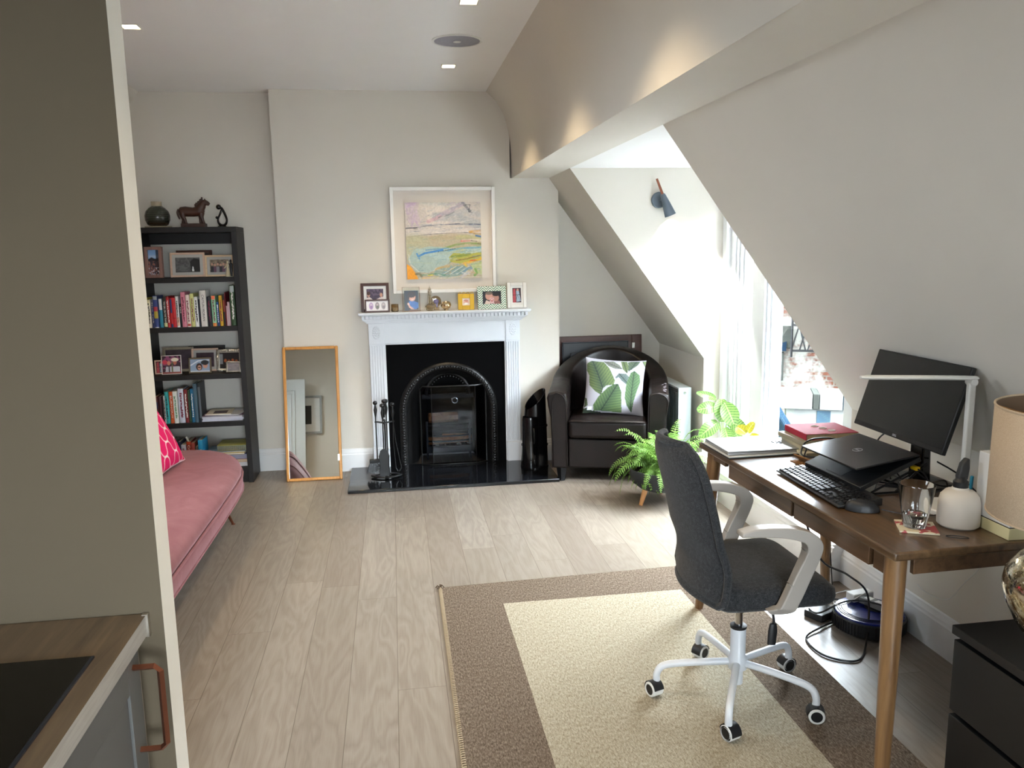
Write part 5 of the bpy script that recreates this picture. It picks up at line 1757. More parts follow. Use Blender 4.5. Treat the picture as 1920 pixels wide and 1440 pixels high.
M['filler'] = paint('taupe_filler_panel', '#7d7466', 0.5, 0.02)
b = MB(); b.box(-1.38, -.512, 1.507, 1.543, 0, .862); wb(b, 'filler_panel', 'filler', t)
b = MB(); b.box(-1.36, -.56, -.6, 1.50, 0, .10); wb(b, 'plinth', 'cabinet', t)
for (ya, yb) in ((.905, 1.500), (.30, .900)):
    b = MB()
    f = .062
    b.box(-.520, -.504, ya + f, yb - f, .115 + f, .858 - f)
    for (p, q, r, s_) in ((ya, ya + f, .115, .858), (yb - f, yb, .115, .858), (ya + f, yb - f, .115, .115 + f), (ya + f, yb - f, .858 - f, .858)):
        b.box(-.520, -.499, p, q, r, s_)
    d = wb(b, 'door', 'cabinet', t, bevel=.001)
    b = MB()
    y = yb - .034
    b.tube([(-.500, y, .835), (-.462, y, .835), (-.452, y, .826), (-.452, y, .680), (-.462, y, .671), (-.500, y, .671)], .0062, 4, flat=(1, 1.2))
    b.build('handle', 'copper', d, angle=30)
# ================================================================ armchair corner
def leather():
    t = NT('dark_brown_leather')
    v = t.coord()
    n = t.noise(v, 9, 5, .6)
    t.base(t.ramp(n, [(.35, '#0c0807'), (.65, '#170f0d')]))
    t.link(t.ramp(t.noise(v, 14, 4), [(.3, .30), (.7, .46)]), t.b.inputs['Roughness'])
    t.b.inputs['Specular IOR Level'].default_value = .32
    vo = t.add('ShaderNodeTexVoronoi'); vo.inputs['Scale'].default_value = 260; t.link(v, vo.inputs['Vector'])
    h = t.math('ADD', t.math('MULTIPLY', vo.outputs['Distance'], .3), t.math('MULTIPLY', t.noise(v, 12, 3), 1.2))
    t.bump(h, .25, .004)
    return t.m
M['leather'] = leather()
M['worn'] = paint('worn_leather', '#6f6a70', 0.6, 0.2, 50)
t = thing('armchair', 'dark brown leather tub armchair with scuffed arms in the corner', 'armchair', (1.495, 5.50, 0), rotz=radians(-17.5))
def tub(v):
    """Path of the tub wall: v 0..1 from left arm front round the back to right arm front: x, y, normal, top height."""
    a = .395
    if v < .27:
        k = v / .27
        return (-.322, -.335 + k * .335, (-1, 0), .625 + .055 * k + .0 * k)
    if v > .73:
        k = (1 - v) / .27
        return (.322, -.335 + k * .335, (1, 0), .625 + .055 * k)
    k = (v - .27) / .46
    th = pi * (1 - k)
    return (.322 * cos(th), .30 * sin(th), (cos(th), sin(th)), .68 + .185 * sin(pi * k) ** 1.1)
def tub_surface(u, v):
    x, y, n, H = tub(v)
    # section: closed loop, from outer foot up, over the rolled top and down the inside
    T = .052
    flare = .035
    sec = [(T, .095), (T + .004, .25), (T + .012, .45), (T + flare * .8, H - .10), (T + flare, H - .045), (T + flare * .75, H - .012), (.012 + flare * .4, H), (-T + .010, H - .012), (-T, H - .05), (-T, .45), (-T, .25), (-T, .095)]
    i = u * (len(sec))
    k = int(i) % len(sec)
    o, z = sec[k]
    return (x + n[0] * o, y + n[1] * o, z)
b = MB()
NV = 61
g = b.grid(12, NV, tub_surface, closed_u=True)
for j in (0, NV - 1):
    b._f([g[i][j] for i in range(12)])
b.build('tub_shell', 'leather', t, angle=50, bevel=.012, bseg=3)
b = MB(); b.grid(14, 10, lambda u, v: (-.262 + .524 * u, -.355 + .53 * v, .425 + .022 * (1 - (2 * u - 1) ** 4) * (1 - (2 * v - 1) ** 4)))
bb = MB(); bb.box(-.264, .264, -.350, .20, .305, .435)
bb.build('seat_cushion', 'leather', t, bevel=.028, bseg=4)
b.build('seat_top', 'leather', t)
b = MB(); b.box(-.268, .268, -.318, .20, .095, .300); b.build('front_panel', 'leather', t, bevel=.012, bseg=3)
for s_ in (-1, 1):
    b = MB()
    x0 = s_ * .322
    pts = [(x0 - .052 * 1, -.339, .10), (x0 - .052, -.339, .46), (x0 - .048, -.339, .57), (x0 - .03 * 1, -.339, .608), (x0 + s_ * .02, -.339, .620), (x0 + .055 + .02 * s_, -.339, .58), (x0 + .056 + .01 * s_, -.339, .45), (x0 + .052, -.339, .10)]
    b.tube(pts, .0032, 6, smooth=4)
    b.build('piping', 'leather', t)
for (x, y) in ((-.315, -.300), (.315, -.300), (-.24, .26), (.24, .26)):
    b = MB(); b.lathe([(.022, 0), (.036, .095)], (x, y, 0), 4, Matrix.Translation((0, 0, 0))); b.build('foot', 'black', t, flat=True)
b = MB(); random.seed(3)
for i in range(26):
    k = random.uniform(.02, .20)
    z = .64 + k * .28
    b.sphere((.322 + random.uniform(.025, .068), -.31 + k * 1.0, .625 + .055 * min(1, (k) / .33) - .001 - 0.10 * 0), random.uniform(.004, .011), 6, 4, (1, 1.4, .12))
b.build('scuff_marks', 'worn', t)

def leaf_print():
    c = Canvas(130, 130, '#a9a7b0', 33)
    c.blend(c.noise(8), '#98959e', .4)
    def leaf(pts, spine, cols, veins, curve=.06):
        ys = [p[1] for p in pts]
        c.poly(pts, cols[0], 1)
        # darker along the midrib and paler outward, clipped to the leaf
        ins = np.zeros(c.x.shape, bool)
        n = len(pts)
        for i in range(n):
            x1, y1 = pts[i]; x2, y2 = pts[(i + 1) % n]
            if y1 != y2:
                ins ^= ((y1 > c.y) != (y2 > c.y)) & (c.x < (x2 - x1) * (c.y - y1) / (y2 - y1) + x1)
        (sx0, sy0), (sx1, sy1) = spine
        dx, dy = sx1 - sx0, sy1 - sy0
        L = math.hypot(dx, dy)
        tt = ((c.x - sx0) * dx + (c.y - sy0) * dy) / L ** 2
        dd = ((c.x - sx0) * dy - (c.y - sy0) * dx) / L
        m = ins.astype(float)
        c.blend(m * np.clip(1 - np.abs(dd) / .16, 0, 1), cols[1], .75)
        c.blend(m * np.clip(np.abs(dd) / .30, 0, 1), cols[2], .6)
        s = tt - np.abs(dd) * 1.6
        ph = (s * veins) % 1
        c.blend(m * (np.abs(ph - .5) < .10), cols[1], .75)
        c.blend(m * (np.abs(((s * veins + .25) % 1) - .5) < .07), cols[2], .45)
        c.blend(m * (np.abs(dd) < .008), cols[3], .9)
    leaf([(.02, .12), (.10, .06), (.30, .06), (.40, .18), (.50, .40), (.48, .48), (.36, .50), (.30, .56), (.28, .68), (.18, .62), (.06, .50), (.05, .32), (.01, .24)], ((.30, .56), (.12, .08)), ('#51633c', '#2e3f37', '#6b794c', '#222f2d'), 9)
    leaf([(.30, .05), (.46, .03), (.56, .10), (.62, .18), (.50, .18), (.38, .13)], ((.62, .18), (.32, .05)), ('#6e7066', '#545752', '#808376', '#474a44'), 8)
    leaf([(.58, .02), (.68, .02), (.72, .14), (.70, .26), (.62, .18)], ((.70, .26), (.62, .02)), ('#606d46', '#465438', '#758354', '#36432a'), 7)
    leaf([(.72, .22), (.70, .04), (.76, .02), (.90, .02), (.86, .10)], ((.71, .26), (.84, .02)), ('#4c5946', '#354339', '#657154', '#29352c'), 7)
    leaf([(.93, .02), (1, .02), (1, .14), (.96, .08)], ((1, .14), (.94, .02)), ('#728059', '#5c6a46', '#87946d', '#424f31'), 5)
    leaf([(.50, .34), (.56, .26), (.68, .26), (.74, .32), (.70, .46), (.62, .40), (.56, .33), (.52, .36)], ((.72, .44), (.56, .26)), ('#5f6c6a', '#3f4e4a', '#76807c', '#313e38'), 7)
    leaf([(.70, .44), (.76, .24), (.82, .20), (.92, .28), (.94, .40), (.88, .60), (.84, .74), (.80, .96), (.72, .84), (.68, .70)], ((.78, .92), (.82, .22)), ('#4f6a46', '#314631', '#688351', '#263724'), 12)
    leaf([(.18, .96), (.16, .86), (.24, .70), (.38, .54), (.48, .47), (.56, .46), (.62, .60), (.64, .98)], ((.30, .96), (.54, .48)), ('#485f3b', '#283e2d', '#617847', '#1c2b20'), 9)
    leaf([(0, .72), (.04, .74), (.07, .86), (.02, .90)], ((.02, .9), (.03, .72)), ('#546344', '#394731', '#6b7951', '#2a3525'), 4)
    leaf([(0, .92), (.08, .90), (.16, .96), (.3, .98), (.3, 1), (0, 1)], ((0, .96), (.3, .98)), ('#354531', '#222f22', '#475a3e', '#182318'), 6)
    c.rect(.07, .88, .15, .95, '#dde3ee')
    return c
pillow('leaf_cushion', 'white square cushion printed with large green leaves on the leather armchair', 'cushion', (1.468, 5.315, .440), (radians(-16), radians(3.5), radians(-15)), .420, .395, .13, leaf_print(), 'textile', flat_mat('#c8c6cc', .9), .07)

# radiator
t = thing('radiator', 'white panel radiator with a chrome valve end beside the armchair', 'radiator', (1.965, 5.60, 0.11))
M['radiator'] = paint('radiator_enamel', '#c9d3d6', 0.35, 0.01)
M['shaded_radiator_fins'] = paint('shaded_radiator_fins', '#5f686a', 0.5, 0.02)  # darker than the enamel: shade on the ribs put into the colour
for ya in (5.255, 5.93):
    b = MB(); b.box(1.918, 2.010, ya, ya + .007, .12, .622); wb(b, 'end_panel', 'radiator', t, bevel=.002)
b = MB()
b.box(1.918, 1.926, 5.262, 5.93, .12, .60)
y = 5.275
while y < 5.92:
    b.box(1.910, 1.918, y, y + .016, .135, .585); y += .030
wb(b, 'front_panel', 'shaded_radiator_fins', t, bevel=.002)
b = MB(); b.box(2.000, 2.010, 5.262, 5.93, .12, .60); wb(b, 'rear_panel', 'radiator', t)
b = MB()
y = 5.265
b.box(1.918, 2.010, 5.262, 5.93, .610, .622)
wb(b, 'top_grille', 'radiator', t)
b = MB(); b.lathe([(.010, 0), (.010, .012), (.0, .014)], M4=Matrix.Translation((1.962, 5.256, .590)) @ Matrix.Rotation(pi / 2, 4, 'X'), seg=16); wb(b, 'air_valve', 'chrome', t)
b = MB(); b.tube([(1.965, 5.30, .12), (1.965, 5.30, 0)], .008, 8); wb(b, 'pipe', 'chrome', t)

# ---------------------------------------------------------------- planter with fern
def leafy(name, c1, c2, trans=.25, attr=False, rough=.5):
    t = NT(name)
    v = t.coord()
    t.base(t.ramp(t.noise(v, 22, 3), [(.3, c1), (.7, c2)]))
    t.set(Roughness=rough)
    n, l = t.n, t.l
    tl = n.new('ShaderNodeBsdfTranslucent'); tl.inputs['Color'].default_value = srgb(c2)
    mx = n.new('ShaderNodeMixShader'); mx.inputs[0].default_value = trans
    l.new(t.b.outputs[0], mx.inputs[1]); l.new(tl.outputs[0], mx.inputs[2])
    l.new(mx.outputs[0], n['Material Output'].inputs['Surface'])
    return t.m
M['fern'] = leafy('fern_green', '#48702a', '#7ba046', .3)
M['soil'] = paint('potting_soil', '#2a1f18', 0.95, 0.3, 60, 0.5, 200)
M['planter'] = paint('charcoal_planter', '#23282c', 0.6, 0.06, 20)
M['leg_wood'] = wood('beech_leg', '#b9814e', '#cc9560', 'Z', 1, .45, 60)
t = thing('potted_fern', 'bright green fern spilling over a charcoal bowl planter on three beech legs', 'potted plant', (1.640, 4.715, 0))
b = MB(); b.lathe([(.0, .085), (.10, .088), (.165, .102), (.205, .135), (.222, .180), (.226, .226), (.218, .226), (.212, .18), (.0, .178)], seg=48); b.build('bowl', 'planter', t)
b = MB(); b.lathe([(.213, .200), (.12, .212), (0, .215)], seg=32); b.build('soil', 'soil', t)
for (x, y) in ((1.47, 4.666), (1.680, 4.885), (1.765, 4.600)):
    dx, dy = x - 1.640, y - 4.715
    b = MB(); b.tube([(dx, dy, 0), (dx * .80, dy * .80, .105)], [.0115, .019], 12); b.build('leg', 'leg_wood', t)
random.seed(11)
def fern_mesh(n, R, H, c0):
    b = MB()
    for i in range(n):
        az = random.uniform(0, 2 * pi)
        L = random.uniform(.22, .40)
        el = random.choice([random.uniform(.35, .75), random.uniform(.75, 1.35)])
        p = Vector((c0[0] + random.uniform(-.09, .09), c0[1] + random.uniform(-.09, .09), c0[2]))
        d = Vector((cos(az) * cos(el), sin(az) * cos(el), sin(el)))
        N = 24
        droop = random.uniform(.10, .19) * (1.2 if el < .8 else .85)
        side = Vector((-sin(az), cos(az), 0))
        tw = random.uniform(-.5, .5)
        pts = []
        for k in range(N):
            pts.append(p.copy())
            d = (d + Vector((0, 0, -droop * (k / N) * 1.5 - .012))).normalized()
            p = p + d * (L / N)
        b.tube(pts[::3] + [pts[-1]], [.0016] * len(pts[::3]) + [.0006], 3)
        for k in range(2, N):
            u = k / N
            ll = .030 * (sin(pi * min(1, u * .92 + .12)) ** .7) * (L / .3)
            dd = (pts[k] - pts[k - 1]).normalized()
            s2 = (side * cos(tw) + dd.cross(side) * sin(tw)).normalized()
            for sg in (1, -1):
                tip = pts[k] + s2 * sg * ll + dd * ll * .30 + Vector((0, 0, -ll * .22 * random.uniform(.3, 1.6)))
                w = dd * (L / N) * .34
                mid = (pts[k] + tip) / 2 + Vector((0, 0, .002))
                b.poly([pts[k] - w * .5, mid - w * .8, tip, mid + w * .8, pts[k] + w * .5])
    return b
fern_mesh(210, .2, .3, (0, 0, .205)).build('fronds', 'fern', t, fix=False, flat=True)

# calathea and yellow-leaved plant on the sill
def calathea_mat():
    t = NT('striped_leaf')
    a = t.add('ShaderNodeAttribute', attribute_name='paint')
    t.base(a.outputs['Color']); t.set(Roughness=.35)
    n, l = t.n, t.l
    tl = n.new('ShaderNodeBsdfTranslucent'); l.new(a.outputs['Color'], tl.inputs['Color'])
    mx = n.new('ShaderNodeMixShader'); mx.inputs[0].default_value = .3
    l.new(t.b.outputs[0], mx.inputs[1]); l.new(tl.outputs[0], mx.inputs[2]); l.new(mx.outputs[0], n['Material Output'].inputs['Surface'])
    return t.m
M['calathea'] = calathea_mat()
def calathea_leaf(parent, base, tip, w, up, seed, cols=('#7a9c50', '#2a5428'), stem0=None, name='leaf', veins=9):
    c = Canvas(34, 40, cols[0], seed)
    a = np.abs(c.x * 2 - 1)
    s = c.y * 1.0 + a * .16
    ph = (s * veins) % 1
    c.blend((np.abs(ph - .5) < .17).astype(float) * (a > .05), cols[1], .85)
    c.blend((a < .06).astype(float), '#a9bc7c', .8)
    base, tip = Vector(base), Vector(tip)
    ax = tip - base; L = ax.length; ax.normalize()
    upv = Vector(up); upv = (upv - ax * upv.dot(ax)).normalized()
    sd = ax.cross(upv)
    def fn(u, v):
        k = 1 - v
        wid = w / 2 * (max(sin(pi * min(1, k * .93 + .045)), 0) ** .55)
        q = 2 * u - 1
        p = base + ax * (L * k) + sd * (wid * q) + upv * (.10 * L * sin(pi * k) - .18 * abs(q) ** 1.6 * wid * -1 - .25 * L * k * k * .5)
        return p
    o = canvas_mesh(name, c, fn, 'calathea', parent)
    if stem0 is not None:
        b = MB(); mid = (Vector(stem0) + base) / 2 + Vector((0, 0, .01)); b.tube([stem0, mid, base], .003, 6, smooth=3); b.build('stem', flat_mat('#b8cf8a'), parent)
    return o
t = thing('striped_leaf_plant', 'plant with broad striped green leaves on the window sill', 'potted plant', (2.10, 4.90, .186))
b = MB(); b.lathe([(.048, 0), (.062, .10), (.066, .115), (.060, .115), (.056, .10), (0, .10)], seg=28); b.build('pot', 'white_plastic', t)
# leaf base and tip in the plant's own frame (x into the room is negative)
def L_(dx, dz, ex, ez, w, sd, dy=0, ey=0):
    calathea_leaf(t, (dx, dy, dz), (ex, ey, ez), w, (-.35, -.9, .35), sd, stem0=(random.uniform(-.01, .01), 0, .10))
L_(-.02, .40, .03, .26, .115, 1, -.05, -.10)
L_(-.03, .42, -.04, .28, .10, 2, -.02, -.06)
L_(-.06, .37, -.19, .36, .085, 3, -.01, -.03)
L_(-.06, .42, -.19, .47, .05, 4, 0, -.02)
L_(-.05, .27, -.18, .19, .095, 5, -.02, -.05)
L_(.00, .28, .10, .24, .085, 6, -.05, -.12)
L_(-.02, .24, .00, .12, .09, 7, -.06, -.11)
L_(.04, .24, .08, .14, .07, 8, -.04, -.09)
t = thing('yellow_leaf_plant', 'small plant with yellowing leaves on the sill behind the silver laptop', 'potted plant', (2.10, 4.52, .186))
b = MB(); b.lathe([(.040, 0), (.052, .085), (.055, .10), (.050, .10), (.046, .085), (0, .085)], seg=28); b.build('pot', 'white_plastic', t)
for i, (bx, by_, bz, ex, ey, ez, w) in enumerate(((-.02, 0, .27, -.06, .05, .31, .07), (.0, -.02, .27, .04, -.13, .23, .05), (-.01, 0, .28, .01, -.03, .345, .055), (0, 0, .25, .03, .06, .22, .06))):
    calathea_leaf(t, (bx, by_, bz), (ex, ey, ez), w, (-.5, -.6, .6), 20 + i, ('#8c8424', '#7a721c'), (0, 0, .085), 'leaf', 5)

# ---------------------------------------------------------------- wall lamp
t = thing('wall_lamp', 'blue-grey cone wall spotlight with a wooden handle on the dormer cheek', 'wall lamp', (1.727, 5.166, 1.880))
M['lamp_grey'] = paint('blue_grey_lamp_paint', '#56626c', 0.5, 0.03)
RX = Matrix.Rotation(pi / 2, 4, 'X')
b = MB(); b.lathe([(.050, 0), (.052, .004), (.052, .018), (.048, .022), (0, .022)], M4=RX, seg=36); b.build('back_plate', 'lamp_grey', t)
b = MB(); b.tube([(0, -.02, 0), (.010, -.062, 0)], .006, 8); b.build('joint', 'lamp_grey', t)
ax = Vector((.058, 0, -.142)).normalized()
A = Vector((.006, -.066, .030))
q = Vector((0, 0, -1)).rotation_difference(ax).to_matrix().to_4x4()
Xf = Matrix.Translation(A) @ q
b = MB(); b.lathe([(.0, .006), (.013, .004), (.016, 0), (.026, -.06), (.037, -.140), (.035, -.140), (.022, -.06), (.010, -.01), (0, -.01)], M4=Xf, seg=32, cap=False); b.build('shade', 'lamp_grey', t)
M['lamp_wood'] = wood('walnut_handle', '#6a3b26', '#83492f', 'Z', 1, .5, 60)
b = MB(); b.tube([A, A - ax * .108], [.0085, .0075], 12); b.build('handle', 'lamp_wood', t)
b = MB(); b.lathe([(.0, -.118), (.020, -.116), (.022, -.108), (.0, -.095)], M4=Xf, seg=16); b.build('bulb', M['downlight_glow'], t)
l = bpy.data.lights.new('wall_lamp_beam', 'SPOT'); l.energy = 20; l.color = (1.0, .96, .90); l.spot_size = radians(84); l.spot_blend = .12; l.shadow_soft_size = .02
lo = bpy.data.objects.new('wall_lamp_beam', l); COL.objects.link(lo)
lo.location = Vector(t.location) + A + ax * .15
aim(lo, (.22, .30, -1))

# ---------------------------------------------------------------- rug
def rug_mat(name, c1, c2, c3):
    t = NT(name)
    tc = t.add('ShaderNodeTexCoord')
    def st(sx_, sy_, sc):
        mp = t.add('ShaderNodeMapping'); mp.inputs['Scale'].default_value = (sx_, sy_, 1); t.link(tc.outputs['Object'], mp.inputs['Vector'])
        return t.noise(mp.outputs['Vector'], sc, 2, .6)
    n1 = st(170, 60, 1); n2 = st(420, 90, 1)
    br = t.add('ShaderNodeTexBrick'); br.inputs['Scale'].default_value = 1; br.inputs['Brick Width'].default_value = .011; br.inputs['Row Height'].default_value = .0042; br.inputs['Mortar Size'].default_value = .0008; br.inputs['Mortar Smooth'].default_value = .8
    br.inputs['Color1'].default_value = (1, 1, 1, 1); br.inputs['Color2'].default_value = (.8, .8, .8, 1); br.inputs['Mortar'].default_value = (0, 0, 0, 1)
    t.link(tc.outputs['Object'], br.inputs['Vector'])
    h = t.math('ADD', t.math('MULTIPLY', n1, .55), t.math('MULTIPLY', n2, .45))
    col = t.ramp(h, [(.36, c1), (.5, c2), (.64, c3)])
    t.base(t.mix(.35, col, br.outputs['Color'], 'MULTIPLY'))
    t.set(Roughness=.95); t.b.inputs['Specular IOR Level'].default_value = .1
    t.bump(t.math('ADD', h, t.math('MULTIPLY', br.outputs['Fac'], -.5)), .8, .003)
    return t.m
M['rug_border'] = rug_mat('rug_border_weave', '#504439', '#716355', '#908172')
M['rug_field'] = rug_mat('rug_field_weave', '#8d826e', '#ada38e', '#c5bcaa')
t = thing('rug', 'flat woven rug with brown border and straw coloured centre under the office chair', 'rug', (.86, 2.3, 0))
FL, FR, NR, NL = (.165, 3.636), (1.548, 3.690), (1.548, .9), (.152, .9)
iFL, iFR, iNR, iNL = (.437, 3.408), (1.271, 3.408), (1.273, 1.18), (.437, 1.18)
zt = .0065
def ringq(b, O, I, z):
    for i in range(4):
        j = (i + 1) % 4
        b.poly([(*O[i], z), (*I[i], z), (*I[j], z), (*O[j], z)][::1])
O4, I4 = (FL, FR, NR, NL), (iFL, iFR, iNR, iNL)
b = MB(); ringq(b, O4, I4, zt)
for i in range(4):
    j = (i + 1) % 4
    b.poly([(*O4[i], 0.0), (*O4[i], zt), (*O4[j], zt), (*O4[j], 0.0)])
wb(b, 'border', 'rug_border', t)
b = MB(); b.poly([(*p, zt) for p in I4][::-1]); wb(b, 'centre_field', 'rug_field', t)
b = MB()
n = 230
for i in range(n):
    k = i / n
    x, y = FL[0] + (NL[0] - FL[0]) * k, FL[1] + (NL[1] - FL[1]) * k
    b.tube([(x + .008, y, zt + .001), (x - .003, y - .002, zt + .002), (x - .007, y - .005, .003)], .0034, 5)
wb(b, 'overcast_edge', flat_mat('#a3937a', .95), t)
b = MB(); random.seed(8)
for i in range(14):
    a = random.uniform(0, 2 * pi); b.tube([(FL[0], FL[1], .008), (FL[0] + .012 * cos(a), FL[1] + .012 * sin(a), .016), (FL[0] + .02 * cos(a), FL[1] + .02 * sin(a), .006)], .002, 4)
wb(b, 'corner_tuft', flat_mat('#4a3a2c', .95), t)
# ================================================================ desk and everything on it
def desk_wood(name, axis, c=('#37291b', '#5b452e', '#6f563a')):
    t = NT(name)
    sc = [38, 38, 38]; sc['XYZ'.index(axis)] = 2.2
    v = t.coord(scale=tuple(sc))
    n = t.noise(v, 1, 6, .6, .5)
    t.base(t.ramp(n, [(.28, c[0]), (.52, c[1]), (.78, c[2])]))
    t.set(Roughness=.30); t.b.inputs['Coat Weight'].default_value = .25; t.b.inputs['Coat Roughness'].default_value = .18
    t.bump(n, .06, .001)
    return t.m
M['desk_top'] = desk_wood('oiled_desk_top', 'Y')
M['desk_leg'] = desk_wood('oiled_desk_leg', 'Z', ('#5d4128', '#7d5d3b', '#8e6d48'))
M['desk_apron'] = desk_wood('oiled_desk_apron', 'Y', ('#3d2a1b', '#5f4630', '#6f5238'))
DYAW = radians(1.75)
t = thing('desk', 'mid brown wooden writing desk with round tapered legs and slim drawers', 'desk', (1.318, 1.915, 0), rotz=DYAW)
DW, DD = 1.325, .615          # length along +y, depth along +x
b = MB(); b.box(0, DD, 0, DW, .7245, .750); b.build('desk_top', 'desk_top', t, bevel=.006, bseg=3)
for (x, y, sx_, sy_) in ((.048, .060, -1, -1), (.048, DW - .060, -1, 1), (DD - .050, .060, 1, -1), (DD - .050, DW - .060, 1, 1)):
    b = MB()
    # far legs splay a little more than the near pair
    bx = x + sx_ * (.032 if y < .5 else .045); by_ = y + sy_ * (.040 if y < .5 else .030)
    b.tube([(bx, by_, .0068 if x < .3 else 0), (bx + (x - bx) * .05, by_ + (y - by_) * .05, .03), (x + (bx - x) * .35, y + (by_ - y) * .35, .46), (x, y, .724)], [.018, .0195, .0275, .030], 20)
    b.build('leg', 'desk_leg', t, angle=60)
b = MB()
b.box(.030, .046, .085, .135, .655, .7245); b.box(.030, .046, DW - .20, DW - .085, .690, .7245)
b.box(.090, DD - .09, .040, .056, .665, .7245); b.box(.09, DD - .09, DW - .056, DW - .040, .665, .7245); b.box(DD - .05, DD - .034, .085, DW - .085, .665, .7245)
b.build('apron', 'desk_apron', t, bevel=.002)
for (ya, yb) in ((.150, .575), (.592, 1.085)):
    b = MB(); b.box(.026, .044, ya, yb, .656, .7235); b.box(.044, .42, ya + .01, ya + .018, .665, .715); b.box(.044, .42, yb - .018, yb - .01, .665, .715); b.box(.044, .42, ya + .01, yb - .01, .665, .668)
    b.build('drawer', 'desk_apron', t, bevel=.002)
ZD = .7505

def rot_thing(name, label, cat, x, y, z, deg, group=None):
    return thing(name, label, cat, (x, y, z), rotz=radians(deg), group=group)
M['aluminium'] = paint('silver_aluminium', '#b9bcc0', 0.32, 0.02, metal=.85)
# dark sleeve and silver laptop at the far end
t = rot_thing('laptop_sleeve', 'thin dark folder poking out under the silver laptop', 'folder', 1.445, 3.075, ZD, 91.5)
b = MB(); b.box(-.135, .140, -.145, .165, 0, .004); b.build('cover', 'black', t, bevel=.001)
b = MB(); b.box(-.128, .128, -.13, .162, .0042, .0075); b.build('papers', 'white_plastic', t)
t = rot_thing('laptop', 'closed silver laptop at the far left corner of the desk', 'laptop', 1.440, 3.082, ZD + .0085, 0)
b = MB(); b.box(-.150, .160, -.120, .122, 0, .0085); b.build('base', 'aluminium', t, bevel=.003, bseg=3)
b = MB(); b.box(-.150, .160, -.120, .122, .0092, .0150); lid = b.build('lid', 'aluminium', t, bevel=.003, bseg=3)
b = MB(); b.lathe([(.010, 0), (.010, .0003), (0, .0003)], (.0, 0, .0150), 16, Matrix.Diagonal((1, .8, 1, 1))); b.build('emblem', flat_mat('#6a7078', .2), lid)
t = rot_thing('scissors', 'small dark scissors lying on the closed silver laptop', 'scissors', 1.525, 3.055, ZD + .0240, -62)
b = MB()
for s_ in (1, -1):
    b.tube([(.012 * s_ + .009 * cos(2 * pi * k / 14), .022 + .012 * sin(2 * pi * k / 14), .002) for k in range(14)], .0018, 6, closed=True)
b.build('handles', 'black', t)
for s_ in (1, -1):
    b = MB(); b.prism([(s_ * .010, .012), (s_ * .004, .010), (-s_ * .003, -.045), (-s_ * .001, -.045)], 0 + (.001 if s_ > 0 else 0), .001 + (.001 if s_ > 0 else 0), axis='Z'); b.build('blade', 'chrome', t)

# books
def flatbook(label, x, y, z, w, d, h, deg, col, page, group='notebooks stacked on the desk'):
    t = rot_thing('book', label, 'book', x, y, z, deg, group)
    b = MB(); b.box(-w / 2, w / 2, -d / 2, d / 2, 0, .002); b.box(-w / 2, w / 2, -d / 2, d / 2, h - .002, h); b.box(-w / 2, -w / 2 + .002, -d / 2, d / 2, .002, h - .002)
    c = b.build('cover', flat_mat(col, .5), t, bevel=.0006)
    b = MB(); b.box(-w / 2 + .002, w / 2 - .003, -d / 2 + .003, d / 2 - .003, .002, h - .002); b.build('pages', flat_mat(page, .9), t)
    return t, c
M['cloth_red'] = paint('red_cloth', '#a02038', 0.75, 0.05, 60, .2, 900)
z = ZD
flatbook('cream paperback at the bottom of the notebook stack on the desk', 1.690, 3.010, z, .225, .215, .018, 4, '#c9c0a4', '#d8cfb2'); z += .0185
flatbook('beige book second from the bottom of the notebook stack', 1.700, 3.025, z, .215, .200, .018, -3, '#a79e84', '#d2c8aa'); z += .0185
flatbook('beige book with a dark spine label just under the red notebook', 1.705, 3.040, z, .230, .205, .018, 3, '#8f8872', '#cfc4a5'); z += .0185
t, c = flatbook('red cloth notebook with three white rings on top of the desk stack', 1.727, 3.045, z, .222, .195, .025, -2, '#a02038', '#c9b48c')
c.data.materials[0] = M['cloth_red']
for i, (x, y) in enumerate(((-.010, .035), (.006, -.005), (.020, -.050))):
    b = MB(); b.tube([(x + .014 * cos(2 * pi * k / 18), y + .010 * sin(2 * pi * k / 18), .0266) for k in range(18)], .0022, 5, closed=True); b.build('ring_emblem', 'ink_white', c)
# coil of cable next to the books
def cable(label, pts, r, mat, group='loose black cables', name='cable', smooth=8, closed=False, cat='cable'):
    p0 = Vector(pts[0])
    b = MB(); b.tube([Vector(p) - p0 for p in pts], r, 7, smooth=smooth, closed=closed)
    return solo(b, name, mat, label, cat, tuple(p0), group)
M['cable_black'] = paint('cable_rubber', '#0c0d10', 0.35, 0.05)
random.seed(21)
for j, lab in enumerate(('inner loop of the black cable coil beside the notebook stack', 'outer loop of the black cable coil beside the notebook stack')):
    pts = []
    for k in range(12):
        a = 2 * pi * k / 12
        pts.append((1.625 + (.075 + .012 * j) * cos(a) * 1.1 + .008 * sin(3 * a), 2.830 + (.055 + .012 * j) * sin(a), ZD + .006 + .028 * j + .014 * (1 + sin(a + j)) + .02 * max(0, sin(a))))
    cable(lab, pts, .0032, 'cable_black', closed=True, group='cable coil by the notebooks')
cable('black cable running from the coil behind the silver laptop', [(1.56, 2.86, ZD + .012), (1.60, 2.95, ZD + .008), (1.585, 3.06, ZD + .006), (1.62, 3.19, ZD + .006), (1.68, 3.215, ZD + .006)], .003, 'cable_black')
cable('black cable trailing from the coil under the open laptop', [(1.57, 2.79, ZD + .006), (1.60, 2.72, ZD + .005), (1.66, 2.67, ZD + .006), (1.70, 2.60, ZD + .01)], .003, 'cable_black')
M['kraft'] = paint('kraft_card', '#8a6238', 0.8, 0.06)
t = rot_thing('envelope', 'small brown kraft envelope propped behind the keyboard', 'envelope', 1.560, 2.825, ZD, 100)
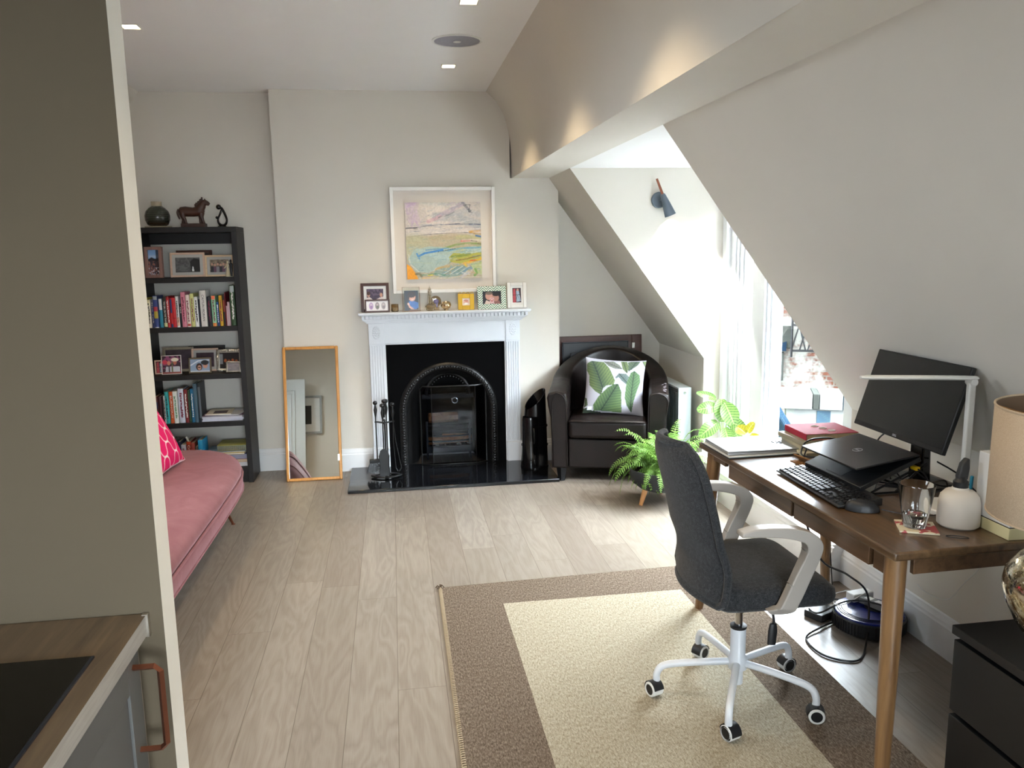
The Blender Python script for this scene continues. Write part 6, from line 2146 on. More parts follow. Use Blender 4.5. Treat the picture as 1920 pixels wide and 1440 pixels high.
b = MB(); b.box(-.050, .050, -.002, .002, .0, .045, Matrix.Rotation(radians(-52), 4, 'X')); b.build('flap', 'kraft', t)
b = MB(); b.box(-.050, .050, 0, .05, 0, .003); b.build('pocket', 'kraft', t)
b = MB(); b.lathe([(.004, 0), (.004, .0015), (0, .0015)], M4=Matrix.Rotation(radians(-52), 4, 'X') @ Matrix.Translation((0, -.002, .015)) @ Matrix.Rotation(pi / 2, 4, 'X'), seg=12); b.build('button', 'white', t)

# laptop raised on a folding stand
M['laptop_black'] = paint('brushed_black_laptop', '#17191c', 0.33, 0.1, 30)
t = rot_thing('black_laptop', 'black laptop with its lid half closed on a wire stand', 'laptop', 1.488, 2.53, ZD + .018, 3)
tb = Matrix.Rotation(radians(-22), 4, 'Y')
b = MB(); b.box(0, .235, -.165, .165, .010, .026, tb); base = b.build('keyboard_base', 'laptop_black', t, bevel=.002)
b = MB(); b.box(.012, .080, -.045, .045, .0262, .0268, tb); b.build('touchpad', flat_mat('#202226', .35), base)
hinge = tb @ Vector((.235, 0, .028))
tl = Matrix.Translation(hinge) @ Matrix.Rotation(radians(14), 4, 'Y')
tl = Matrix.Translation(hinge) @ Matrix.Rotation(radians(-8), 4, 'Y')
b = MB(); b.box(-.235, 0, -.165, .165, 0, .0065, tl); lid = b.build('lid', 'laptop_black', t, bevel=.002)
b = MB(); b.tube([tl @ Vector((-.118 + .016 * cos(2 * pi * k / 24), .016 * sin(2 * pi * k / 24), .0069)) for k in range(24)], .0008, 5, closed=True); b.build('ring_logo', flat_mat('#a8adb4', .3), lid)
e = Vector((0, 0, radians(-90)))
o = text('DELL', None, .011, flat_mat('#a8adb4', .3), (0, 0, 0), name='logo_lettering', width=.023, bold=.0002)
o.parent = lid
o.matrix_local = tl @ Matrix.Translation((-.118, 0, .0069)) @ Matrix.Rotation(radians(-90), 4, 'Z')
t = rot_thing('laptop_stand', 'black folding lattice stand under the raised laptop', 'laptop stand', 1.515, 2.52, ZD, 3)
b = MB()
for y in (-.12, .13):
    b.tube([(.0, y, .004), (.24, y, .004)], .004, 6)
    b.tube([(.02, y, .004), (.225, y, .094)], .004, 6)
    b.tube([(.24, y, .004), (.08, y, .030)], .004, 6)
    b.tube([(.12, y, .004), (.235, y, .096)], .004, 6)
b.tube([(.24, -.12, .004), (.24, .13, .004)], .004, 6)
b.tube([(.04, -.12, .004), (.24, .13, .004)], .003, 6)
b.tube([(.04, .13, .004), (.24, -.12, .004)], .003, 6)
for (a, c) in ((0, 1), (1, 0)):
    b.tube([(.235, -.12 + .25 * a, .09), (.24, .005, .004), (.235, -.12 + .25 * c, .09)], .003, 6)
b.build('lattice', 'black', t)

# keyboard and mouse
t = rot_thing('keyboard', 'black wired full size keyboard angled along the desk', 'keyboard', 1.445, 2.505, ZD, -1.0)
M['key'] = paint('keycap_plastic', '#131417', 0.42, 0.05, spec=.4)
b = MB()
b.prism([(-.073, .004), (-.075, .010), (.060, .026), (.078, .027), (.078, .004)], -.218, .218); b.build('tray', 'black_plastic', t, bevel=.002)
sl_ = (.026 - .010) / .135
rows = [(.056, [0, 1.5, 2.5, 3.5, 4.5, 6, 7, 8, 9, 10.5, 11.5, 12.5, 13.5, 15.2, 16.2, 17.2], None)]
u = .0187
def key(b, cx_, cy_, w):
    z = .010 + (cx_ + .075) * sl_
    Mx = Matrix.Translation((cx_, cy_, z)) @ Matrix.Rotation(-math.atan(sl_), 4, 'Y')
    ww, d = w * u / 2 - .0013, u / 2 - .0013
    lo = [(-d, -ww, 0), (d, -ww, 0), (d, ww, 0), (-d, ww, 0)]
    hi = [(-d + .0022, -ww + .0018, .0065), (d - .0014, -ww + .0018, .0065), (d - .0014, ww - .0018, .0065), (-d + .0022, ww - .0018, .0065)]
    A = [b.v(*(Mx @ Vector(p))) for p in lo]; B = [b.v(*(Mx @ Vector(p))) for p in hi]
    for i in range(4):
        j = (i + 1) % 4; b._f([A[i], A[j], B[j], B[i]])
    b._f(B)
kb = MB()
X0k = -.058
for r in range(5):
    cxk = X0k + r * u
    y = .211
    if r == 0:
        ws = [1.25, 1.25, 1.25, 6.25, 1.25, 1.25, 1.25, 1.25]
    elif r == 1:
        ws = [1.25] + [1] * 11 + [2.75]
    elif r == 2:
        ws = [1.75] + [1] * 11 + [2.25]
    elif r == 3:
        ws = [1.5] + [1] * 12 + [1.5]
    else:
        ws = [1] * 13 + [2]
    for w in ws:
        key(kb, cxk, y - w * u / 2, w); y -= w * u
    y = .211 - 15.3 * u
    if r in (0,):
        for k in range(3): key(kb, cxk, y - (k + .5) * u, 1)
    if r == 1: key(kb, cxk, y - 1.5 * u, 1)
    if r in (3, 4):
        for k in range(3): key(kb, cxk, y - (k + .5) * u, 1)
    y = .211 - 18.55 * u
    for k in range(4):
        if r == 0 and k == 1: continue
        key(kb, cxk, y - (k + .5) * u, 1 if not (r == 0 and k == 0) else 1)
for k in range(13):
    key(kb, X0k + 5.25 * u, .211 - (k * 1.13 + .5) * u, 1)
for k in range(7):
    key(kb, X0k + 5.25 * u, .211 - 15.3 * u - (k + .5) * u, 1)
kb.build('keys', 'key', t)
t = rot_thing('computer_mouse', 'black wired mouse at the near end of the keyboard', 'mouse', 1.435, 2.262, ZD, -24)
def mouse_fn(u_, v_):
    a = 2 * pi * u_; th = v_ * pi / 2
    r = cos(th)
    x = .052 * cos(a) * r ** .6 if r > 1e-9 else 0
    y = .030 * sin(a) * r ** .6 * (1 + .10 * cos(a)) if r > 1e-9 else 0
    return (x, y, .002 + .034 * sin(th) * (1 - .18 * cos(a) * r))
b = MB(); b.grid(32, 12, mouse_fn, closed_u=True); b.lathe([(.0, 0), (.040, 0), (.046, .003)], seg=24, M4=Matrix.Diagonal((1.05, .64, 1, 1)), cap=False); b.build('body', 'black_plastic', t, angle=60)
b = MB(); b.lathe([(.009, -.003), (.009, .003)], M4=Matrix.Translation((-.024, 0, .030)) @ RX, seg=16); b.build('scroll_wheel', 'black', t)
cable('thin black mouse cable crossing the desk behind the glass', [(1.485, 2.240, ZD + .008), (1.53, 2.20, ZD + .004), (1.60, 2.17, ZD + .003), (1.70, 2.20, ZD + .003), (1.78, 2.26, ZD + .003)], .0016, 'cable_black')

# monitor
t = thing('monitor', 'black flat monitor tilted back towards the sloping wall', 'monitor', (1.788, 2.520, ZD))
M['screen'] = paint('dark_screen', '#15181b', 0.22, 0.03)
b = MB(); b.box(-.085, .095, -.115, .115, 0, .006); b.build('base', 'black', t, bevel=.004)
b = MB(); b.prism([(.000, .006), (.040, .006), (.030, .22), (.005, .22)], -.036, .036); b.build('stand_column', 'black_gloss', t, bevel=.006)
tilt = Matrix.Translation((-.100, -.02, .168)) @ Matrix.Rotation(radians(17.5), 4, 'Y')
W2, H2 = .2475, .290
b = MB(); b.box(0, .016, -W2, W2, 0, H2, tilt); b.box(.016, .040, -W2 * .55, W2 * .55, .03, H2 * .72, tilt); b.build('housing', 'black', t, bevel=.003)
b = MB(); b.box(-.0006, .0002, -W2 + .005, W2 - .005, .017, H2 - .005, tilt); b.build('screen', 'screen', t)
o = text('DELL', None, .010, flat_mat('#a8adb4', .3), (0, 0, 0), name='logo_lettering', width=.022, bold=.0002)
o.parent = t
o.matrix_local = tilt @ Matrix.Translation((-.0008, .0, .0085)) @ Matrix.Rotation(radians(-90), 4, 'Z') @ Matrix.Rotation(radians(90), 4, 'X')
# cable tangle behind the laptop
random.seed(31)
for i, lab in enumerate(('black cable looping in front of the monitor base', 'black cable hanging from the monitor underside', 'black cable crossing the monitor base towards the laptop', 'black power lead curving behind the lamp post', 'black lead running to the back edge of the desk')):
    P0 = [[(1.80, 2.36, ZD + .02), (1.76, 2.33, ZD + .06), (1.70, 2.38, ZD + .03), (1.72, 2.48, ZD + .01), (1.80, 2.44, ZD + .012)],
          [(1.76, 2.62, ZD + .17), (1.72, 2.64, ZD + .12), (1.74, 2.60, ZD + .05), (1.70, 2.52, ZD + .015)],
          [(1.84, 2.40, ZD + .012), (1.76, 2.36, ZD + .012), (1.70, 2.34, ZD + .02), (1.66, 2.40, ZD + .015)],
          [(1.83, 2.46, ZD + .085), (1.84, 2.36, ZD + .065), (1.83, 2.26, ZD + .035), (1.85, 2.18, ZD + .01)],
          [(1.70, 2.42, ZD + .09), (1.74, 2.40, ZD + .05), (1.80, 2.40, ZD + .02), (1.88, 2.42, ZD + .01)]][i]
    cable(lab, P0, .0028, 'cable_black', group='cables around the monitor foot')
M['yellow_plug'] = paint('yellow_plug', '#d8b010', 0.4, 0.02)
t = thing('network_cable', 'black network lead with a yellow plug at the back of the raised laptop', 'cable', (1.700, 2.395, ZD + .088))
b = MB(); b.box(-.008, .008, -.018, .012, -.005, .007); b.build('plug', 'yellow_plug', t, bevel=.001)
b = MB(); b.tube([(0, -.018, 0), (.01, -.035, -.01), (.03, -.03, -.04), (.05, 0, -.075)], .0028, 6, smooth=5); b.build('lead', 'cable_black', t)

# LED desk lamp
t = thing('led_desk_lamp', 'white slim LED desk lamp with a long flat arm before the monitor', 'desk lamp', (1.700, 2.215, ZD))
b = MB(); b.lathe([(.082, 0), (.084, .003), (.084, .013), (.080, .017), (0, .018)], seg=48); b.build('base', 'white_plastic', t)
b = MB(); b.box(.036, .060, -.004, .014, .015, .405); b.build('post', 'white_plastic', t, bevel=.005, bseg=3)
b = MB(); b.lathe([(.012, -.014), (.012, .014)], M4=Matrix.Translation((.048, .005, .405)) @ RX, seg=20); b.build('hinge', 'white_plastic', t)
hd = Matrix.Translation((.048, .005, .418)) @ Matrix.Rotation(radians(0), 4, 'Z')
b = MB(); b.tube([(.062, .005, .417), (.03, .005, .418), (-.10, .040, .419), (-.250, .078, .420), (-.272, .084, .420)], [.014, .017, .017, .017, .010], 12, flat=(.42, 1.05)); b.build('head', 'white_plastic', t, angle=60)

# glass on its coaster
def coaster_mat():
    t = NT('printed_coaster')
    v = t.coord()
    n = t.noise(v, 30, 2)
    t.base(t.mix(t.ramp(n, [(.50, 0.0), (.54, 1.0)]), '#d8cdb0', '#a8484a')); t.set(Roughness=.4); return t.m
M['coaster'] = coaster_mat()
t = thing('coaster', 'square cream coaster with red blotches under the glass', 'coaster', (1.498, 2.084, ZD), rotz=radians(-25))
b = MB(); b.box(-.053, .053, -.053, .053, 0, .006); b.build('tile', 'coaster', t, bevel=.001)
t = thing('drinking_glass', 'tall clear tapered glass with a little water on the coaster', 'glass', (1.492, 2.086, ZD + .0063))
M['tumbler'] = glass('tumbler_glass', (.97, .98, .98, 1))
b = MB(); b.lathe([(0, 0), (.030, 0), (.032, .002), (.041, .060), (.0508, .127), (.0503, .1290), (.0482, .1290), (.0472, .127), (.0380, .062), (.0295, .011), (0, .010)], seg=48, cap=False); b.build('tumbler', 'tumbler', t, angle=60)
M['water'] = glass('water', (1, 1, 1, 1), 0, 1.33)
b = MB(); b.lathe([(0, .0105), (.0293, .0115), (.0338, .040), (0, .0402)], seg=40, cap=False); b.build('water', 'water', t, angle=50)
cable('thin black hair elastic lying beside the coaster', [(1.560 + .028 * cos(a * pi / 6) * .9 - .013 * sin(a * pi / 6) * .4, 1.990 + .013 * sin(a * pi / 6) - .010 * cos(a * pi / 6), ZD + .0025) for a in range(12)], .0012, 'cable_black', closed=True, name='hair_elastic', cat='hair tie')

# spray bottle
t = thing('spray_bottle', 'squat white bottle with a dark grey trigger top on the desk', 'bottle', (1.632, 2.085, ZD))
M['bottle_white'] = paint('matte_white_ceramic', '#cfc9c0', 0.6, 0.03, 12)
b = MB(); b.lathe([(0, 0), (.050, 0), (.057, .006), (.058, .020), (.057, .070), (.052, .092), (.040, .106), (.024, .112), (.022, .118), (0, .118)], seg=48); b.build('bottle', 'bottle_white', t)
M['dark_grey_plastic'] = paint('dark_grey_plastic', '#2b2c2e', 0.5, 0.05)
b = MB(); b.lathe([(.020, .112), (.021, .116), (.021, .135), (.016, .140), (.012, .150), (0, .150)], seg=24); b.build('collar', 'black_plastic', t)
b = MB(); b.prism([(-.012, .138), (-.014, .152), (-.004, .190), (.010, .205), (.018, .204), (.020, .175), (.016, .140)], -.010, .010); b.build('trigger_head', 'dark_grey_plastic', t, bevel=.004, bseg=3)
t = thing('pen', 'small teal capped pen standing behind the spray bottle', 'pen', (1.700, 2.135, ZD))
b = MB(); b.lathe([(.004, 0), (.004, .118), (.002, .122), (0, .122)], seg=10, M4=Matrix.Rotation(radians(4), 4, 'X')); b.build('barrel', flat_mat('#a07a74'), t)
b = MB(); b.lathe([(.0048, .095), (.0048, .135), (0, .137)], seg=10, M4=Matrix.Rotation(radians(4), 4, 'X')); b.build('cap', flat_mat('#1f7f9a'), t)

# box file behind the lamp shade
M['box_white'] = paint('white_card', '#d0d0cf', 0.7, 0.02)
M['box_cream'] = paint('cream_card', '#c9c39a', 0.7, 0.02)
t = thing('storage_box', 'tall white card box with a cream foot, half hidden by the lamp shade', 'box', (1.78, 2.012, ZD), rotz=radians(-1))
b = MB(); b.box(-.096, .12, -.070, .072, .036, .225); b.build('body', 'box_white', t, bevel=.0015)
b = MB(); b.box(-.098, .122, -.072, .074, 0, .034); b.build('foot', 'box_cream', t, bevel=.0015)
b = MB(); b.box(-.0965, .1205, -.0705, .0725, .034, .0365); b.build('seam', 'black', t)
b = MB(); b.box(-.055, -.012, -.0722, -.070, .036, .16); b.build('corner_strip', 'box_cream', t)
b = MB(); b.box(-.0975, -.096, -.030, -.010, .055, .075, None); b.box(-.0975, -.096, -.045, -.03, .10, .115); b.build('sticker', flat_mat('#6f6a68'), t)

# ================================================================ office chair
def tweed():
    t = NT('charcoal_tweed')
    v = t.coord()
    n = t.noise(v, 420, 2, .6); n2 = t.noise(v, 90, 3)
    h = t.math('ADD', t.math('MULTIPLY', n, .7), t.math('MULTIPLY', n2, .3))
    t.base(t.ramp(h, [(.35, '#1d1e20'), (.52, '#2f3134'), (.68, '#4a4c50')])); t.set(Roughness=.95); t.b.inputs['Specular IOR Level'].default_value = .15
    t.b.inputs['Sheen Weight'].default_value = .15
    t.bump(h, .6, .0015); return t.m
M['tweed'] = tweed()
M['chair_arm'] = paint('light_grey_plastic', '#a5a099', 0.35, 0.02)
CX, CY = 1.150, 2.512
t = thing('office_chair', 'charcoal tweed swivel chair with pale grey arms and a white five star base', 'chair', (CX, CY, 0.0065))
def cb(b, name, mats, p=None, **k):
    return b.build(name, mats, t if p is None else p, loc=(-CX, -CY, -.0065) if p is None else (0, 0, 0), **k)
# backrest: rounded panel, curved round the sitter and leaning back
def back_fn(off):
    def f(u_, v_):
        a, c = 2 * u_ - 1, v_
        z = .425 + .525 * c
        # outline: even width, rounded at the top corners and slightly at the foot
        hw = .216
        R_t, R_b = .110, .035
        zt_, zb_ = .525 * (1 - c), .525 * c
        if zt_ < R_t:
            hw -= R_t - sqrt(max(0, R_t ** 2 - (R_t - zt_) ** 2))
        if zb_ < R_b:
            hw -= R_b - sqrt(max(0, R_b ** 2 - (R_b - zb_) ** 2))
        y = 2.542 + a * hw
        x = .962 + .015 * sin(pi * min(1, c / .40)) - .092 * max(0, (c - .25) / .75) ** 1.25
        x += .048 * (a * a) + off * (1 - abs(a) ** 6) * (1 - abs(2 * c - 1) ** 8)
        z += -.006 * a * a
        return (x, y, z)
    return f
b = MB()
g1 = b.grid(28, 48, back_fn(-.018)); g2 = b.grid(28, 48, back_fn(.020))
cb(b, 'backrest', 'tweed', weld=True, angle=80)
b = MB()
f = back_fn(0)
pts = [f(i / 24, 0) for i in range(24)] + [f(1, i / 24) for i in range(24)] + [f(1 - i / 24, 1) for i in range(24)] + [f(0, 1 - i / 24) for i in range(24)]
b.tube(pts, .0135, 8, closed=True, flat=(1, 1)); cb(b, 'edge_piping', 'tweed')
# seat
b = MB()
def seat(u_, v_):
    a, c = 2 * u_ - 1, 2 * v_ - 1
    return (1.205 + .225 * a, 2.552 + .235 * c, .0)
rings = []
for off, z in ((-.04, .404), (-.010, .407), (0, .420), (.003, .450), (0, .474), (-.02, .486), (-.08, .492), (-.16, .494)):
    pts = []
    for k in range(48):
        a = 2 * pi * k / 48
        e = .22
        x = 1.208 + (.208 + off) * (abs(cos(a)) ** e) * (1 if cos(a) >= 0 else -1)
        y = 2.552 + (.232 + off) * (abs(sin(a)) ** e) * (1 if sin(a) >= 0 else -1)
        zz = z - (.020 * max(0, (x - 1.33) / .09) ** 2 if z > .44 else 0)
        pts.append((x, y, zz))
    rings.append(pts)
V = [[b.v(*p) for p in r] for r in rings]
for A, B in zip(V, V[1:]):
    for k in range(48):
        j = (k + 1) % 48; b._f([A[k], A[j], B[j], B[k]])
b._f(V[0][::-1]); b._f(V[-1]); cb(b, 'seat', 'tweed', angle=70)
b = MB(); b.box(1.05, 1.30, 2.44, 2.66, .398, .416); b.box(1.10, 1.20, 2.47, 2.56, .370, .40); cb(b, 'seat_plate', 'black_plastic', bevel=.004)
b = MB(); b.tube([(1.03, 2.55, .408), (.985, 2.55, .42), (.975, 2.545, .50)], .022, 8, flat=(.4, 1.4)); cb(b, 'back_bracket', 'black_plastic')
# arms
for yy, s_ in ((2.292, -1), (2.800, 1)):
    b = MB()
    out = [(1.045, .698), (1.10, .708), (1.18, .706), (1.25, .694), (1.295, .672), (1.316, .640), (1.312, .602), (1.285, .535), (1.248, .450), (1.222, .414), (1.165, .404)]
    inn = [(1.150, .420), (1.178, .432), (1.196, .462), (1.232, .545), (1.258, .602), (1.264, .632), (1.246, .655), (1.18, .673), (1.10, .681), (1.042, .684)]
    def sm(P, n=5):
        R = []
        for i in range(len(P) - 1):
            p0, p1, p2, p3 = P[max(i - 1, 0)], P[i], P[i + 1], P[min(i + 2, len(P) - 1)]
            for k in range(n):
                q = k / n
                R.append(tuple(.5 * (2 * p1[d] + (p2[d] - p0[d]) * q + (2 * p0[d] - 5 * p1[d] + 4 * p2[d] - p3[d]) * q * q + (3 * p1[d] - p0[d] - 3 * p2[d] + p3[d]) * q ** 3) for d in (0, 1)))
        return R + [P[-1]]
    O_, I_ = sm(out), sm(inn)[::-1]
    m_ = len(O_)
    I_ = [I_[min(int(round(k * (len(I_) - 1) / (m_ - 1))), len(I_) - 1)] for k in range(m_)]
    rows_ = []
    for k in range(m_):
        hw_ = .024 if k < m_ * .45 else .024 - .006 * min(1, (k - m_ * .45) / (m_ * .2))
        inset = s_ * -.035 * max(0, (k - m_ * .85) / (m_ * .15))
        rows_.append([b.v(O_[k][0], yy + inset - hw_, O_[k][1]), b.v(O_[k][0], yy + inset + hw_, O_[k][1]), b.v(I_[k][0], yy + inset + hw_, I_[k][1]), b.v(I_[k][0], yy + inset - hw_, I_[k][1])])
    for A, B in zip(rows_, rows_[1:]):
        for q in range(4):
            b._f([A[q], A[(q + 1) % 4], B[(q + 1) % 4], B[q]])
    b._f(rows_[0][::-1]); b._f(rows_[-1])
    cb(b, 'armrest', 'chair_arm', bevel=.007, bseg=3, angle=50)
# column and base
HX, HY = 1.150, 2.512
b = MB(); b.lathe([(.0135, .26), (.0135, .40)], (HX, HY, 0), 20); cb(b, 'gas_lift', 'chrome')
b = MB(); b.lathe([(.020, .055), (.020, .105), (.032, .112), (.034, .120), (.034, .150), (.026, .162), (.0265, .262), (.024, .266)], (HX, HY, 0), 28); hub = cb(b, 'column', 'white_metal')
b = MB(); b.lathe([(.027, .262), (.029, .264), (.029, .272), (.020, .274)], (HX, HY, 0), 24); cb(b, 'collar', 'black_plastic')
b = MB(); b.tube([(1.17, 2.49, .392), (1.205, 2.40, .385), (1.215, 2.385, .350), (1.212, 2.380, .330)], .0045, 8, smooth=4); cb(b, 'lever_rod', 'black_plastic')
b = MB(); b.tube([(1.212, 2.380, .335), (1.210, 2.378, .310), (1.206, 2.376, .262)], [.010, .014, .013], 10, flat=(.6, 1.2)); cb(b, 'lever_paddle', 'black_plastic', bevel=.003)
casters = [((.873, 2.565), 200), ((1.012, 2.262), 20), ((1.345, 2.322), 250), ((1.405, 2.632), 100), ((1.118, 2.795), 300)]
for (wx, wy), da in casters:
    dx, dy = wx - HX, wy - HY
    L = math.hypot(dx, dy); ux, uy = dx / L, dy / L
    b = MB(); b.tube([(HX + ux * .020, HY + uy * .020, .135), (HX + ux * .12, HY + uy * .12, .132), (HX + ux * (L - .055), HY + uy * (L - .055), .124), (HX + ux * (L - .015), HY + uy * (L - .015), .112), (wx, wy, .085), (wx, wy, .058)], .0125, 12, smooth=4)
    cb(b, 'base_arm', 'white_metal', angle=60)
    a = radians(da)
    Rz = Matrix.Translation((wx + .010 * cos(a), wy + .010 * sin(a), .0065 + .027)) @ Matrix.Rotation(a + pi / 2, 4, 'Z') @ RX
    b = MB()
    b.lathe([(.0262, -.011), (.0262, .011)], M4=Rz, seg=28)
    hood = lambda rr, w: (lambda u_, v_: Rz @ Vector((rr * cos(radians(10 + 175 * u_)), rr * sin(radians(10 + 175 * u_)) * 1, w * (2 * v_ - 1))))
    b.grid(14, 4, hood(.0305, .020)); b.grid(14, 4, hood(.0285, .020))
    c = cb(b, 'caster', 'black_plastic')
    b = MB(); b.lathe([(.0245, -.0225), (.0268, -.020), (.0268, -.010), (.0268, .010), (.0268, .020), (.0245, .0225), (.0190, .0225), (.0190, -.0225)], M4=Rz, seg=32, cap=False); b.build('wheel_tread', 'white_plastic', c, loc=(0, 0, 0))
    b = MB(); b.lathe([(.0190, -.0215), (.0190, .0215)], M4=Rz, seg=24); b.build('wheel_hub', 'black', c)
    b = MB(); b.lathe([(.011, .028), (.011, .050)], (wx, wy, .0065), 14); b.build('stem_collar', 'black_plastic', c)

# ================================================================ floor under the desk
M['black_wood'] = paint('black_stained_chest', '#0b0c0e', 0.45, 0.1, 40)
t = thing('chest_of_drawers', 'black low chest of drawers beside the near end of the desk', 'chest', (1.76, 1.50, 0))
b = MB(); b.box(1.472, 2.036, 1.13, 1.872, .527, .552); wb(b, 'top', 'black_wood', t, bevel=.002)
b = MB(); b.box(1.500, 2.036, 1.13, 1.148, .007, .527); b.box(1.500, 2.036, 1.854, 1.872, .007, .527); b.box(1.52, 2.03, 1.148, 1.854, .02, .04); b.box(2.02, 2.036, 1.148, 1.854, 0, .527); b.box(1.515, 2.02, 1.148, 1.854, .505, .527)
wb(b, 'carcass', 'black_wood', t)
for za, zb in ((.305, .510), (.080, .290)):
    b = MB(); b.box(1.480, 1.500, 1.132, 1.870, za, zb); b.box(1.5, 1.90, 1.16, 1.175, za + .01, zb - .05); b.box(1.5, 1.90, 1.83, 1.845, za + .01, zb - .05); b.box(1.5, 1.90, 1.175, 1.83, za + .01, za + .02)
    wb(b, 'drawer', 'black_wood', t, bevel=.0015)
def mercury():
    t = NT('mercury_glass')
    v = t.coord()
    n = t.noise(v, 26, 6, .7, 1.2); n2 = t.noise(v, 120, 3)
    t.base(t.ramp(n, [(.40, '#d8d2c2'), (.52, '#b8ac8a'), (.60, '#4a3a24'), (.70, '#d8cdb0')]))
    t.set(Metallic=1.0); t.link(t.ramp(n2, [(.4, .05), (.7, .35)]), t.b.inputs['Roughness']); return t.m
M['mercury'] = mercury()
t = thing('table_lamp', 'large table lamp with a beige drum shade and a mottled mercury glass body', 'table lamp', (1.572, 1.600, .5525))
b = MB(); b.lathe([(.070, 0), (.074, .006), (.066, .018), (.062, .028), (.080, .060), (.118, .115), (.142, .165), (.150, .205), (.144, .240), (.118, .275), (.075, .300), (.035, .312), (.022, .322), (.020, .34), (0, .34)], seg=64); b.build('base', 'mercury', t)
b = MB(); b.tube([(0, 0, .34), (0, 0, .60)], .006, 10); b.build('stem', 'brass', t)
def linen():
    t = NT('beige_linen_shade')
    v = t.coord()
    n = t.noise(v, 500, 2)
    t.base(t.ramp(n, [(.35, '#a6937c'), (.65, '#b8a58d')])); t.set(Roughness=.9); t.bump(n, .2, .0008)
    return t.m
M['linen'] = linen(); M['lining'] = paint('shade_lining', '#6e5844', 0.8, 0.03)
b = MB(); b.lathe([(.194, .385), (.196, .387), (.194, .645), (.192, .647)], seg=72, cap=False); b.build('shade', 'linen', t, fix=False)
b = MB(); b.lathe([(.1925, .387), (.1905, .645)], seg=72, cap=False); b.build('lining', 'lining', t, fix=False)
for rr, zz in ((.1935, .646), (.1955, .386)):
    b = MB(); b.tube([(rr * cos(2 * pi * k / 48), rr * sin(2 * pi * k / 48), zz) for k in range(48)], .003, 6, closed=True); b.build('shade_rim', 'linen', t)
b = MB()
for k in range(3):
    a = 2 * pi * k / 3 + .4; b.tube([(0, 0, .59), (.190 * cos(a), .190 * sin(a), .640)], .002, 6)
b.build('shade_spider', 'brass', t)

M['blue_lit_shell'] = paint('blue_lit_black_gloss', '#0e1c66', 0.2, 0.06)  # glossy black top; the blue window light on it is painted in
t = thing('robot_vacuum', 'round black robot vacuum with blue window light painted on its top, tucked under the desk by the skirting', 'robot vacuum', (1.900, 2.905, 0))
b = MB(); b.lathe([(.125, .012), (.140, .018), (.142, .070), (.138, .076)], seg=64); b.build('body', 'black_plastic', t)
b = MB()
for k in range(70):
    a = 2 * pi * k / 70; b.cbox(0, 0, .044, .003, .004, .050, Matrix.Rotation(a, 4, 'Z') @ Matrix.Translation((.1425, 0, 0)))
b.build('bumper_ribs', 'black', t)
b = MB(); b.lathe([(.138, .076), (.134, .082), (.100, .088), (.0, .090)], seg=64); b.build('top_shell', 'blue_lit_shell', t)
b = MB()
for r in (.108, .116, .124):
    b.tube([(r * cos(a), r * sin(a), .0885 - (r - .1) * .17) for a in [radians(150 + i * 8) for i in range(18)]], .0016, 5)
b.build('trim_rings', 'black', t)
b = MB(); b.lathe([(.045, .089), (.045, .094), (0, .095)], (.03, 0, 0), 32); b.build('centre_button', 'black', t)
for (x, y) in ((-.03, .09), (-.03, -.09)):
    b = MB(); b.lathe([(.018, -.008), (.018, .008)], M4=Matrix.Translation((x, y, .018)) @ RX, seg=20); b.build('wheel', 'black', t)
t = thing('power_brick', 'flat black adapter box on the floor left of the robot vacuum', 'adapter', (1.772, 3.052, 0), rotz=radians(28))
b = MB(); b.box(-.062, .062, -.044, .044, 0, .030); b.build('case', 'black_plastic', t, bevel=.004)
t = thing('white_adapter', 'white power adapter resting on top of the robot vacuum', 'adapter', (1.905, 2.985, .0955), rotz=radians(10))
b = MB(); b.box(-.052, .052, -.024, .024, 0, .034); b.build('case', 'white_plastic', t, bevel=.004)
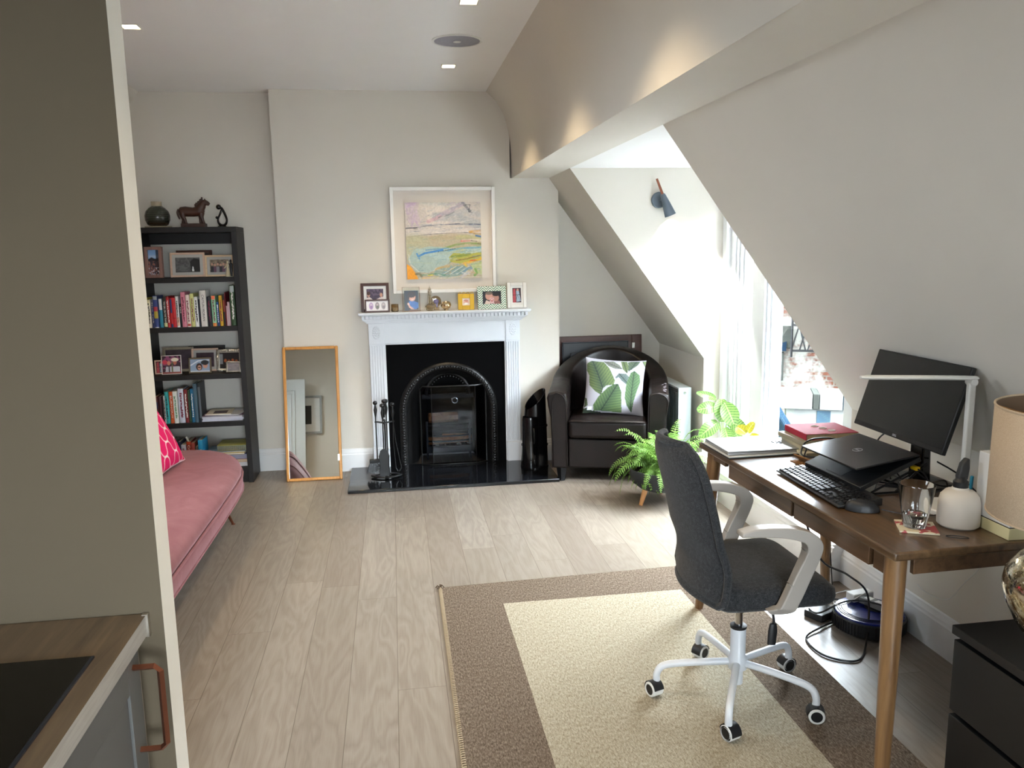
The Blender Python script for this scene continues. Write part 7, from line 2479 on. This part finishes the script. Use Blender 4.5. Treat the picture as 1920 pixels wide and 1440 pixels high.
t = thing('socket_strip', 'grey extension socket strip lying on the robot vacuum top', 'extension socket', (1.930, 2.885, .0955), rotz=radians(-68))
b = MB(); b.box(-.080, .080, -.022, .022, 0, .026); b.build('case', flat_mat('#6a6a68'), t, bevel=.004)
for k in range(3):
    b = MB(); b.box(-.062 + k * .048, -.032 + k * .048, -.014, .014, .026, .0275); b.build('socket', 'white_plastic', t)
cable('black lead hanging from the drawer gap of the desk to the floor', [(1.372, 2.502, .655), (1.50, 2.60, .45), (1.72, 2.78, .30), (1.86, 2.86, .17), (1.80, 2.76, .02), (1.70, 2.66, .006), (1.60, 2.72, .006), (1.60, 2.86, .006), (1.70, 2.93, .010), (1.78, 2.97, .008)], .0042, 'cable_black', group='leads under the desk')
cable('black lead looping behind the black adapter box', [(1.80, 3.09, .02), (1.88, 3.17, .012), (1.93, 3.13, .02), (1.90, 3.06, .03), (1.84, 3.05, .05)], .0035, 'cable_black', group='leads under the desk')
cable('dark lead from the socket strip across the robot vacuum', [(1.93, 2.83, .128), (1.88, 2.90, .125), (1.80, 2.93, .115), (1.72, 2.98, .05), (1.72, 3.06, .034)], .0038, 'cable_black', group='leads under the desk')
cable('thin white lead curling over the robot vacuum', [(1.93, 2.97, .135), (1.86, 2.93, .13), (1.80, 2.92, .11), (1.77, 2.95, .10), (1.80, 3.00, .12), (1.87, 3.0, .13)], .0020, 'white_plastic', group='white leads')
cable('fine white wire dangling down the wall below the desk', [(1.99, 2.42, .62), (2.035, 2.46, .46), (2.045, 2.56, .33), (2.048, 2.64, .235), (2.040, 2.74, .215), (2.032, 2.80, .23)], .0014, 'white_plastic', group='white leads')
cable('black lead slung under the back of the desk', [(1.90, 2.30, .655), (1.92, 2.40, .58), (1.93, 2.55, .56), (1.92, 2.72, .48), (1.95, 2.80, .34)], .004, 'cable_black', group='leads under the desk')
cable('black lead hanging behind the far chair arm', [(1.88, 3.19, .68), (1.885, 3.20, .50), (1.872, 3.20, .36), (1.89, 3.20, .20), (1.90, 3.18, .01)], .0028, 'cable_black', group='leads under the desk')
